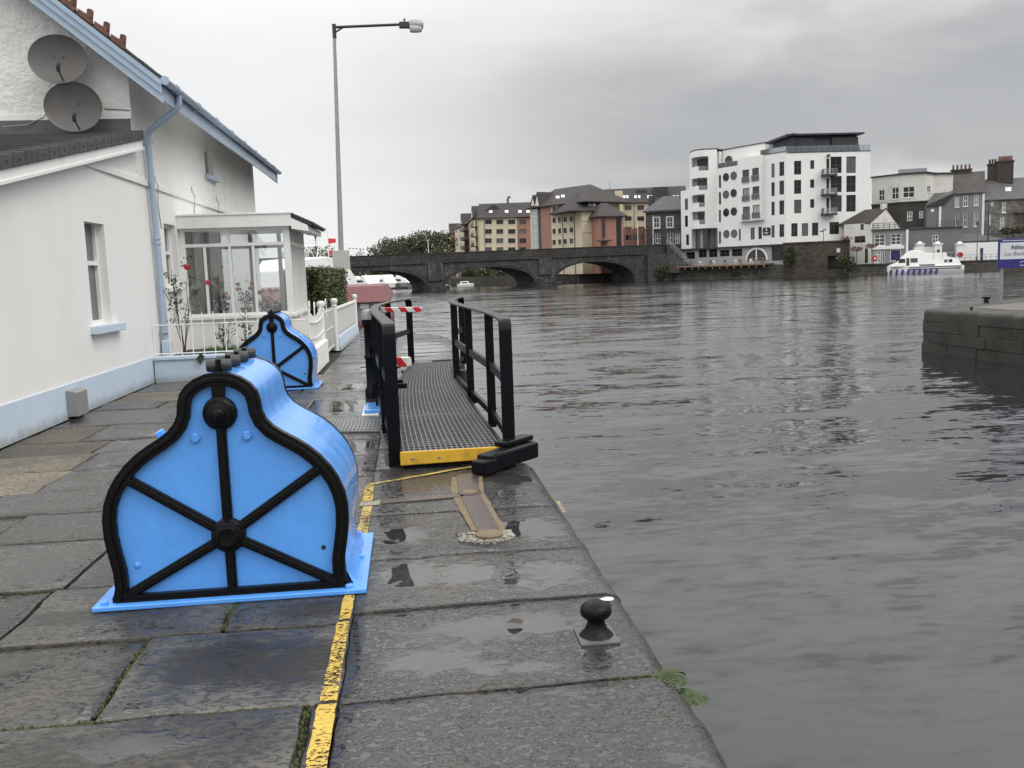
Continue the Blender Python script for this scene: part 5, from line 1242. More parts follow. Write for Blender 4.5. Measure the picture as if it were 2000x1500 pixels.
for px, py in ((1043, 384), (1051, 378)):
    p = fB1.P(fB1.uz(px, py)[0], fB1.uz(px, 402)[1], .4); zt_ = fB1.uz(px, py)[1] + .4
    gm_ = MB(); gm_.prism([p - fB1.u * 1.2, p + fB1.u * 1.2, Vector((p.x, p.y, zt_))], -fB1.n * 5); gm_.build('gablet', M_ROOFD, bb)
    gm_ = MB(); q = p + fB1.n * .05; gm_.prism([q - fB1.u * .7, q + fB1.u * .7, Vector((q.x, q.y, zt_ - .9))], -fB1.n * .1); gm_.build('gablet_face', M_OFFW, bb)
fB2 = Fac(gp(1135.6, 203), gp(1173, 204.5))
uz0, uz1, zB2 = wall(fB2, bb, 1135.6, 1173, 411, M_CREAM, [], depth=9, name='projecting_bay')
for zz in (432, 455): z = fB2.uz(1150, zz)[1]; fbox(MB(), fB2, uz0, uz1, z - .05, z + .05, .0, .03).build('dark_joint', M_BFAR, bb)  # thin dark strips across the bay front
fbox(MB(), fB2, fB2.uz(1157, 440)[0] - .06, fB2.uz(1157, 440)[0] + .06, .7, zB2, .0, .12).build('downpipe', M_BFAR, bb)
zr2 = fB2.uz(1145, 380)[1] + .8; hiproof(fB2, uz0 - 2.6, uz1 + .8, 10, zB2, zr2, 4.2, 3, .8).build('roof', M_ROOFD, bb)
for x in (1149, 1157): skylight(fB2, bb, x, 396, x + 6, 402, uz0, uz1, 10, zB2, zr2, .8)
fB3 = Fac(gp(1172, 199), gp(1218, 200.5))
u3, u4, zB3 = wall(fB3, bb, 1172, 1203, 423, M_TERC, [], depth=8, ytr=421, name='terracotta_bay')
fbox(MB(), fB3, fB3.uz(1203.2, 440)[0], fB3.uz(1213, 440)[0], .6, zB3, -7, -.1).build('dark_glazing', M_GFAR, bb)
fbox(MB(), fB3, fB3.uz(1213.2, 440)[0], fB3.uz(1217.5, 440)[0], .6, zB3, -7, 0).build('terracotta_bay', M_TERC, bb)
hiproof(fB3, u3, fB3.uz(1217.5, 440)[0], 8, zB3, fB3.uz(1187, 400)[1] + .7, 2.6, 2.8, .75).build('roof', M_ROOFD, bb)
sgn = fbox(MB(), fB3, fB3.uz(1176, 440)[0], fB3.uz(1180.5, 440)[0], fB3.uz(1178, 464)[1], fB3.uz(1178, 426)[1], .15, .4).build('vertical_sign', M_PENT, bb)
fbox(MB(), fB3, fB3.uz(1166, 470)[0], fB3.uz(1187, 470)[0], fB3.uz(1176, 472)[1], fB3.uz(1176, 469.5)[1], .0, 2.5).build('canopy', M_PENT, bb)
fB4 = Fac(gp(1200, 228), gp(1335, 226))
rB4 = grid([(1220, 1233.5), (1244.5, 1258)], [(401, 410.5), (422.5, 431.5), (443, 452)])
u5, u6, zB4 = wall(fB4, bb, 1212, 1263, 396, M_CREAM, rB4, depth=10); wins(fB4, bb, rB4, cols=2, sill=M_OFFW)
fbox(MB(), fB4, fB4.uz(1239, 440)[0] - .06, fB4.uz(1239, 440)[0] + .06, .7, zB4, .0, .12).build('downpipe', M_BFAR, bb)
fbox(MB(), fB4, u6 + .01, fB4.uz(1336, 440)[0], .6, zB4, -10, -.1).build('wall', M_CREAM, bb)
zr4 = fB4.uz(1240, 372)[1] + 1.0; ua4 = fB4.uz(1160, 396)[0]; ub4 = fB4.uz(1338, 396)[0]
hiproof(fB4, ua4, ub4, 10, zB4, zr4, 0, 0, .5).build('roof', M_ROOFD, bb)
for x in (1190, 1196, 1217, 1223, 1239, 1246, 1264, 1270, 1314, 1321): skylight(fB4, bb, x, 382, x + 4.6, 387.5, ua4, ub4, 10, zB4, zr4, .5)
fbox(MB(), fB4, fB4.uz(1201, 390)[0], fB4.uz(1216.5, 390)[0], .6, fB4.uz(1208, 374.5)[1], .01, 3).build('stair_tower', M_CREAM, bb)
fbox(MB(), fB4, fB4.uz(1276, 370)[0], fB4.uz(1305, 370)[0], zB4 + .5, fB4.uz(1290, 364)[1], -8, -1.2).build('plant_room', M_PENT, bb)
fbox(MB(), fB4, fB4.uz(1243, 370)[0], fB4.uz(1263, 370)[0], zB4 + .5, fB4.uz(1253, 368.5)[1], -8, -3).build('plant_room', M_PENT, bb)
ant = MB(); p = fB4.P(fB4.uz(1190, 370)[0], zr4 - .2, -5); ant.tube([p, p + Vector((0, 0, 2.2))], .04, 5); ant.bar(p + Vector((-.8, 0, 2.2)), p + Vector((.8, 0, 2.25)), .05, .05); ant.build('aerial', M_BFAR, bb)
fB5 = Fac(gp(1214, 214), gp(1262, 213)); rB5 = [(1222, 459, 1233, 469), (1237, 458, 1248, 468.5), (1252, 457, 1257, 467.5)]
wall(fB5, bb, 1214.5, 1259, 446, M_TERC, rB5, depth=9, name='low_front'); wins(fB5, bb, rB5, cols=2)

# base of the terracotta block seen under the right arch, with its garden
wb5 = bld('riverside_wing', 'low terracotta wall seen through the right arch of the bridge', gp(1150, 222)); f5 = Fac(gp(1080, 214), gp(1200, 212))
r5 = [(1124, 517, 1131, 531)]; wall(f5, wb5, 1118, 1172, 508, M_TERC, r5, z0=-1.2, depth=6); wins(f5, wb5, r5)
rw = thing('river_wall', 'low dark stone river wall seen through the bridge arches', 'wall', (gp(1150, 207)[0], gp(1150, 207)[1], WZ)); f6 = Fac(gp(1060, 207), gp(1262, 205.5))
fbox(MB(), f6, 0, f6.L, WZ - 1, .45, -.8, 0).build('wall', M_QUAYF, rw); fbox(MB(), f6, 0, f6.L, .45, .6, -.9, .08).build('coping', M_BPAR, rw)
rw2 = thing('river_wall', 'dark river wall and jetty seen through the middle arch', 'wall', (gp(960, 214)[0], gp(960, 214)[1], WZ)); f7 = Fac(gp(880, 216), gp(1059, 207.5))
fbox(MB(), f7, 0, f7.L, WZ - 1, .5, -.8, 0).build('wall', M_BROWN, rw2)

# ---- C: dark stone bank building
cb_ = bld('stone_bank_building', 'dark limestone building with hipped slate roof left of the white hotel', gp(1295, 206))
fC = Fac(gp(1258, 206.5), gp(1336, 204.5))
rC = [(1277, 425, 1288, 445), (1302.5, 424, 1314, 444), (1279.5, 455, 1290, 476), (1303, 454, 1315, 476), (1318, 456, 1328, 476)]
u7, u8, zC = wall(fC, cb_, 1261, 1336, 412, M_DSTONE, rC, depth=10, ytr=409)
for r in rC:
    h = fC.rect(*r); o = window(fC, cb_, h, M_WFAR, M_GFAR2, 2, 2, .10, .14); 
    fr_ = MB(); fbox(fr_, fC, h[0] - .2, h[0], h[2] - .25, h[3] + .2, .0, .06); fbox(fr_, fC, h[1], h[1] + .2, h[2] - .25, h[3] + .2, .0, .06); fbox(fr_, fC, h[0], h[1], h[2] - .25, h[2], .0, .08)
    fbox(fr_, fC, h[0], h[1], h[3], h[3] + .2, .0, .06); fr_.build('surround', M_DSTONE if r[1] > 450 else M_OFFW, o)
z = fC.uz(1290, 447.5)[1]; fbox(MB(), fC, u7 - .1, u8, z - .15, z + .15, .0, .15).build('string_course', M_DSTONE, cb_); fbox(MB(), fC, u7 - .5, u8, zC - .4, zC - .02, .0, .5).build('cornice', M_DSTONE, cb_)
hiproof(fC, u7, u8, 10, zC, fC.uz(1300, 390)[1] + 1.1, 4, 2, .5).build('roof', M_ROOFS, cb_)
fbox(MB(), fC, fC.uz(1262, 400)[0], fC.uz(1275, 400)[0], zC, fC.uz(1268, 378)[1], -9, -7).build('chimney', M_DSTONE, cb_)

# ---- D: white hotel
ht = bld('hotel', 'tall white hotel with round windows and dark penthouse on the far bank', gp(1535, 182))
Z0 = .6
fD0 = Fac(gp(1329, 204), gp(1350, 201.5)); r0_ = [(1337.5, 388, 1343.5, 410), (1337.5, 421, 1343.5, 443), (1340, 458, 1345.5, 479)]
wall(fD0, ht, 1329.5, 1350, 372, M_HOTEL, r0_, z0=5.2, depth=9); wins(fD0, ht, r0_, cols=1, rows=2)
# rounded tower: facets following a curve
tw = [(1349, 204), (1351.5, 201), (1357, 198.9), (1366, 197.6), (1378, 197.1), (1402, 197.2)]
twp = [gp(*t) for t in tw]
ytt = [298, 297, 295.5, 294, 292.5, 289.5]
for k in range(len(tw) - 1):
    f = Fac(twp[k], twp[k + 1]); top = f.uz((tw[k][0] + tw[k + 1][0]) / 2, (ytt[k] + ytt[k + 1]) / 2)[1] if k < 4 else f.uz(1385, 292)[1]
    top = Fac(twp[3], twp[4]).uz(1372, 293)[1]
    holes = []
    fl = [(305.5, 333), (347, 371), (379.5, 404), (412.5, 438)]
    if 0 < k < 4 or k == 4:
        for j, (ya, yb) in enumerate(fl):
            ref = Fac(twp[3], twp[4]); za, zb_ = ref.uz(1372, yb)[1], ref.uz(1372, ya)[1]
            lim = f.L if k < 4 else f.uz((1384, 1382, 1377, 1377)[j] + 0, (ya + yb) / 2)[0]
            if k == 3 and j > 1: lim = f.uz(1377, 390)[0]
            if lim > .3: holes.append((.0 + (.0 if k > 1 else .2), lim - (0 if k < 3 else .01), za, zb_))
    # upright strips between the floor openings
    zb0 = Fac(twp[3], twp[4]).uz(1372, 446)[1]
    zc = zb0; spans = sorted([(h[2], h[3]) for h in holes])
    def tpart(*q): fbox(MB(), f, *q, -.35, 0).build('tower_wall', M_HOTEL, ht)
    for a, b in spans + [(top, top)]:
        tpart(0, f.L, zc, a); zc = b
    for h in holes:
        if h[1] < f.L - .05: tpart(h[1], f.L, h[2], h[3])
        if h[0] > .05: tpart(0, h[0], h[2], h[3])
    for h in holes:
        b_ = MB(); fbox(b_, f, h[0], h[1], h[2], h[2] + .95, -.2, -.05); b_.build('balcony_parapet', M_HOTEL if k < 3 else M_GLASSR, ht)
tb = [Vector((x, y, 0)) for x, y in twp]; back = fD0.n * -9
cen = (tb[0] + tb[-1]) / 2 + Fac(twp[0], twp[-1]).n * -.8
topT = Fac(twp[3], twp[4]).uz(1372, 293)[1]; botT = Fac(twp[3], twp[4]).uz(1372, 446)[1]
mb = MB(); ff_ = Fac(twp[1], twp[-1]); fbox(mb, ff_, -1.0, ff_.L, botT, topT - .3, -9, -1.2); mb.build('tower_core', M_HOTEL, ht)
mb = MB(); mb.prism([Vector((p.x, p.y, topT)) for p in tb] + [Vector((tb[-1].x, tb[-1].y, topT)) + ff_.n * -9, Vector((tb[0].x, tb[0].y, topT)) + ff_.n * -9], (0, 0, .25)); mb.build('tower_roof', M_BPAR, ht)
for (ya, yb) in fl:
    za, zb_ = Fac(twp[3], twp[4]).uz(1372, yb)[1], Fac(twp[3], twp[4]).uz(1372, ya)[1]
    window(ff_, ht, (1.0, ff_.L - 2.2, za + .1, zb_ - .2), M_BFAR, M_GFAR, 3, 1, .1, 1.0)
    mb = MB(); mb.prism([Vector((p.x, p.y, za - .25)) - ff_.n * .1 for p in tb] + [Vector((tb[-1].x, tb[-1].y, za - .25)) - ff_.n * 2, Vector((tb[0].x, tb[0].y, za - .25)) - ff_.n * 2], (0, 0, .24)); mb.build('balcony_slab', M_HOTEL, ht)
# tower ground floor
mb = fbox(MB(), ff_, -.5, ff_.L, 5.2, botT - .02, -8, -1.5); mb.build('lounge_glazing', M_GFAR, ht)
for u in np.linspace(.5, ff_.L - .2, 5): fbox(MB(), ff_, u - .07, u + .07, 5.2, botT - .02, -1.5, -1.4).build('glazing_bar', M_BFAR, ht)
MB().tube([ff_.P(ff_.L * .42, 1.4, .3), ff_.P(ff_.L * .42, botT, .3)], .3, 12).build('column', M_HGREY, ht, smooth=True)
# long front
fD2 = Fac(gp(1402, 197.2), gp(1535, 182)); 
rowsD = [(342, 367), (375.5, 399.5), (410, 434), (452, 476)]
r2 = [(1403.8, a, 1408.2, b) for a, b in rowsD]
r2 += [(1443, a, 1446.8, b) for a, b in [(334, 359), (368.5, 393), (405, 428.5), (447, 470)]]
r2 += [(1506.5, a, 1513, b) for a, b in [(319.5, 347), (356, 383), (394, 420.5), (440, 464)]] + [(1522, a, 1531.5, b) for a, b in [(316, 343.5), (353, 380), (391.5, 419), (438, 463)]]
r2 += [(1466, 444.5, 1474, 468), (1481, 443, 1488, 467)]
zD = fD2.uz(1490, 303.5)[1]; zT = fD2.uz(1424, 326)[1]; uT = fD2.uz(1447, 320)[0]
h2 = [fD2.rect(*r) for r in r2]
mb = MB(); fwall(mb, fD2, 0, uT, 5.2, zT, h2, .25, 9); mb.build('front_wall', M_HOTEL, ht)
mb = MB(); fwall(mb, fD2, uT + .005, fD2.L, 5.2, zD, h2, .25, 9); mb.build('front_wall', M_HOTEL, ht)
for h in h2: window(fD2, ht, h, M_BFAR, M_GFAR, 2 if h[1] - h[0] > 1.0 else 1, 2, .09, .15, sill=None)
for px, py in ((1418, 346), (1433, 343), (1418, 380), (1433, 377), (1418.5, 415), (1433.5, 413), (1419, 457), (1434, 456)):
    u, z = fD2.uz(px, py); rr_ = .86
    o = MB().lathe([(rr_, -.1), (rr_, .07), (rr_ - .12, .09), (rr_ - .14, .0)], fD2.P(u, z, 0), fD2.n, 24).build('porthole', M_BFAR, ht, smooth=True)
    MB().lathe([(rr_ - .1, .0), (rr_ - .1, .03), (0, .031)], fD2.P(u, z, 0), fD2.n, 24).build('pane', M_GFAR, o)
# projecting bay
ub0, ub1 = fD2.uz(1447.5, 380)[0], fD2.uz(1493, 380)[0]; zb0 = fD2.uz(1475, 431)[1]
rb_ = [(1450, 331.5, 1463, 356), (1469, 328, 1482, 352.5), (1450.5, 367.5, 1464, 392), (1469.5, 364, 1483, 388.5), (1450.5, 403.5, 1464.5, 428), (1470, 400, 1484, 425)]
fDb = Fac((fD2.P(ub0, 0, 1.0).x, fD2.P(ub0, 0, 1.0).y), (fD2.P(ub1, 0, 1.0).x, fD2.P(ub1, 0, 1.0).y)); hb_ = [fDb.rect(*r) for r in rb_]
mb = MB(); fwall(mb, fDb, 0, fDb.L, zb0, fDb.uz(1470, 305)[1], hb_, .25, .98); mb.build('projecting_bay', M_HOTEL, ht)
for h in hb_:
    o = window(fDb, ht, h, M_BFAR, M_GFAR2, 2, 1, .1, .15)
    b_ = MB(); fbox(b_, fDb, h[0] - .1, h[1] + .1, h[2], h[2] + 1.0, .14, .17); b_.build('juliet_balcony', M_GLASSR, o)
    b_ = MB(); fbox(b_, fDb, h[0] - .1, h[1] + .1, h[2] + 1.0, h[2] + 1.06, .10, .2); fbox(b_, fDb, h[0] - .1, h[1] + .1, h[2] - .06, h[2], .0, .2); b_.build('balcony_rail', M_GALV, o)
# right front
fD3 = Fac(gp(1535, 182), gp(1698, 183.5))
r3 = [(1551, a, 1565, b) for a, b in [(314, 341), (351.5, 378.5), (390, 416.5)]] + [(1582.5, a, 1590.5, b) for a, b in [(313, 330), (350.5, 367), (389, 406)]]
r3 += [(1622, a, 1644, b) for a, b in [(306, 338), (344, 375.5), (381.5, 413.5)]] + [(1653, a, 1671.5, b) for a, b in [(305.5, 338), (343, 375), (380.5, 413.5)]] + [(1614, a, 1620, b) for a, b in [(310, 341), (348, 379), (386, 417)]]
r3 += [(1545.5, 436, 1558, 462), (1566, 436, 1578.5, 461), (1586, 435, 1598.5, 460), (1620, 433.5, 1639, 457.5)]
zD3 = fD3.uz(1615, 297)[1]; h3 = [fD3.rect(*r) for r in r3]
mb = MB(); fwall(mb, fD3, 0, fD3.L, 5.0, zD3, h3, .25, 16); mb.build('front_wall', M_HOTEL, ht)
for h in h3: window(fD3, ht, h, M_BFAR, M_GFAR, 2 if h[1] - h[0] > 1.2 else 1, 1 if h[3] - h[2] < 2 else 2, .1, .15)
for yb in (341.5, 379.5, 417.5):
    a, b = fD3.uz(1603, yb)[0], fD3.uz(1629, yb)[0]; z = fD3.uz(1616, yb)[1]
    o = fbox(MB(), fD3, a, b, z - .35, z, .0, 1.5).build('balcony', M_PENT, ht)
    b_ = MB(); fbox(b_, fD3, a, b, z, z + 1.05, 1.44, 1.47); fbox(b_, fD3, a, a + .03, z, z + 1.05, .05, 1.44); fbox(b_, fD3, b - .03, b, z, z + 1.05, .05, 1.44); b_.build('balustrade', M_GLASSR, o)
    b_ = MB(); fbox(b_, fD3, a, b, z + 1.05, z + 1.1, 1.42, 1.49)
    for q in (0, .33, .66, 1): fbox(b_, fD3, a + (b - a - .05) * q, a + (b - a - .05) * q + .05, z, z + 1.05, 1.475, 1.50)
    b_.build('rail', M_GALV, o)
u = fD3.uz(1617, 306)[0]; MB().lathe([(.35, 0), (.3, .4)], fD3.P(u, fD3.uz(1617, 306)[1], .3), n=10).build('wall_lamp', M_PENT, ht)
# set-back upper storey over the long front
fDs = Fac((fD2.P(-1, 0, -2.2).x, fD2.P(-1, 0, -2.2).y), (fD2.P(fD2.L, 0, -2.2).x, fD2.P(fD2.L, 0, -2.2).y))
mb = MB(); fbox(mb, fDs, .5, fDs.uz(1494, 300)[0], zT - .2, fDs.uz(1440, 288.5)[1], -6.5, 0); mb.build('set_back_storey', M_HOTEL, ht)
fbox(MB(), fDs, .4, fDs.uz(1496, 300)[0], fDs.uz(1440, 288.5)[1], fDs.uz(1440, 287)[1], -6.6, .15).build('parapet_cap', M_BPAR, ht)
o = MB().lathe([(1.05, -.1), (1.05, .06), (.9, .08), (.9, .0)], fDs.P(*fDs.uz(1423.5, 314), 0), fDs.n, 24).build('round_window', M_BFAR, ht, smooth=True); MB().lathe([(.92, 0), (.92, .03), (0, .031)], fDs.P(*fDs.uz(1423.5, 314), 0), fDs.n, 24).build('pane', M_GFAR, o)
b_ = MB(); fbox(b_, fD2, .2, uT, zT + .05, zT + 1.0, -.15, -.12); b_.build('terrace_glass', M_GLASSR, ht)
b_ = MB(); fbox(b_, fD2, .2, uT, zT + 1.0, zT + 1.06, -.17, -.10)
for q in np.linspace(.2, uT - .1, 7): fbox(b_, fD2, q, q + .06, zT, zT + 1.0, -.12, -.08)
b_.build('terrace_rail', M_GALV, ht)
# penthouse
fP = Fac((fD3.P(-1.5, 0, -2.0).x, fD3.P(-1.5, 0, -2.0).y), (fD3.P(fD3.L, 0, -2.0).x, fD3.P(fD3.L, 0, -2.0).y))
zp1 = fP.uz(1600, 264.5)[1]
mb = MB(); a, b, c, d = fP.uz(1540, 280)[0], fP.uz(1682, 280)[0], fP.uz(1534, 280)[0], fP.uz(1678, 268)[0]
mb.hexa([fP.P(a - 1.0, zD3 - .2, 0), fP.P(b, zD3 - .2, 0), fP.P(b, zD3 - .2, -10), fP.P(a - 1.0, zD3 - .2, -10), fP.P(a - .2, zp1, -.6), fP.P(b - .7, zp1, -.6), fP.P(b - .7, zp1, -10), fP.P(a - .2, zp1, -10)]); mb.build('penthouse', M_PENT, ht)
for xa, xb in ((1543, 1590), (1625, 1676)):
    q0, q1 = fP.uz(xa, 280)[0], fP.uz(xb, 280)[0]
    fbox(MB(), fP, q0, q1, zD3 + .3, zp1 - .45, -.45, .06).build('penthouse_glazing', M_GFAR2, ht)
fbox(MB(), fP, fP.uz(1534, 264)[0], fP.uz(1684.5, 264)[0], zp1, zp1 + .32, -11, .9).build('penthouse_roof', M_PENT, ht)
fbox(MB(), fD2, fD2.uz(1497, 280)[0], fD2.L - .2, zD - .1, zp1 - .3, -8, -2.0).build('penthouse', M_PENT, ht)
mb = MB(); q0, q1 = fD2.uz(1488, 280)[0], fD2.L + .6; mb.hexa([fD2.P(q0, zp1 - .9, -1.2), fD2.P(q1, zp1 - .02, -1.2), fD2.P(q1, zp1 - .02, -9), fD2.P(q0, zp1 - .9, -9), fD2.P(q0, zp1 - .6, -1.2), fD2.P(q1, zp1 + .3, -1.2), fD2.P(q1, zp1 + .3, -9), fD2.P(q0, zp1 - .6, -9)]); mb.build('penthouse_roof', M_PENT, ht)
b_ = MB(); fbox(b_, fD3, .05, fD3.L - .05, zD3 + .05, zD3 + 1.15, -.25, -.22); fbox(b_, fD2, uT + 5, fD2.L - .1, zD + .05, zD + 1.1, -.25, -.22); b_.build('roof_balustrade', M_GLASSR, ht)
b_ = MB(); fbox(b_, fD3, .05, fD3.L - .05, zD3 + 1.15, zD3 + 1.22, -.28, -.2)
for q in np.linspace(.05, fD3.L - .12, 14): fbox(b_, fD3, q, q + .06, zD3, zD3 + 1.15, -.22, -.17)
b_.build('roof_rail', M_GALV, ht)
fbox(MB(), fD3, -.05, fD3.L + .05, zD3, zD3 + .12, -.6, .08).build('parapet_cap', M_BPAR, ht)
fbox(MB(), fD2, uT + .6, fD2.L, zD, zD + .12, -.6, .07).build('parapet_cap', M_BPAR, ht)
# sign
hsgn = fbox(MB(), fD2, fD2.uz(1491, 450)[0], fD2.uz(1505, 450)[0], fD2.uz(1498, 459)[1], fD2.uz(1498, 444.5)[1], .05, .16).build('wall_sign', M_DARK, ht)
su, sz_ = fD2.uz(1498, 448.5); MB().lathe([(.22, 0), (.22, .02)], fD2.P(su, sz_, .165), fD2.n, 14).build('emblem', M_WFAR, hsgn)
for dz, hw_ in ((-.55, .55), (-.8, .42)): fbox(MB(), fD2, su - hw_, su + hw_, sz_ + dz - .05, sz_ + dz + .05, .16, .18).build('lettering', M_WFAR, hsgn)
# arcade on the quay
fAr = Fac(gp(1331, 200), gp(1537, 180.5)); zc0, zc1 = fAr.uz(1332, 483)[1], fAr.uz(1535, 465)[1]; zar = 5.15
rar = [(1340, 492.5, 1357, 506), (1364, 486, 1380.5, 503), (1384, 485, 1401, 502.5), (1405.5, 488, 1424.5, 501), (1429, 486, 1449.5, 500.5), (1507, 480, 1530.5, 509)]
har = [fAr.rect(*r) for r in rar]; ua_ = fAr.uz(1457, 500)[0]; ub_ = fAr.uz(1500, 498)[0]
mb = MB(); fwall(mb, fAr, .1, fAr.L, .6, zar - .25, har, .4, 6); mb.build('arcade_wall', M_HGREY, ht)
for h in har: window(fAr, ht, h, M_BFAR, M_GFAR, 2, 2, .1, .3)
fbox(MB(), fAr, .0, fAr.L + .2, zar - .25, zar + .06, -5, .5).build('arcade_canopy', M_PENT, ht)
uc2 = (ua_ + ub_) / 2; rw_ = (ub_ - ua_) / 2; zs_ = fAr.uz(1478, 508)[1]; ah = fAr.uz(1478, 483)[1] - zs_
for k_, (sc, mt, oo) in enumerate(((1.0, M_HOTEL, .12), (.86, M_GFAR, .16))):
    mb = MB(); mb.prism([fAr.P(uc2 + rw_ * sc * math.cos(t), zs_ + ah * sc * math.sin(t), .01) for t in np.linspace(0, math.pi, 20)], fAr.n * oo); mb.build(('arch_surround', 'arch_glazing')[k_], mt, ht)
fbox(MB(), fAr, uc2 - .12, uc2 + .12, zs_, zs_ + ah * .86, .16, .22).build('glazing_bar', M_WFAR, ht)
# terrace deck, steps and quay wall
M_DECK = pbr('timber_deck', (.22, .14, .085), .7, var=.2, vscale=2)
dk = thing('terrace_deck', 'timber terrace deck over the river in front of the white hotel', 'deck', (gp(1400, 190)[0], gp(1400, 190)[1], 1.2)); fK = Fac(gp(1322, 193.5), gp(1493, 180))
zk = fK.uz(1400, 517.5)[1]
fbox(MB(), fK, 0, fK.L, zk - .3, zk, -7, .0).build('boards', M_DECK, dk)
for q in np.linspace(.2, fK.L - .3, 13): fbox(MB(), fK, q, q + .18, zk - .8, zk - .31, -.5, -.05).build('bracket', M_DECK, dk)
for q in np.linspace(.1, fK.L - .2, 12): fbox(MB(), fK, q, q + .07, zk, zk + 1.0, -.12, -.05).build('rail_post', M_GALV, dk)
for z in (.5, 1.0): fbox(MB(), fK, .1, fK.L - .1, zk + z - .03, zk + z + .03, -.13, -.04).build('rail', M_GALV, dk)
chp = None
for i, q in enumerate(np.linspace(2.2, fK.L - 2.2, 9)):
    p = fK.P(q, zk, -1.6 - (i % 3) * .9)
    t = thing('terrace_chair', '', 'chair', p, 'chairs and stools on the hotel terrace'); t['label'] = ('first', 'first', 'second', 'second', 'third', 'third', 'fourth', 'fourth', 'last')[i] + (' pale' if i % 2 else ' reddish') + ' wooden chair from the bridge steps on the hotel terrace'
    mm_ = M_OFFW if i % 2 else pbr('red_brown_wood', (.20, .07, .04), .6)
    t.location = p
    MB().box(-.28, .28, -.28, .28, .42, .48).build('seat', mm_, t, local=True); MB().box(-.28, .28, .22, .28, .48, 1.0).build('backrest', mm_, t, local=True)
    for sx_ in (-.24, .24):
        for sy_ in (-.24, .24): MB().box(sx_ - .03, sx_ + .03, sy_ - .03, sy_ + .03, 0, .42).build('leg', mm_, t, local=True)
qw = thing('hotel_quay_wall', 'dark stained quay wall under the hotel terrace deck', 'wall', (gp(1420, 190)[0], gp(1420, 190)[1], WZ)); fQ = Fac(gp(1318, 195.5), gp(1536, 178.5))
fbox(MB(), fQ, 0, fQ.L, WZ - 2, zk - .32, -3, -.3).build('wall', M_QUAYF, qw); fbox(MB(), fQ, 0, fQ.L, WZ - 2, WZ + .35, -.3, .2).build('footing', M_QUAYF, qw)
fbox(MB(), fQ, fQ.uz(1428, 538)[0], fQ.uz(1445, 538)[0], WZ, WZ + 1.3, -.29, -.1).build('culvert', M_DARK, qw)
ss = thing('stone_steps', 'railed stone steps climbing from the terrace to the bridge', 'steps', (gp(1325, 196)[0], gp(1325, 196)[1], 1)); fS = Fac(gp(1302, 195), gp(1344, 193))
za, zb_ = fS.uz(1305, 478)[1], zk
for k in range(14):
    q = k / 14; fbox(MB(), fS, fS.L * q, fS.L * (q + 1 / 14), .2, za + (zb_ - za) * (q + .5 / 14), -2.2, -.4).build('step', M_DSTONE, ss)
for oo in (-.38, -2.3):
    mb = MB(); mb.bar(fS.P(0, za + 1.1, oo), fS.P(fS.L, zb_ + 1.0, oo), .14, .12); mb.bar(fS.P(0, za + .5, oo), fS.P(fS.L, zb_ + .4, oo), .08, .08)
    for k in range(6): q = k / 5.01; mb.bar(fS.P(fS.L * q, za + (zb_ - za) * q, oo), fS.P(fS.L * q, za + (zb_ - za) * q + 1.1, oo), .08, .08, (1, 0, 0))
    mb.build('handrail', M_GALV, ss)
bw = thing('rubble_wall', 'high brown rubble retaining wall below the right side of the hotel', 'wall', (gp(1590, 176)[0], gp(1590, 176)[1], WZ)); fW = Fac(gp(1530, 178.5), gp(1658, 174))
zw0, zw1 = fW.uz(1532, 475)[1], fW.uz(1655, 473)[1]
h_ = fW.rect(1617, 500, 1648, 526); mb = MB(); fwall(mb, fW, 0, fW.L, WZ - 2, (zw0 + zw1) / 2, [h_], .8, 5); mb.build('wall', M_BROWN, bw); fbox(MB(), fW, h_[0], h_[1], h_[2], h_[3], -.9, -.7).build('gate', M_DARK, bw)
fbox(MB(), fW, -.1, fW.L + .1, (zw0 + zw1) / 2, (zw0 + zw1) / 2 + .25, -5, .15).build('coping', M_BROWN, bw)
fbox(MB(), fW, fW.uz(1634, 489)[0], fW.uz(1641, 489)[0], fW.uz(1638, 493)[1], fW.uz(1638, 485)[1], .0, .05).build('notice', M_OFFW, bw)
# ---- E: bay fronted building on dark base
eb = bld('bay_fronted_building', 'stained white building with canted bay above a dark brown base', gp(1780, 190))
pE = [gp(1701, 193), gp(1760, 187.5), gp(1806, 186), gp(1823, 189), gp(1858, 189.5)]
xsE = [1701, 1760, 1806, 1823, 1858]; yE = [349, 341, 338, 337, 335]; yEb = [401, 394, 391, 391, 391]
rE = {0: [(1716, 370.5, 1727.5, 392), (1741.5, 366, 1755.5, 389)], 1: [(1763.5, 364.5, 1786.5, 386)], 2: [(1811, 363, 1818, 375.5)], 3: []}
rEl = {0: [(1764 - 40, 415, 1770 - 40, 428)], 1: [(1771.5, 413, 1782, 431.5), (1795, 412, 1803, 426)], 2: [], 3: []}
fE1 = Fac(pE[1], pE[2]); zEt = fE1.uz(1783, 340)[1]; zEb = fE1.uz(1783, 393)[1]
for k in range(4):
    f = Fac(pE[k], pE[k + 1]); zb_ = zEb
    hs_ = [f.rect(*r) for r in rE[k]]; mb = MB(); fwall(mb, f, 0, f.L, zb_, zEt, hs_, .22, 6); mb.build('upper_wall', M_OFFW, eb)
    for h in hs_: window(f, eb, h, M_WFAR, M_GFAR, 2, 2, .12, .14, sill=M_OFFW)
    hl = [f.rect(*r) for r in rEl[k]]; mb = MB(); fwall(mb, f, 0, f.L, .6, zb_ - .02, hl, .22, 6); mb.build('base_wall', M_DBRN, eb)
    for h in hl: window(f, eb, h, M_WFAR, M_GFAR, 2, 2, .14, .1)
    fbox(MB(), f, -.2, f.L + .2, zEt, zEt + .3, -6.5, .35).build('eaves', M_BPAR, eb)
    fbox(MB(), f, -.1, f.L + .1, zb_ - .25, zb_ - .0, .0, .2).build('ledge', M_DBRN, eb)
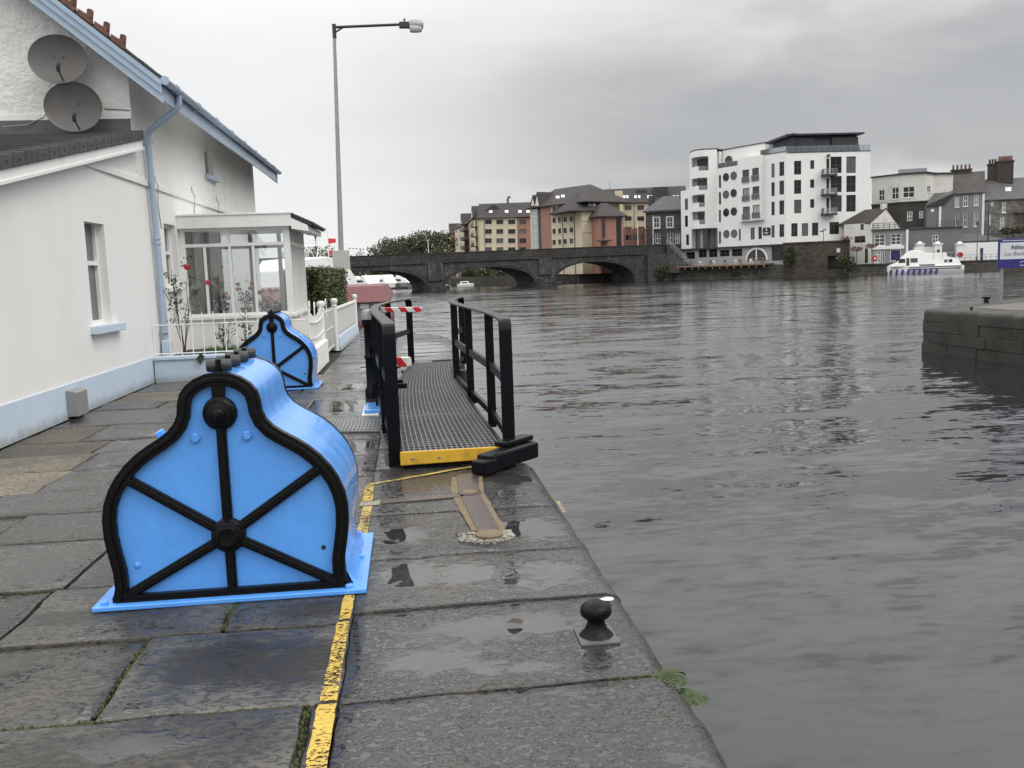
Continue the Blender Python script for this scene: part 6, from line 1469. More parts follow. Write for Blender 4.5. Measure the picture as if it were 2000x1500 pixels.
fbox(MB(), fE1, fE1.uz(1757, 333)[0], fE1.uz(1813, 333)[0], zEt + .3, fE1.uz(1785, 326.5)[1], -6, -3).build('roof_box', M_HGREY, eb)

# ---- F: small white cottage with a gable
co = bld('white_cottage', 'small white gabled cottage with dark roof beside the brown wall', gp(1700, 178))
fF = Fac(gp(1648, 180.5), gp(1700, 177)); rF = [(1669, 461, 1690, 474), (1680.5, 437.5, 1687, 449), (1689, 485, 1695, 514)]
hF = [fF.rect(*r) for r in rF]; zF = fF.uz(1675, 437)[1]
mb = MB(); fwall(mb, fF, 0, fF.L, .4, zF, hF, .2, 5.5); mb.build('wall', M_OFFW, co)
for h in hF: window(fF, co, h, M_BFAR, M_GFAR, 2, 1, .1, .14)
fFg = Fac(gp(1700, 177), gp(1757, 182)); zap = fFg.uz(1727, 408)[1]
mb = MB(); mb.prism([fFg.P(0, .4, 0), fFg.P(fFg.L, .4, 0), fFg.P(fFg.L, zF - 1, 0), fFg.P(fFg.L * .5, zap, 0), fFg.P(0, zF, 0)], -fFg.n * .3); mb.build('gable', M_OFFW, co)
mb = MB(); ridA, ridB = fFg.P(fFg.L * .5, zap, .1), fFg.P(fFg.L * .5, zap, -7.5); e0, e1 = fFg.P(-.3, zF - .1, .1), fFg.P(-.3, zF - .1, -7.5); e2, e3 = fFg.P(fFg.L + .2, zF - 1.1, .1), fFg.P(fFg.L + .2, zF - 1.1, -7.5); up_ = Vector((0, 0, .2))
mb.hexa([e0, ridA, ridB, e1, e0 + up_, ridA + up_, ridB + up_, e1 + up_]); mb.hexa([ridA, e2, e3, ridB, ridA + up_, e2 + up_, e3 + up_, ridB + up_]); mb.build('roof', M_ROOFD, co)
mb = MB(); p = fFg.P(fFg.L * .5, zap, -.5); mb.box(p.x - .5, p.x + .5, p.y - .4, p.y + .4, zap - .6, zap + 1.0); mb.build('chimney', M_OFFW, co)

# ---- G: grey shop front
sh = bld('grey_shop', 'grey rendered riverside building with white windows and blue doors', gp(1790, 178))
fG = Fac(gp(1700, 177.3), gp(1772, 176)); rG = [(1708, 458, 1729, 480), (1740, 456.5, 1760.5, 478), (1708.5, 489, 1721, 514), (1723, 490, 1728, 515), (1738.5, 487, 1760, 510)]
hG = [fG.rect(*r) for r in rG]; zG = fG.uz(1735, 450)[1]
mb = MB(); fwall(mb, fG, 0, fG.L, .4, zG, hG, .2, 5); mb.build('wall', M_GREYR, sh)
for i, h in enumerate(hG): window(fG, sh, h, M_WFAR, M_GFAR2 if i < 3 else M_NAVY, 2 if i < 3 else 1, 3 if i < 3 else 1, .13, .12, name='window' if i < 3 else 'door', sill=M_WFAR if i < 2 else None)
fbox(MB(), fG, -.1, fG.L, zG, zG + .3, -5, .25).build('eaves', M_DSTONE, sh)
z = fG.uz(1735, 484)[1]; fbox(MB(), fG, .4, fG.L - .6, z - .25, z + .35, .0, .18).build('fascia_board', M_WFAR, sh)
fbox(MB(), fG, fG.uz(1769, 480)[0], fG.uz(1773.5, 480)[0], .4, zG + .1, .0, .22).build('pilaster', M_WFAR, sh)
b_ = MB()
for z in (.35, .75, 1.1): fbox(b_, fG, .3, fG.L * .8, zG + .3 + z - .05, zG + .3 + z + .05, -.2, -.1)
for q in np.linspace(.3, fG.L * .8, 6): fbox(b_, fG, q, q + .1, zG + .3, zG + 1.45, -.1, -.02)
b_.build('roof_rail', M_BFAR, sh)
fG2 = Fac(gp(1774, 178), gp(1878, 178)); rG2 = [(1821.5, 458.5, 1832.5, 475)]; hG2 = [fG2.rect(*r) for r in rG2]; zG2 = fG2.uz(1820, 446)[1]
mb = MB(); fwall(mb, fG2, 0, fG2.L, .4, zG2, hG2, .2, 5); mb.build('side_wall', M_GREYR2, sh)
for h in hG2: window(fG2, sh, h, M_WFAR, M_GFAR, 2, 2, .14, .1)
fbox(MB(), fG2, -.05, fG2.L + .1, zG2, zG2 + .25, -5, .3).build('eaves', M_DSTONE, sh)
b_ = MB()
for z in (.5, 1.1): fbox(b_, fG2, 5.5, fG2.L - .5, zG2 + .25 + z - .03, zG2 + .25 + z + .03, -.5, -.44)
for q in np.linspace(5.5, fG2.L - .6, 6): fbox(b_, fG2, q, q + .07, zG2 + .25, zG2 + 1.38, -.44, -.38)
b_.build('terrace_rail', M_BFAR, sh)

# ---- H: grey terrace house with brown roof
hh_ = bld('grey_terrace_house', 'grey terraced house with brown slate roof and brick chimneys', gp(1890, 190))
fH = Fac(gp(1858, 189), gp(1921, 186.5)); rH = [(1865, 384, 1873.5, 404.5), (1881.5, 382, 1890.5, 403), (1902.5, 380, 1911, 401), (1881, 416, 1889.5, 443), (1902, 414, 1910, 442), (1865.5, 417, 1873, 442)]
hH = [fH.rect(*r) for r in rH]; zH = fH.uz(1890, 377)[1]
mb = MB(); fwall(mb, fH, 0, fH.L, .6, zH, hH, .2, 9); mb.build('wall', M_GREYR, hh_)
for i, h in enumerate(hH): window(fH, hh_, h, M_WFAR, M_GFAR2 if i != 5 else M_PENT, 2, 2 if i != 5 else 1, .13, .12, sill=M_WFAR if i != 5 else None)
zrH = fH.uz(1890, 336)[1] + .4
hiproof(fH, -9.0, fH.L - .35, 10, zH, zrH, 0, 0, .35).build('roof', M_ROOFB, hh_)
fbox(MB(), fH, fH.L - .5, fH.L - .05, .6, zH + .2, -.3, .12).build('quoin_strip', M_WFAR, hh_)
M_BRICK = pbr('dark_brick', (.055, .045, .040), .9, var=.3, vscale=2, bump=.6, bscale=5)
def chimney(f, px0, px1, ytop, parent, o0, o1, zb, npots):
    u0, u1 = f.uz(px0, ytop)[0], f.uz(px1, ytop)[0]; zt = f.uz((px0 + px1) / 2, ytop)[1]
    c = fbox(MB(), f, u0, u1, zb, zt, o0, o1).build('chimney', M_BRICK, parent); fbox(MB(), f, u0 - .15, u1 + .15, zt, zt + .25, o0 - .15, o1 + .15).build('chimney_cap', M_BRICK, c)
    for q in np.linspace(u0 + .4, u1 - .4, npots): MB().lathe([(.22, 0), (.18, .9), (.22, .95)], f.P(q, zt + .25, (o0 + o1) / 2), n=10).build('chimney_pot', M_CLAY if npots > 4 else M_BRICK, c, smooth=True)
chimney(fH, 1858, 1899, 329, hh_, -6, -4.6, zH, 5)
chimney(fH, 1931, 1951, 318, hh_, -6.2, -4.8, zH, 3); chimney(fH, 1950, 1983, 312, hh_, -6.4, -4.4, zH, 6)
fH2 = Fac(gp(1808, 184), gp(1862, 183)); zH2 = fH2.uz(1825, 403)[1]
mb = MB(); fwall(mb, fH2, 0, fH2.L, .6, zH2, [], .2, 4); mb.build('annex_wall', M_GREYR2, hh_)
mb = MB(); a_ = fH2.P(fH2.L * .55, zH2, .02); mb.prism([fH2.P(fH2.L * .52, zH2, .015), fH2.P(fH2.L, zH2, .015), fH2.P(fH2.L, zH2 + 2.4, .015)], -fH2.n * 4); mb.build('annex_gable', M_GREYR2, hh_)
mb = MB(); mb.hexa([fH2.P(-.4, zH2, .3), fH2.P(fH2.L * .56, zH2, .3), fH2.P(fH2.L + .2, zH2 + 2.5, .3), fH2.P(fH2.L * .45, zH2 + 2.6, -4), fH2.P(-.4, zH2 + .2, .3), fH2.P(fH2.L * .56, zH2 + .2, .3), fH2.P(fH2.L + .2, zH2 + 2.7, .3), fH2.P(fH2.L * .45, zH2 + 2.8, -4)]); mb.build('annex_roof', M_ROOFS, hh_)
fbox(MB(), fH2, fH2.uz(1833.5, 420)[0], fH2.uz(1838, 420)[0], .6, zH2, .0, .15).build('corner_pilaster', M_WFAR, hh_)
fbox(MB(), fH2, fH2.uz(1818, 411)[0], fH2.uz(1824, 411)[0], fH2.uz(1821, 414)[1], fH2.uz(1821, 408.5)[1], .0, .1).build('number_plate', M_WFAR, hh_)
# ---- I: rubble stone house at the right
sb_ = bld('stone_house', 'grey rubble stone house with slate roof at the right edge behind the sign', gp(1965, 188)); fI = Fac(gp(1922, 186.4), gp(2030, 184))
rI = [(1957, 395, 1964.5, 415), (1953, 423.5, 1962, 447), (1935, 393, 1941, 402), (1931, 418, 1935, 440), (1985, 423, 2004, 456), (1990, 386, 2004, 404)]
hI = [fI.rect(*r) for r in rI]; zI = fI.uz(1960, 389)[1]
mb = MB(); fwall(mb, fI, 0, fI.L, .6, zI, hI, .25, 9); mb.build('wall', M_GSTONE, sb_)
for i, h in enumerate(hI): window(fI, sb_, h, M_WOOD if i > 3 else M_WFAR, M_GFAR2 if i > 3 else M_GFAR, 2, 2, .15, .14, name='door' if i == 4 else 'window', sill=M_WFAR if i < 2 else None)
u_, z_ = fI.uz(1994, 423); mb = MB(); rr_ = (hI[4][1] - hI[4][0]) / 2; cu_ = (hI[4][0] + hI[4][1]) / 2; mb.prism([fI.P(cu_ + rr_ * math.cos(t), hI[4][3] + .7 * rr_ * math.sin(t), .01) for t in np.linspace(0, math.pi, 12)], fI.n * .04); mb.build('door_arch', M_WOOD, sb_)
fbox(MB(), fI, fI.uz(1979, 412)[0], fI.uz(2012, 412)[0], fI.uz(1995, 416)[1], fI.uz(1995, 413.5)[1], .0, 1.1).build('balcony', M_BFAR, sb_)
b_ = MB(); z = fI.uz(1995, 413.5)[1]; a, b = fI.uz(1979, 412)[0], fI.uz(2012, 412)[0]; fbox(b_, fI, a, b, z + .95, z + 1.02, 1.0, 1.08)
for q in np.linspace(a, b - .05, 9): fbox(b_, fI, q, q + .05, z, z + .95, 1.02, 1.07)
b_.build('balcony_rail', M_BFAR, sb_)
hiproof(fI, .2, fI.L, 10, zI, fI.uz(1960, 350)[1] + .5, 0, 0, .35).build('roof', M_ROOFS, sb_); zI2 = fI.uz(1960, 350)[1] + .5
skylight(fI, sb_, 1963, 366, 1975, 374, 0, fI.L, 10, zI, zI2, .35)
# ---- J: white quayside wall with pillars and a low shed
wj = thing('white_quay_wall', 'low white wall with capped pillars behind the moored cruiser', 'wall', (gp(1880, 176)[0], gp(1880, 176)[1], .7)); fJ = Fac(gp(1782, 175.5), gp(1960, 175))
def cap_pillar(px, w_):
    u = fJ.uz(px, 490)[0]; zt = fJ.uz(px, 478)[1]
    p = fbox(MB(), fJ, u - w_, u + w_, .5, zt, -.4, .45).build('pillar', M_WFAR, wj); fbox(MB(), fJ, u - w_ - .15, u + w_ + .15, zt, zt + .25, -.5, .6).build('pillar_cap', M_WFAR, p)
    MB().lathe([(.5, 0), (.42, .2), (.2, .35), (0, .4)], fJ.P(u, zt + .25, 0), n=12).build('pillar_dome', M_WFAR, p, smooth=True)
for px in (1796, 1831, 1874): cap_pillar(px, .65)
fbox(MB(), fJ, fJ.uz(1784, 490)[0], fJ.uz(1838, 490)[0], .5, fJ.uz(1810, 482)[1], -.2, .2).build('panel', M_OFFW, wj)
hJ = [fJ.rect(1913.5, 484, 1921, 512)]; mb = MB(); fwall(mb, fJ, fJ.uz(1880.5, 490)[0], fJ.L, .5, fJ.uz(1910, 473.5)[1], hJ, .15, .5); mb.build('panel', M_WFAR, wj); window(fJ, wj, hJ[0], M_WFAR, M_NAVY, 1, 1, .08, .08, name='door')
shd = bld('low_shed', 'low dark roofed shed behind the white quayside wall', gp(1890, 181)); fJs = Fac(gp(1838, 180), gp(1965, 179))
fbox(MB(), fJs, 0, fJs.L, .5, fJs.uz(1890, 472)[1], -5, 0).build('wall', M_DBRN, shd); hiproof(fJs, 0, fJs.L, 5, fJs.uz(1890, 471)[1], fJs.uz(1890, 455)[1], 6, 6, .5).build('roof', M_ROOFS, shd)
# far quay edge and its railing
qe = thing('far_quay_wall', 'rough stone quay edge on the far bank behind the cruiser', 'wall', (gp(1820, 172)[0], gp(1820, 172)[1], WZ)); fq = Fac(gp(1655, 174.5), gp(2060, 170.5))
fbox(MB(), fq, 0, fq.L, WZ - 2, .45, -3, 0).build('wall', M_QUAYF, qe); fbox(MB(), fq, 0, fq.L, .45, .75, -3, .12).build('coping', M_BPAR, qe); fbox(MB(), fq, 0, fq.L * .35, WZ - 2, WZ + .5, 0, 1.5).build('footing', M_QUAYF, qe)
qr = thing('quay_railing', 'thin grey railing along the far quay right of the cruiser', 'railing', fq.P(fq.uz(1905, 505)[0], .75, -1)); a, b = fq.uz(1868, 505)[0], fq.uz(1960, 505)[0]
for z in (.55, 1.05): fbox(MB(), fq, a, b, .75 + z - .03, .75 + z + .03, -1.03, -.97).build('rail', M_GALV, qr)
for q in np.linspace(a, b, 10): fbox(MB(), fq, q - .03, q + .03, .75, 1.8, -1.04, -.98).build('post', M_GALV, qr)

# ---- street furniture on the far bank
def oldlamp(px, ytop, D, zb, label, grp=None):
    x, y = gp(px, D); zt = atD(px, ytop, D).z; t = thing('street_lamp', label, 'street lamp', (x, y, zb), grp)
    MB().tube([(x, y, zb), (x, y, zb + .8), (x, y, zb + .9), (x, y, zt - .9)], [.16, .14, .08, .06], 8).build('post', M_BFAR, t, smooth=True)
    MB().bar((x - .45, y, zt - 1.1), (x + .45, y, zt - 1.1), .05, .05).build('cross_bar', M_BFAR, t)
    MB().lathe([(.12, -.9), (.26, -.3), (.30, -.28), (.05, .0), (.03, .1)], (x, y, zt), n=6).build('lantern', M_BFAR, t); return t
oldlamp(1908, 431, 173.5, .7, 'black old fashioned street lamp on the far quay left of the sign')
oldlamp(621, 458, 175, 4.2, 'black old fashioned lamp on the left end of the bridge')
oldlamp(1230, 443, 200, 4.6, 'black old fashioned lamp on the bridge before the terracotta front')
M_FLOW = pbr('basket_flowers', (.12, .045, .05), .8, var=.5, vscale=6)
def basket(px, yb, D, label, w_=1.3):
    x, y = gp(px, D); z = atD(px, yb, D).z; t = thing('flower_basket_post', label, 'flower post', (x, y, .7), 'flower basket posts on the far quay')
    MB().tube([(x, y, .7), (x, y, z)], .06, 6).build('post', M_BFAR, t); lf = MB(); leafball(lf, (x, y, z), (w_, .8, .45), 160, .16, shell=.2); lf.build('flowers', M_FLOW, t, recalc=False)
basket(1653, 466, 174, 'post with hanging flowers at the top of the brown wall'); basket(1673, 486, 173.5, 'post with a dark flower basket before the white cottage'); basket(1702, 480, 173, 'post with red brown flowers before the grey shop')
def flagpole(px, yt, yb, D, label):
    a, b = atD(px, yb, D), atD(px, yt, D); t = thing('flagpole', label, 'flagpole', a, 'bare white flagpoles'); MB().tube([a, (a.x, a.y, b.z)], [.08, .05], 6).build('pole', M_WFAR, t, smooth=True); MB().lathe([(.09, 0), (.09, .1), (0, .16)], (a.x, a.y, b.z), n=8).build('finial', M_WFAR, t)
flagpole(1276, 423, 482, 196, 'white flagpole before the dark limestone building'); flagpole(1246, 432, 480, 199, 'white flagpole before the low terracotta front'); flagpole(837, 470, 494, 176, 'white pole standing on the bridge parapet')
sp = thing('signpost', 'thin dark fingerpost on the terrace right of the hotel', 'signpost', (gp(1608, 177)[0], gp(1608, 177)[1], 5)); x, y = gp(1608, 176.5); z1 = atD(1608, 447, 176.5).z
MB().tube([(x, y, zw1 + .2), (x, y, z1)], .06, 6).build('post', M_BFAR, sp); MB().bar((x - .7, y, z1 - .5), (x + .1, y, z1 - .45), .06, .25).build('finger', M_BFAR, sp); MB().bar((x, y, z1 - .15), (x + .6, y, z1 - .2), .06, .22).build('finger', M_BFAR, sp)
tp = thing('telegraph_pole', 'wooden telegraph pole left of the stone house', 'pole', (gp(1929, 178)[0], gp(1929, 178)[1], .7)); x, y = gp(1929, 178); MB().tube([(x, y, .6), (x, y, atD(1929, 400, 178).z)], [.16, .11], 8).build('pole', M_DBRN, tp, smooth=True); z1 = atD(1929, 400, 178).z
for k in range(4): MB().bar((x - .3, y, z1 - 4 - k * .5), (x + .4, y, z1 - 4 - k * .5), .06, .06).build('step', M_DBRN, tp)
M_CARR = pbr('red_plastic', (.42, .03, .03), .4); x, y = gp(1708, 173.6)
lb_ = thing('lifebuoy_stand', 'red lifebuoy housing on a white post before the grey shop', 'lifebuoy', (x, y, .75))
MB().tube([(x, y, .74), (x, y, 1.4)], .06, 6).build('post', M_WFAR, lb_); MB().lathe([(.50, 0), (.55, .1), (.50, .25)], (x, y, 1.75), (0, -1, 0), 18).build('housing', M_CARR, lb_, smooth=True); MB().lathe([(.2, .25), (.2, .28)], (x, y, 1.75), (0, -1, 0), 14).build('label_disc', M_WFAR, lb_)
vn = thing('delivery_van', 'grey white van crossing the bridge behind the hedge', 'van', (gp(590, 178)[0], gp(590, 178)[1], 4.4)); M_VAN = pbr('van_white', (.55, .56, .58), .35); x, y = gp(590, 178); zv = atD(590, 512, 178).z - .9
fv = Fac((x - 3.6, y - .3), (x + 3.9, y + .4)); mb = MB(); mb.prism([fv.P(0, zv + .4, 0), fv.P(7.3, zv + .4, 0), fv.P(7.3, zv + 1.3, 0), fv.P(6.4, zv + 1.6, 0), fv.P(5.6, zv + 2.9, 0), fv.P(.2, zv + 3.05, 0), fv.P(0, zv + 2.8, 0)], -fv.n * 2.1); mb.build('body', M_VAN, vn, bevel=.08)
mb = MB(); mb.prism([fv.P(5.2, zv + 1.7, .01), fv.P(6.2, zv + 1.65, .01), fv.P(5.6, zv + 2.6, .01), fv.P(5.2, zv + 2.6, .01)], -fv.n * .05); mb.build('cab_window', M_GFAR, vn)
for q in (1.4, 5.9): MB().lathe([(.45, 0), (.45, .25)], fv.P(q, zv + .45, -.2), fv.n, 14).build('wheel', M_DARK, vn)
# ---- trees
M_TLEAF = pbr('tree_leaf', (.045, .052, .020), .7, var=.5, vscale=.35); M_TLEAF2 = pbr('light_tree_leaf', (.075, .09, .03), .7, var=.5, vscale=.5); M_BARK = pbr('bark', (.05, .042, .035), .9)
def tree(px, ytop, D, zb, rw_, label, n=2600, leaf=M_TLEAF, seed=1, size=.42):
    x, y = gp(px, D); zt = atD(px, ytop, D).z; H = zt - zb; rr = random.Random(seed); t = thing('tree', label, 'tree', (x, y, zb), 'trees beyond the bridge')
    tr = MB(); tr.tube([(x, y, zb), (x, y, zb + H * .35), (x + .3, y, zb + H * .6)], [H * .035, H * .025, H * .012], 8)
    cr = MB(); nc = 13
    for k in range(nc):
        a = rr.uniform(0, 6.28); q = rr.uniform(.15, .8); cx, cy_, cz = x + rw_ * q * math.cos(a), y + rw_ * q * math.sin(a) * .8, zb + H * rr.uniform(.38, .82)
        if k == 0: cx, cy_, cz = x, y, zb + H * .80
        tr.tube([(x, y, zb + H * .3), ((x + cx) / 2, (y + cy_) / 2, zb + H * .4), (cx, cy_, cz)], [H * .014, H * .01, H * .004], 5)
        s_ = rr.uniform(.32, .48); leafball(cr, (cx, cy_, cz), (rw_ * s_, rw_ * s_, H * .20), n // nc, size, rng=rr, shell=.25)
    tr.build('trunk', M_BARK, t, smooth=True); cr.build('crown', leaf, t, recalc=False)
tree(757, 462, 300, .7, 9, 'dark rounded tree left of the taller pair beyond the bridge', seed=2); tree(790, 459, 290, .7, 9, 'broad dark tree in the middle of the clump beyond the bridge', seed=3)
tree(840, 449, 285, .7, 9.5, 'tallest dark tree beside the cream apartments', n=3400, seed=4); tree(812, 462, 300, .7, 7, 'dark tree filling the gap left of the tallest one', seed=6)
tree(706, 487, 330, .7, 3.4, 'small pale sapling right of the lamp post', n=700, leaf=M_TLEAF2, seed=8, size=.3); tree(645, 476, 260, .7, 4.6, 'thin tree behind the lamp post', n=1100, leaf=M_TLEAF2, seed=9, size=.32); tree(612, 478, 250, .7, 3.2, 'thin shrubby tree behind the flags', n=600, leaf=M_TLEAF2, seed=10, size=.3)
tree(864, 472, 262, .7, 3.0, 'small bright shrub at the left end of the apartments', n=700, leaf=M_TLEAF2, seed=11, size=.3)
def bush(px, py, D, rad, n, label, leaf, size=.3, seed=1):
    p = atD(px, py, D); t = thing('bush', label, 'bush', (p.x, p.y, p.z - rad[2])); cr = MB(); rr = random.Random(seed)
    for k in range(5): leafball(cr, (p.x + rr.uniform(-.5, .5) * rad[0], p.y + rr.uniform(-.5, .5) * rad[1], p.z + rr.uniform(-.3, .3) * rad[2]), [r_ * .6 for r_ in rad], n // 5, size, rng=rr, shell=.2)
    MB().tube([(p.x, p.y, p.z - rad[2]), (p.x, p.y, p.z)], .12, 6).build('stem', M_BARK, t); cr.build('foliage', leaf, t, recalc=False)
bush(1185, 527, 211, (6, 2, 2.4), 1500, 'yellow green bushes under the right bridge arch', M_TLEAF2, .28, 3); bush(1160, 532, 210, (4, 2, 1.4), 800, 'lower green bushes left of the yellow green ones', M_TLEAF2, .25, 4)
bush(950, 538, 218, (6, 2, 3), 1400, 'dark bushes seen through the middle bridge arch', M_TLEAF, .3, 5); bush(915, 532, 226, (5, 2, 3), 1200, 'dark bushes left of the middle arch crown', M_TLEAF, .3, 6); bush(1000, 530, 217, (5, 2, 3), 900, 'dark ivy by the right haunch of the middle arch', M_TLEAF, .3, 8)
bush(1296, 533, 195, (2.6, 1.2, 2.4), 700, 'ivy growing at the foot of the bridge abutment', M_TLEAF, .24, 7); bush(1540, 508, 177.5, (1.4, .8, 3), 500, 'ivy on the left end of the brown rubble wall', M_TLEAF, .22, 9); bush(1650, 512, 173.5, (2.2, .8, 2), 500, 'dark shrub at the right end of the brown rubble wall', M_TLEAF, .24, 12)
bush(740, 538, 262, (14, 3, 3.2), 1800, 'dark wooded far shore behind the marina', M_TLEAF, .5, 13)
bush(1978, 452, 183, (3, 1, 1.2), 500, 'shrubs along the foot of the stone house', M_TLEAF, .22, 14)

# ---- boats
M_GRP = pbr('white_boat_hull', (.78, .78, .76), .3, var=.02); M_NAVYF = pbr('blue_fender', (.02, .03, .22), .4); M_REDB = pbr('faded_red_paint', (.15, .042, .047), .55, var=.1, vscale=2, dirt=(.115, .038, .044), dscale=1.5, damt=.5); M_GREYB = pbr('grey_boat_paint', (.22, .22, .24), .5, var=.08, vscale=2)
def boat(name, label, c, ang, L_, W_, h_hull, cabin, group=None, hull=M_GRP, cab=M_GRP, wins_=True):
    """hull tapering to a bow at +x, stepped cabin profile (list of (x, z) points), local axes"""
    t = thing(name, label, 'boat', (c[0], c[1], WZ), group); t.rotation_euler = (0, 0, ang)
    mb = MB(); st_ = [(0, .92), (.15, 1), (.55, 1), (.75, .86), (.9, .5), (1.0, .04)]; rings = []
    for q, w_ in st_:
        x = (q - .5) * L_; w2 = W_ / 2 * w_; sh = h_hull * (1 + .18 * q * q); fl = .78
        rings.append([(x + (-.3 * q if q > .9 else 0), -w2 * fl, -.35), (x, -w2, h_hull * .45), (x + .0, -w2, sh), (x, w2, sh), (x, w2, h_hull * .45), (x + (-.3 * q if q > .9 else 0), w2 * fl, -.35)])
    V = [v for r_ in rings for v in r_]; Fs = [(i * 6 + k, i * 6 + (k + 1) % 6, (i + 1) * 6 + (k + 1) % 6, (i + 1) * 6 + k) for i in range(len(rings) - 1) for k in range(6)] + [(5, 4, 3, 2, 1, 0), tuple((len(rings) - 1) * 6 + k for k in range(6))]
    mb.add(V, Fs); h = mb.build('hull', hull, t, local=True, bevel=.04)
    mb = MB(); n = len(cabin); wi = W_ * .42
    V = [(x, -wi * (1 - .22 * max(0, (z - h_hull)) / 2.2), z) for x, z in cabin] + [(x, wi * (1 - .22 * max(0, (z - h_hull)) / 2.2), z) for x, z in cabin]
    mb.add(V, [tuple(range(n)), tuple(range(2 * n - 1, n - 1, -1))] + [(i, n + i, n + (i + 1) % n, (i + 1) % n) for i in range(n)]); mb.build('cabin', cab, t, local=True, bevel=.06)
    return t, h
def bwin(t, x0, x1, z0, z1, W_, slant=0, mat=M_GFAR, hh_=1.0, name='window'):
    for s_ in (-1, 1):
        yo = lambda z: W_ * .42 * (1 - .22 * max(0, (z - hh_)) / 2.2) + .012
        mb = MB(); q = [(x0, s_ * yo(z0), z0), (x1, s_ * yo(z0), z0), (x1 - slant, s_ * yo(z1), z1), (x0 + max(0, -slant), s_ * yo(z1), z1)]; mb.prism(q, (0, -s_ * .06, 0)); mb.build(name, mat, t, local=True)
# big white cruiser
pL, pR = gp(1733, 168.5), gp(1879, 165.5); cx, cy_ = (pL[0] + pR[0]) / 2, (pL[1] + pR[1]) / 2; ang = math.atan2(pL[1] - pR[1], pL[0] - pR[0]); LB = (Vector(pL) - Vector(pR)).length; W_ = 4.1
hB = 1.35
t, hull_ = boat('river_cruiser', 'large white river cruiser with blue fenders moored at the far quay', (cx, cy_), ang, LB, W_, hB,
    [(-LB * .47, hB), (-LB * .43, 2.55), (-LB * .28, 3.0), (-LB * .27, 3.65), (-LB * .02, 3.75), (LB * .12, 4.35), (LB * .20, 4.25), (LB * .30, 3.1), (LB * .36, 2.2), (LB * .46, 1.75), (LB * .47, hB + .1)])
fb2 = Fac(pL, pR)
def bx_(px): return LB / 2 - fb2.uz(px, 520)[0]
def bz_(py): return fb2.uz(1806, py)[1] - WZ
bwin(t, bx_(1752), bx_(1765), bz_(512), bz_(504), W_, .0, hh_=hB); bwin(t, bx_(1789), bx_(1775), bz_(512), bz_(503.5), W_, .0, hh_=hB); bwin(t, bx_(1773), bx_(1767), bz_(518), bz_(503), W_, 0, M_DBRN, hh_=hB, name='door'); bwin(t, bx_(1822), bx_(1792), bz_(519.5), bz_(516), W_, 0, hh_=hB)
bwin(t, bx_(1847), bx_(1840), bz_(514), bz_(508), W_, 0, hh_=hB); bwin(t, bx_(1856), bx_(1849), bz_(514), bz_(508), W_, 0, hh_=hB)
for z0_, z1_ in ((hB - .52, hB - .36), (hB - .14, hB + .0)):
    mb = MB()
    for s_ in (-1, 1): mb.box(-LB * .46, LB * .24, s_ * (W_ / 2 + .03) - .04, s_ * (W_ / 2 + .03) + .04, z0_, z1_)
    mb.build('rubbing_strake', M_DGREY, hull_, local=True)
for k in range(9):
    x = LB * .46 - k * LB * .074; yw = W_ / 2 * (1.0 if x < LB * .05 else interp([(0.05, 1.0), (.25, .86), (.4, .5), (.5, .1)], x / LB)) + .14
    MB().tube([(x + .12, yw, .05), (x + .08, yw, .12), (x - .08, yw, .85), (x - .10, yw, .95)], [.10, .19, .19, .08], 10).build('fender', M_NAVYF, t, smooth=True, local=True)
rm = MB()
for s_ in (-1, 1):
    rm.tube([(-LB * .44, s_ * W_ * .38, 3.6), (-LB * .1, s_ * W_ * .38, 3.9)], .03, 5); rm.tube([(LB * .3, s_ * W_ * .40, 2.3), (LB * .47, s_ * .3, 2.5)], .03, 5)
    for q in (-.44, -.33, -.22, -.1): rm.tube([(q * LB, s_ * W_ * .38, 2.6), (q * LB, s_ * W_ * .38, 3.75)], .025, 5)
rm.build('guard_rail', M_GALV, t, local=True)
MB().lathe([(.42, -.06), (.5, 0), (.42, .06), (.26, .06), (.2, 0), (.26, -.06), (.42, -.06)], (-LB * .45, W_ * .36, 3.2), (.2, 1, 0), 18).build('lifebuoy', M_CARR, t, smooth=True, local=True)
MB().box(-LB * .2, -LB * .17, -.3, .3, 3.7, 4.3).build('helm_seat', M_DGREY, t, local=True); MB().tube([(LB * .1, 0, 4.3), (LB * .12, 0, 5.0)], .05, 6).build('mast', M_GRP, t, local=True)
# faded red barge at the end of our quay
cx, cy_ = -2.3, 35.0
rb_ = thing('red_barge', 'faded red barge with grey cabin band moored past the end of the quay', 'boat', (cx, cy_, WZ))
MB().box(-7.5, -.72, 33.2, 46, WZ - .5, WZ + 1.35).build('hull', M_REDB, rb_, bevel=.08)
MB().box(-7.5, -.70, 33.17, 46, WZ - .2, WZ + .0).build('rubbing_strake', M_DGREY, rb_)
MB().box(-7.3, -.86, 33.3, 45.8, WZ + 1.35, WZ + 2.05).build('cabin', M_GREYB, rb_, bevel=.04)
for k in range(6): MB().box(-1.25 - k * .46, -.95 - k * .46, 33.27, 33.31, WZ + 1.84, WZ + 2.0).build('window', M_WFAR, rb_)
mb = MB(); mb.hexa([(-7.6, 33.1, WZ + 2.05), (-.66, 33.1, WZ + 2.05), (-.66, 46.1, WZ + 2.05), (-7.6, 46.1, WZ + 2.05), (-7.2, 33.8, WZ + 2.62), (-.98, 33.8, WZ + 2.62), (-.98, 45.5, WZ + 2.62), (-7.2, 45.5, WZ + 2.62)]); mb.build('roof', M_REDB, rb_, bevel=.05)
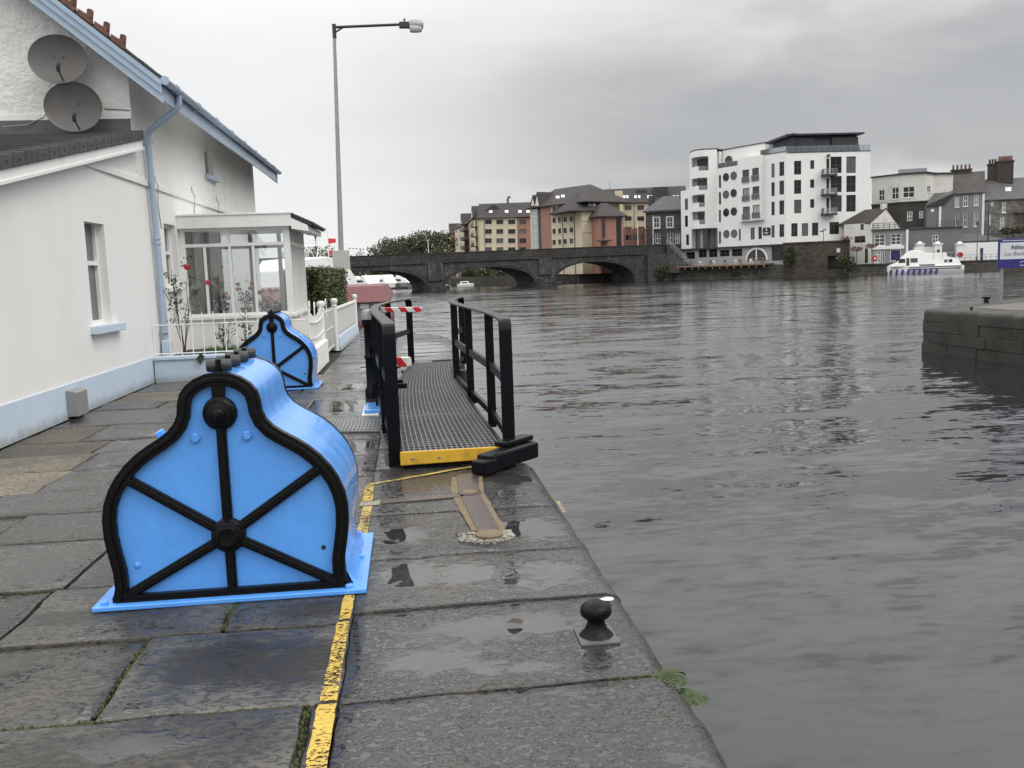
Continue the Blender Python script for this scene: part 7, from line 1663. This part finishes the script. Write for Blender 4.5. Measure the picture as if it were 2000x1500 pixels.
# white boat behind the hedge with red flags
t, h = boat('cabin_cruiser', 'white cabin cruiser roof with small red flags showing over the hedge', (-5.2, 52), 1.3, 11, 3.6, 1.5, [(-4.8, 1.5), (-4.6, 3.4), (-3.9, 3.95), (-.5, 4.12), (2.2, 3.95), (3.2, 3.2), (4.6, 1.8), (4.7, 1.5)])
bwin(t, -4, 2, 2.5, 3.2, 3.6, .4, hh_=1.5)
ms = MB().tube([(-.5, -1.2, 4.0), (-.5, -1.2, 5.6)], .03, 5); ms.tube([(-.5, -.5, 4.0), (-.5, -.8, 5.4)], .03, 5); ms.tube([(-.5, -2.2, 4.75), (-.5, .6, 4.75)], .02, 5); ms.build('mast', M_GRP, t, local=True)
M_FLAG = pbr('red_flag', (.6, .03, .03), .6)
MB().hexa([(-.5, -1.65, 4.85), (-.5, -1.22, 4.8), (-.48, -1.22, 4.8), (-.48, -1.65, 4.85), (-.5, -1.65, 5.05), (-.5, -1.22, 5.1), (-.48, -1.22, 5.1), (-.48, -1.65, 5.05)]).build('flag', M_FLAG, t, local=True)
MB().hexa([(-.5, -1.4, 4.2), (-.5, -1.22, 4.2), (-.48, -1.22, 4.2), (-.48, -1.4, 4.2), (-.5, -1.5, 4.45), (-.5, -1.22, 4.45), (-.48, -1.22, 4.45), (-.48, -1.5, 4.45)]).build('flag', M_FLAG, t, local=True)
# marina boats seen under the left arch
mar = [(693, 213, .3, 9, M_NAVYF, 'small white boat with a blue cover at the left of the marina'), (717, 210, -1.2, 10, M_GRP, 'white flybridge cruiser second from the left under the arch'), (736, 216, -1.4, 9, M_GRP, 'white cruiser half hidden behind the dark windowed one'), (757, 207, -1.35, 9.5, M_DGREY, 'white cruiser with a dark windscreen in the middle of the marina'), (789, 206, -1.1, 11, M_GRP, 'tall white cruiser with grey hull at the right of the marina'), (818, 214, -1.0, 8, M_GRP, 'white boat closest to the arch pier')]
for i, (px, D, a, L_, cabm, lab) in enumerate(mar):
    t, h = boat('moored_cruiser', lab, gp(px, D), a, L_, 3.2, 1.3, [(-L_ * .42, 1.3), (-L_ * .4, 2.4), (-L_ * .2, 2.7), (-L_ * .1, 3.3), (L_ * .08, 3.2), (L_ * .2, 2.4), (L_ * .4, 1.6), (L_ * .42, 1.35)], 'boats in the marina beyond the left arch', cab=M_GRP if cabm is M_NAVYF else cabm if cabm is not M_DGREY else M_GRP, hull=M_GREYB if i == 4 else M_GRP)
    bwin(t, -L_ * .35, L_ * .1, 1.75, 2.25, 3.2, .5, hh_=1.3)
    MB().hexa([(L_ * .14, -1.1, 2.45), (L_ * .24, -1.15, 2.0), (L_ * .24, 1.15, 2.0), (L_ * .14, 1.1, 2.45), (L_ * .12, -1.1, 2.95), (L_ * .17, -1.1, 2.5), (L_ * .17, 1.1, 2.5), (L_ * .12, 1.1, 2.95)]).build('windscreen', M_GFAR, t, local=True)
    if cabm is M_NAVYF: MB().box(-L_ * .38, -L_ * .1, -1.3, 1.3, 2.5, 3.4).build('cover', M_NAVYF, t, local=True, bevel=.1)
jt = thing('marina_jetty', 'low dark floating jetty below the marina boats', 'jetty', (gp(760, 201)[0], gp(760, 201)[1], WZ)); fjt = Fac(gp(640, 200), gp(826, 203)); fbox(MB(), fjt, 0, fjt.L, WZ - .3, WZ + .45, -2, 0).build('deck', M_DBRN, jt)
t, h = boat('small_launch', 'small white launch moored beyond the middle bridge arch', gp(909, 213), .1, 3.9, 1.6, .55, [(-1.3, .55), (-1.2, 1.15), (.4, 1.2), (.9, .6)]); bwin(t, -1.0, .3, .75, 1.05, 1.6, .15, hh_=.55)
# ------------------------------------------------------------------ right hand quay (island) with its sign
M_RQ = pbr('mossy_quay_wall', (.034, .031, .026), .7, var=.55, vscale=1.3, bump=1.0, bscale=6, dirt=(.012, .012, .006), dscale=.9, damt=.85, rvar=.15)
ri = MB(); prf = [(16.0, 27.3), (16.0, -8), (45, -8), (45, 44), (26.0, 33.6), (20.4, 30.5), (18.0, 28.9), (16.5, 27.75)]
ri.prism([(x, y, -4.6) for x, y in prf], (0, 0, 4.6 - .34)); rq = tag(ri.build('island_quay', M_RQ), kind='structure')
y = 27.2; k = 0
rnd_ = random.Random(21)
while y > 8:
    L_ = rnd_.uniform(1.1, 1.7); a, b = y - L_, y
    mb = MB(); n = 7; r_ = .13
    prf2 = [(15.96, -.36), (15.96, -r_)] + [(15.96 + r_ * (1 - math.cos(t)), -r_ + r_ * math.sin(t)) for t in np.linspace(.25, math.pi / 2, 5)] + [(17.3, .0), (17.3, -.36)]
    mb.prism([(x, a + .006, z) for x, z in prf2], (0, b - a - .012, 0)); mb.build('coping_stone', M_RQ, rq, smooth=True); y = a
for (xa, ya, xb, yb) in ((16.0, 27.25, 17.6, 28.55), (17.62, 28.57, 19.3, 29.72), (19.32, 29.74, 21.4, 31.0), (21.42, 31.02, 24.0, 32.5)):
    d = Vector((xb - xa, yb - ya, 0)).normalized(); q = Vector((d.y, -d.x, 0)) * 1.25; A_, B_ = Vector((xa, ya, 0)), Vector((xb, yb, 0))
    mb = MB(); mb.hexa([A_ + Vector((0, 0, -.36)), A_ + q + Vector((0, 0, -.36)), B_ + q + Vector((0, 0, -.36)), B_ + Vector((0, 0, -.36)), A_ + Vector((0, 0, -.003)), A_ + q + Vector((0, 0, -.003)), B_ + q + Vector((0, 0, -.003)), B_ + Vector((0, 0, -.003))]); mb.build('coping_stone', M_RQ, rq, bevel=.08, seg=3)
mb = MB(); mb.prism([(17.31, 26.9, -.35), (17.31, -8, -.35), (44, -8, -.35), (44, 42, -.35), (26.3, 32.2, -.35), (21.2, 29.2, -.35), (18.5, 27.6, -.35)], (0, 0, .36)); M_GRAVEL = pbr('pale_gravel', (.125, .116, .102), .9, var=.25, vscale=6, bump=.8, bscale=25); mb.build('gravel_path', M_GRAVEL, rq)
for r_ in range(4):       # lower courses of the wall, block by block
    y = 27.3 - (r_ % 2) * .35
    z1_ = -.37 - r_ * .33; 
    if r_: fst = MB().box(15.99, 16.2, y, 27.3, z1_ - .32, z1_)
    while y > 17.5:
        L_ = rnd_.uniform(.7, 1.9); o_ = rnd_.uniform(0, .05)
        MB().box(15.99 - o_, 16.3, y - L_ + .004, y, z1_ - .327, z1_ + rnd_.uniform(-.01, .0)).build('wall_block', M_RQ, rq, bevel=.014); y -= L_
def smallboll(x, y, h, r_, label):
    t = thing('small_bollard', label, 'bollard', (x, y, 0), 'small bollards on the island quay'); MB().lathe([(r_ * .75, 0), (r_ * .6, h * .6)], (x, y, -.002), n=14).build('neck', M_BLACK, t, smooth=True); MB().lathe([(r_ * .6, h * .58), (r_ * 1.15, h * .66), (r_ * 1.15, h * .92), (r_ * .8, h)], (x, y, 0), n=14).build('head', M_BLACK, t, smooth=True)
smallboll(19.45, 29.35, .22, .12, 'black bollard left of the sign post on the island quay'); smallboll(16.5, 25.6, .10, .05, 'tiny black mooring pin on the front corner of the island quay')
sg_ = thing('information_sign', 'blue and white sign board reading Athlone Lock on a grey post', 'sign', (20.04, 29.4, 0)); M_SIGNB = pbr('navy_sign', (.02, .02, .16), .35); M_SIGNW = pbr('sign_white', (.55, .57, .60), .4)
for x in (20.05, 21.6): MB().tube([(x, 29.45, 0), (x, 29.45, 2.1)], .045, 10).build('post', M_GALV, sg_, smooth=True)
bd = MB().box(19.84, 21.82, 29.36, 29.40, 1.14, 2.12).build('board', M_SIGNB, sg_, bevel=.006); MB().box(19.90, 21.76, 29.352, 29.358, 1.44, 2.0).build('panel', M_SIGNW, bd)
MB().box(19.98, 21.68, 29.352, 29.358, 2.05, 2.075).build('top_line', M_SIGNW, bd)
def text(s_, x, z, size, mat, par, y=29.348, shear=0, off=0.0):
    c = bpy.data.curves.new('txt', 'FONT'); c.body = s_; c.size = size; c.align_x = 'CENTER'; c.shear = shear; c.extrude = .001; c.offset = off
    o = bpy.data.objects.new('tmp', c); COL.objects.link(o); dg = bpy.context.evaluated_depsgraph_get(); me = bpy.data.meshes.new_from_object(o.evaluated_get(dg)); bpy.data.objects.remove(o)
    me.transform(Matrix.Translation((x, y, z)) @ Matrix.Rotation(math.pi / 2, 4, 'X')); me.materials.clear(); me.materials.append(mat)
    t = bpy.data.objects.new('lettering', me); COL.objects.link(t); t.parent = par; return t
M_INK = pbr('dark_ink', (.02, .02, .03), .5); M_INK2 = pbr('grey_ink', (.12, .12, .13), .5)
text('Athlone Lock', 20.83, 1.77, .20, M_INK, bd, off=.004); text('Loc Bhaile Átha Luain', 20.83, 1.56, .18, M_INK2, bd, shear=.25)
MB().tube([(20.62, 29.35, 1.31), (20.72, 29.35, 1.35), (20.84, 29.35, 1.36), (20.93, 29.35, 1.31), (20.9, 29.35, 1.28)], .010, 5).build('emblem', M_SIGNW, bd)
MB().box(20.62, 21.05, 29.35, 29.356, 1.215, 1.235).build('strapline', M_SIGNW, bd)
# bunting line across the bridge
bt = thing('bunting_line', 'string of small dark bunting above the left half of the bridge', 'bunting', (gp(780, 172)[0], gp(780, 172)[1], 6)); P0, P1 = atD(676, 484, 172), atD(836, 479, 175.5)
pts = [P0.lerp(P1, q) - Vector((0, 0, .5 * math.sin(math.pi * q))) for q in np.linspace(0, 1, 25)]; MB().tube(pts, .025, 4).build('wire', M_DGREY, bt)
for k, p in enumerate(pts[1:-1]): MB().prism([p + Vector((-.14, 0, 0)), p + Vector((.14, 0, 0)), p + Vector((0, 0, -.3))], (0, .01, 0)).build('pennant', M_DGREY, bt)
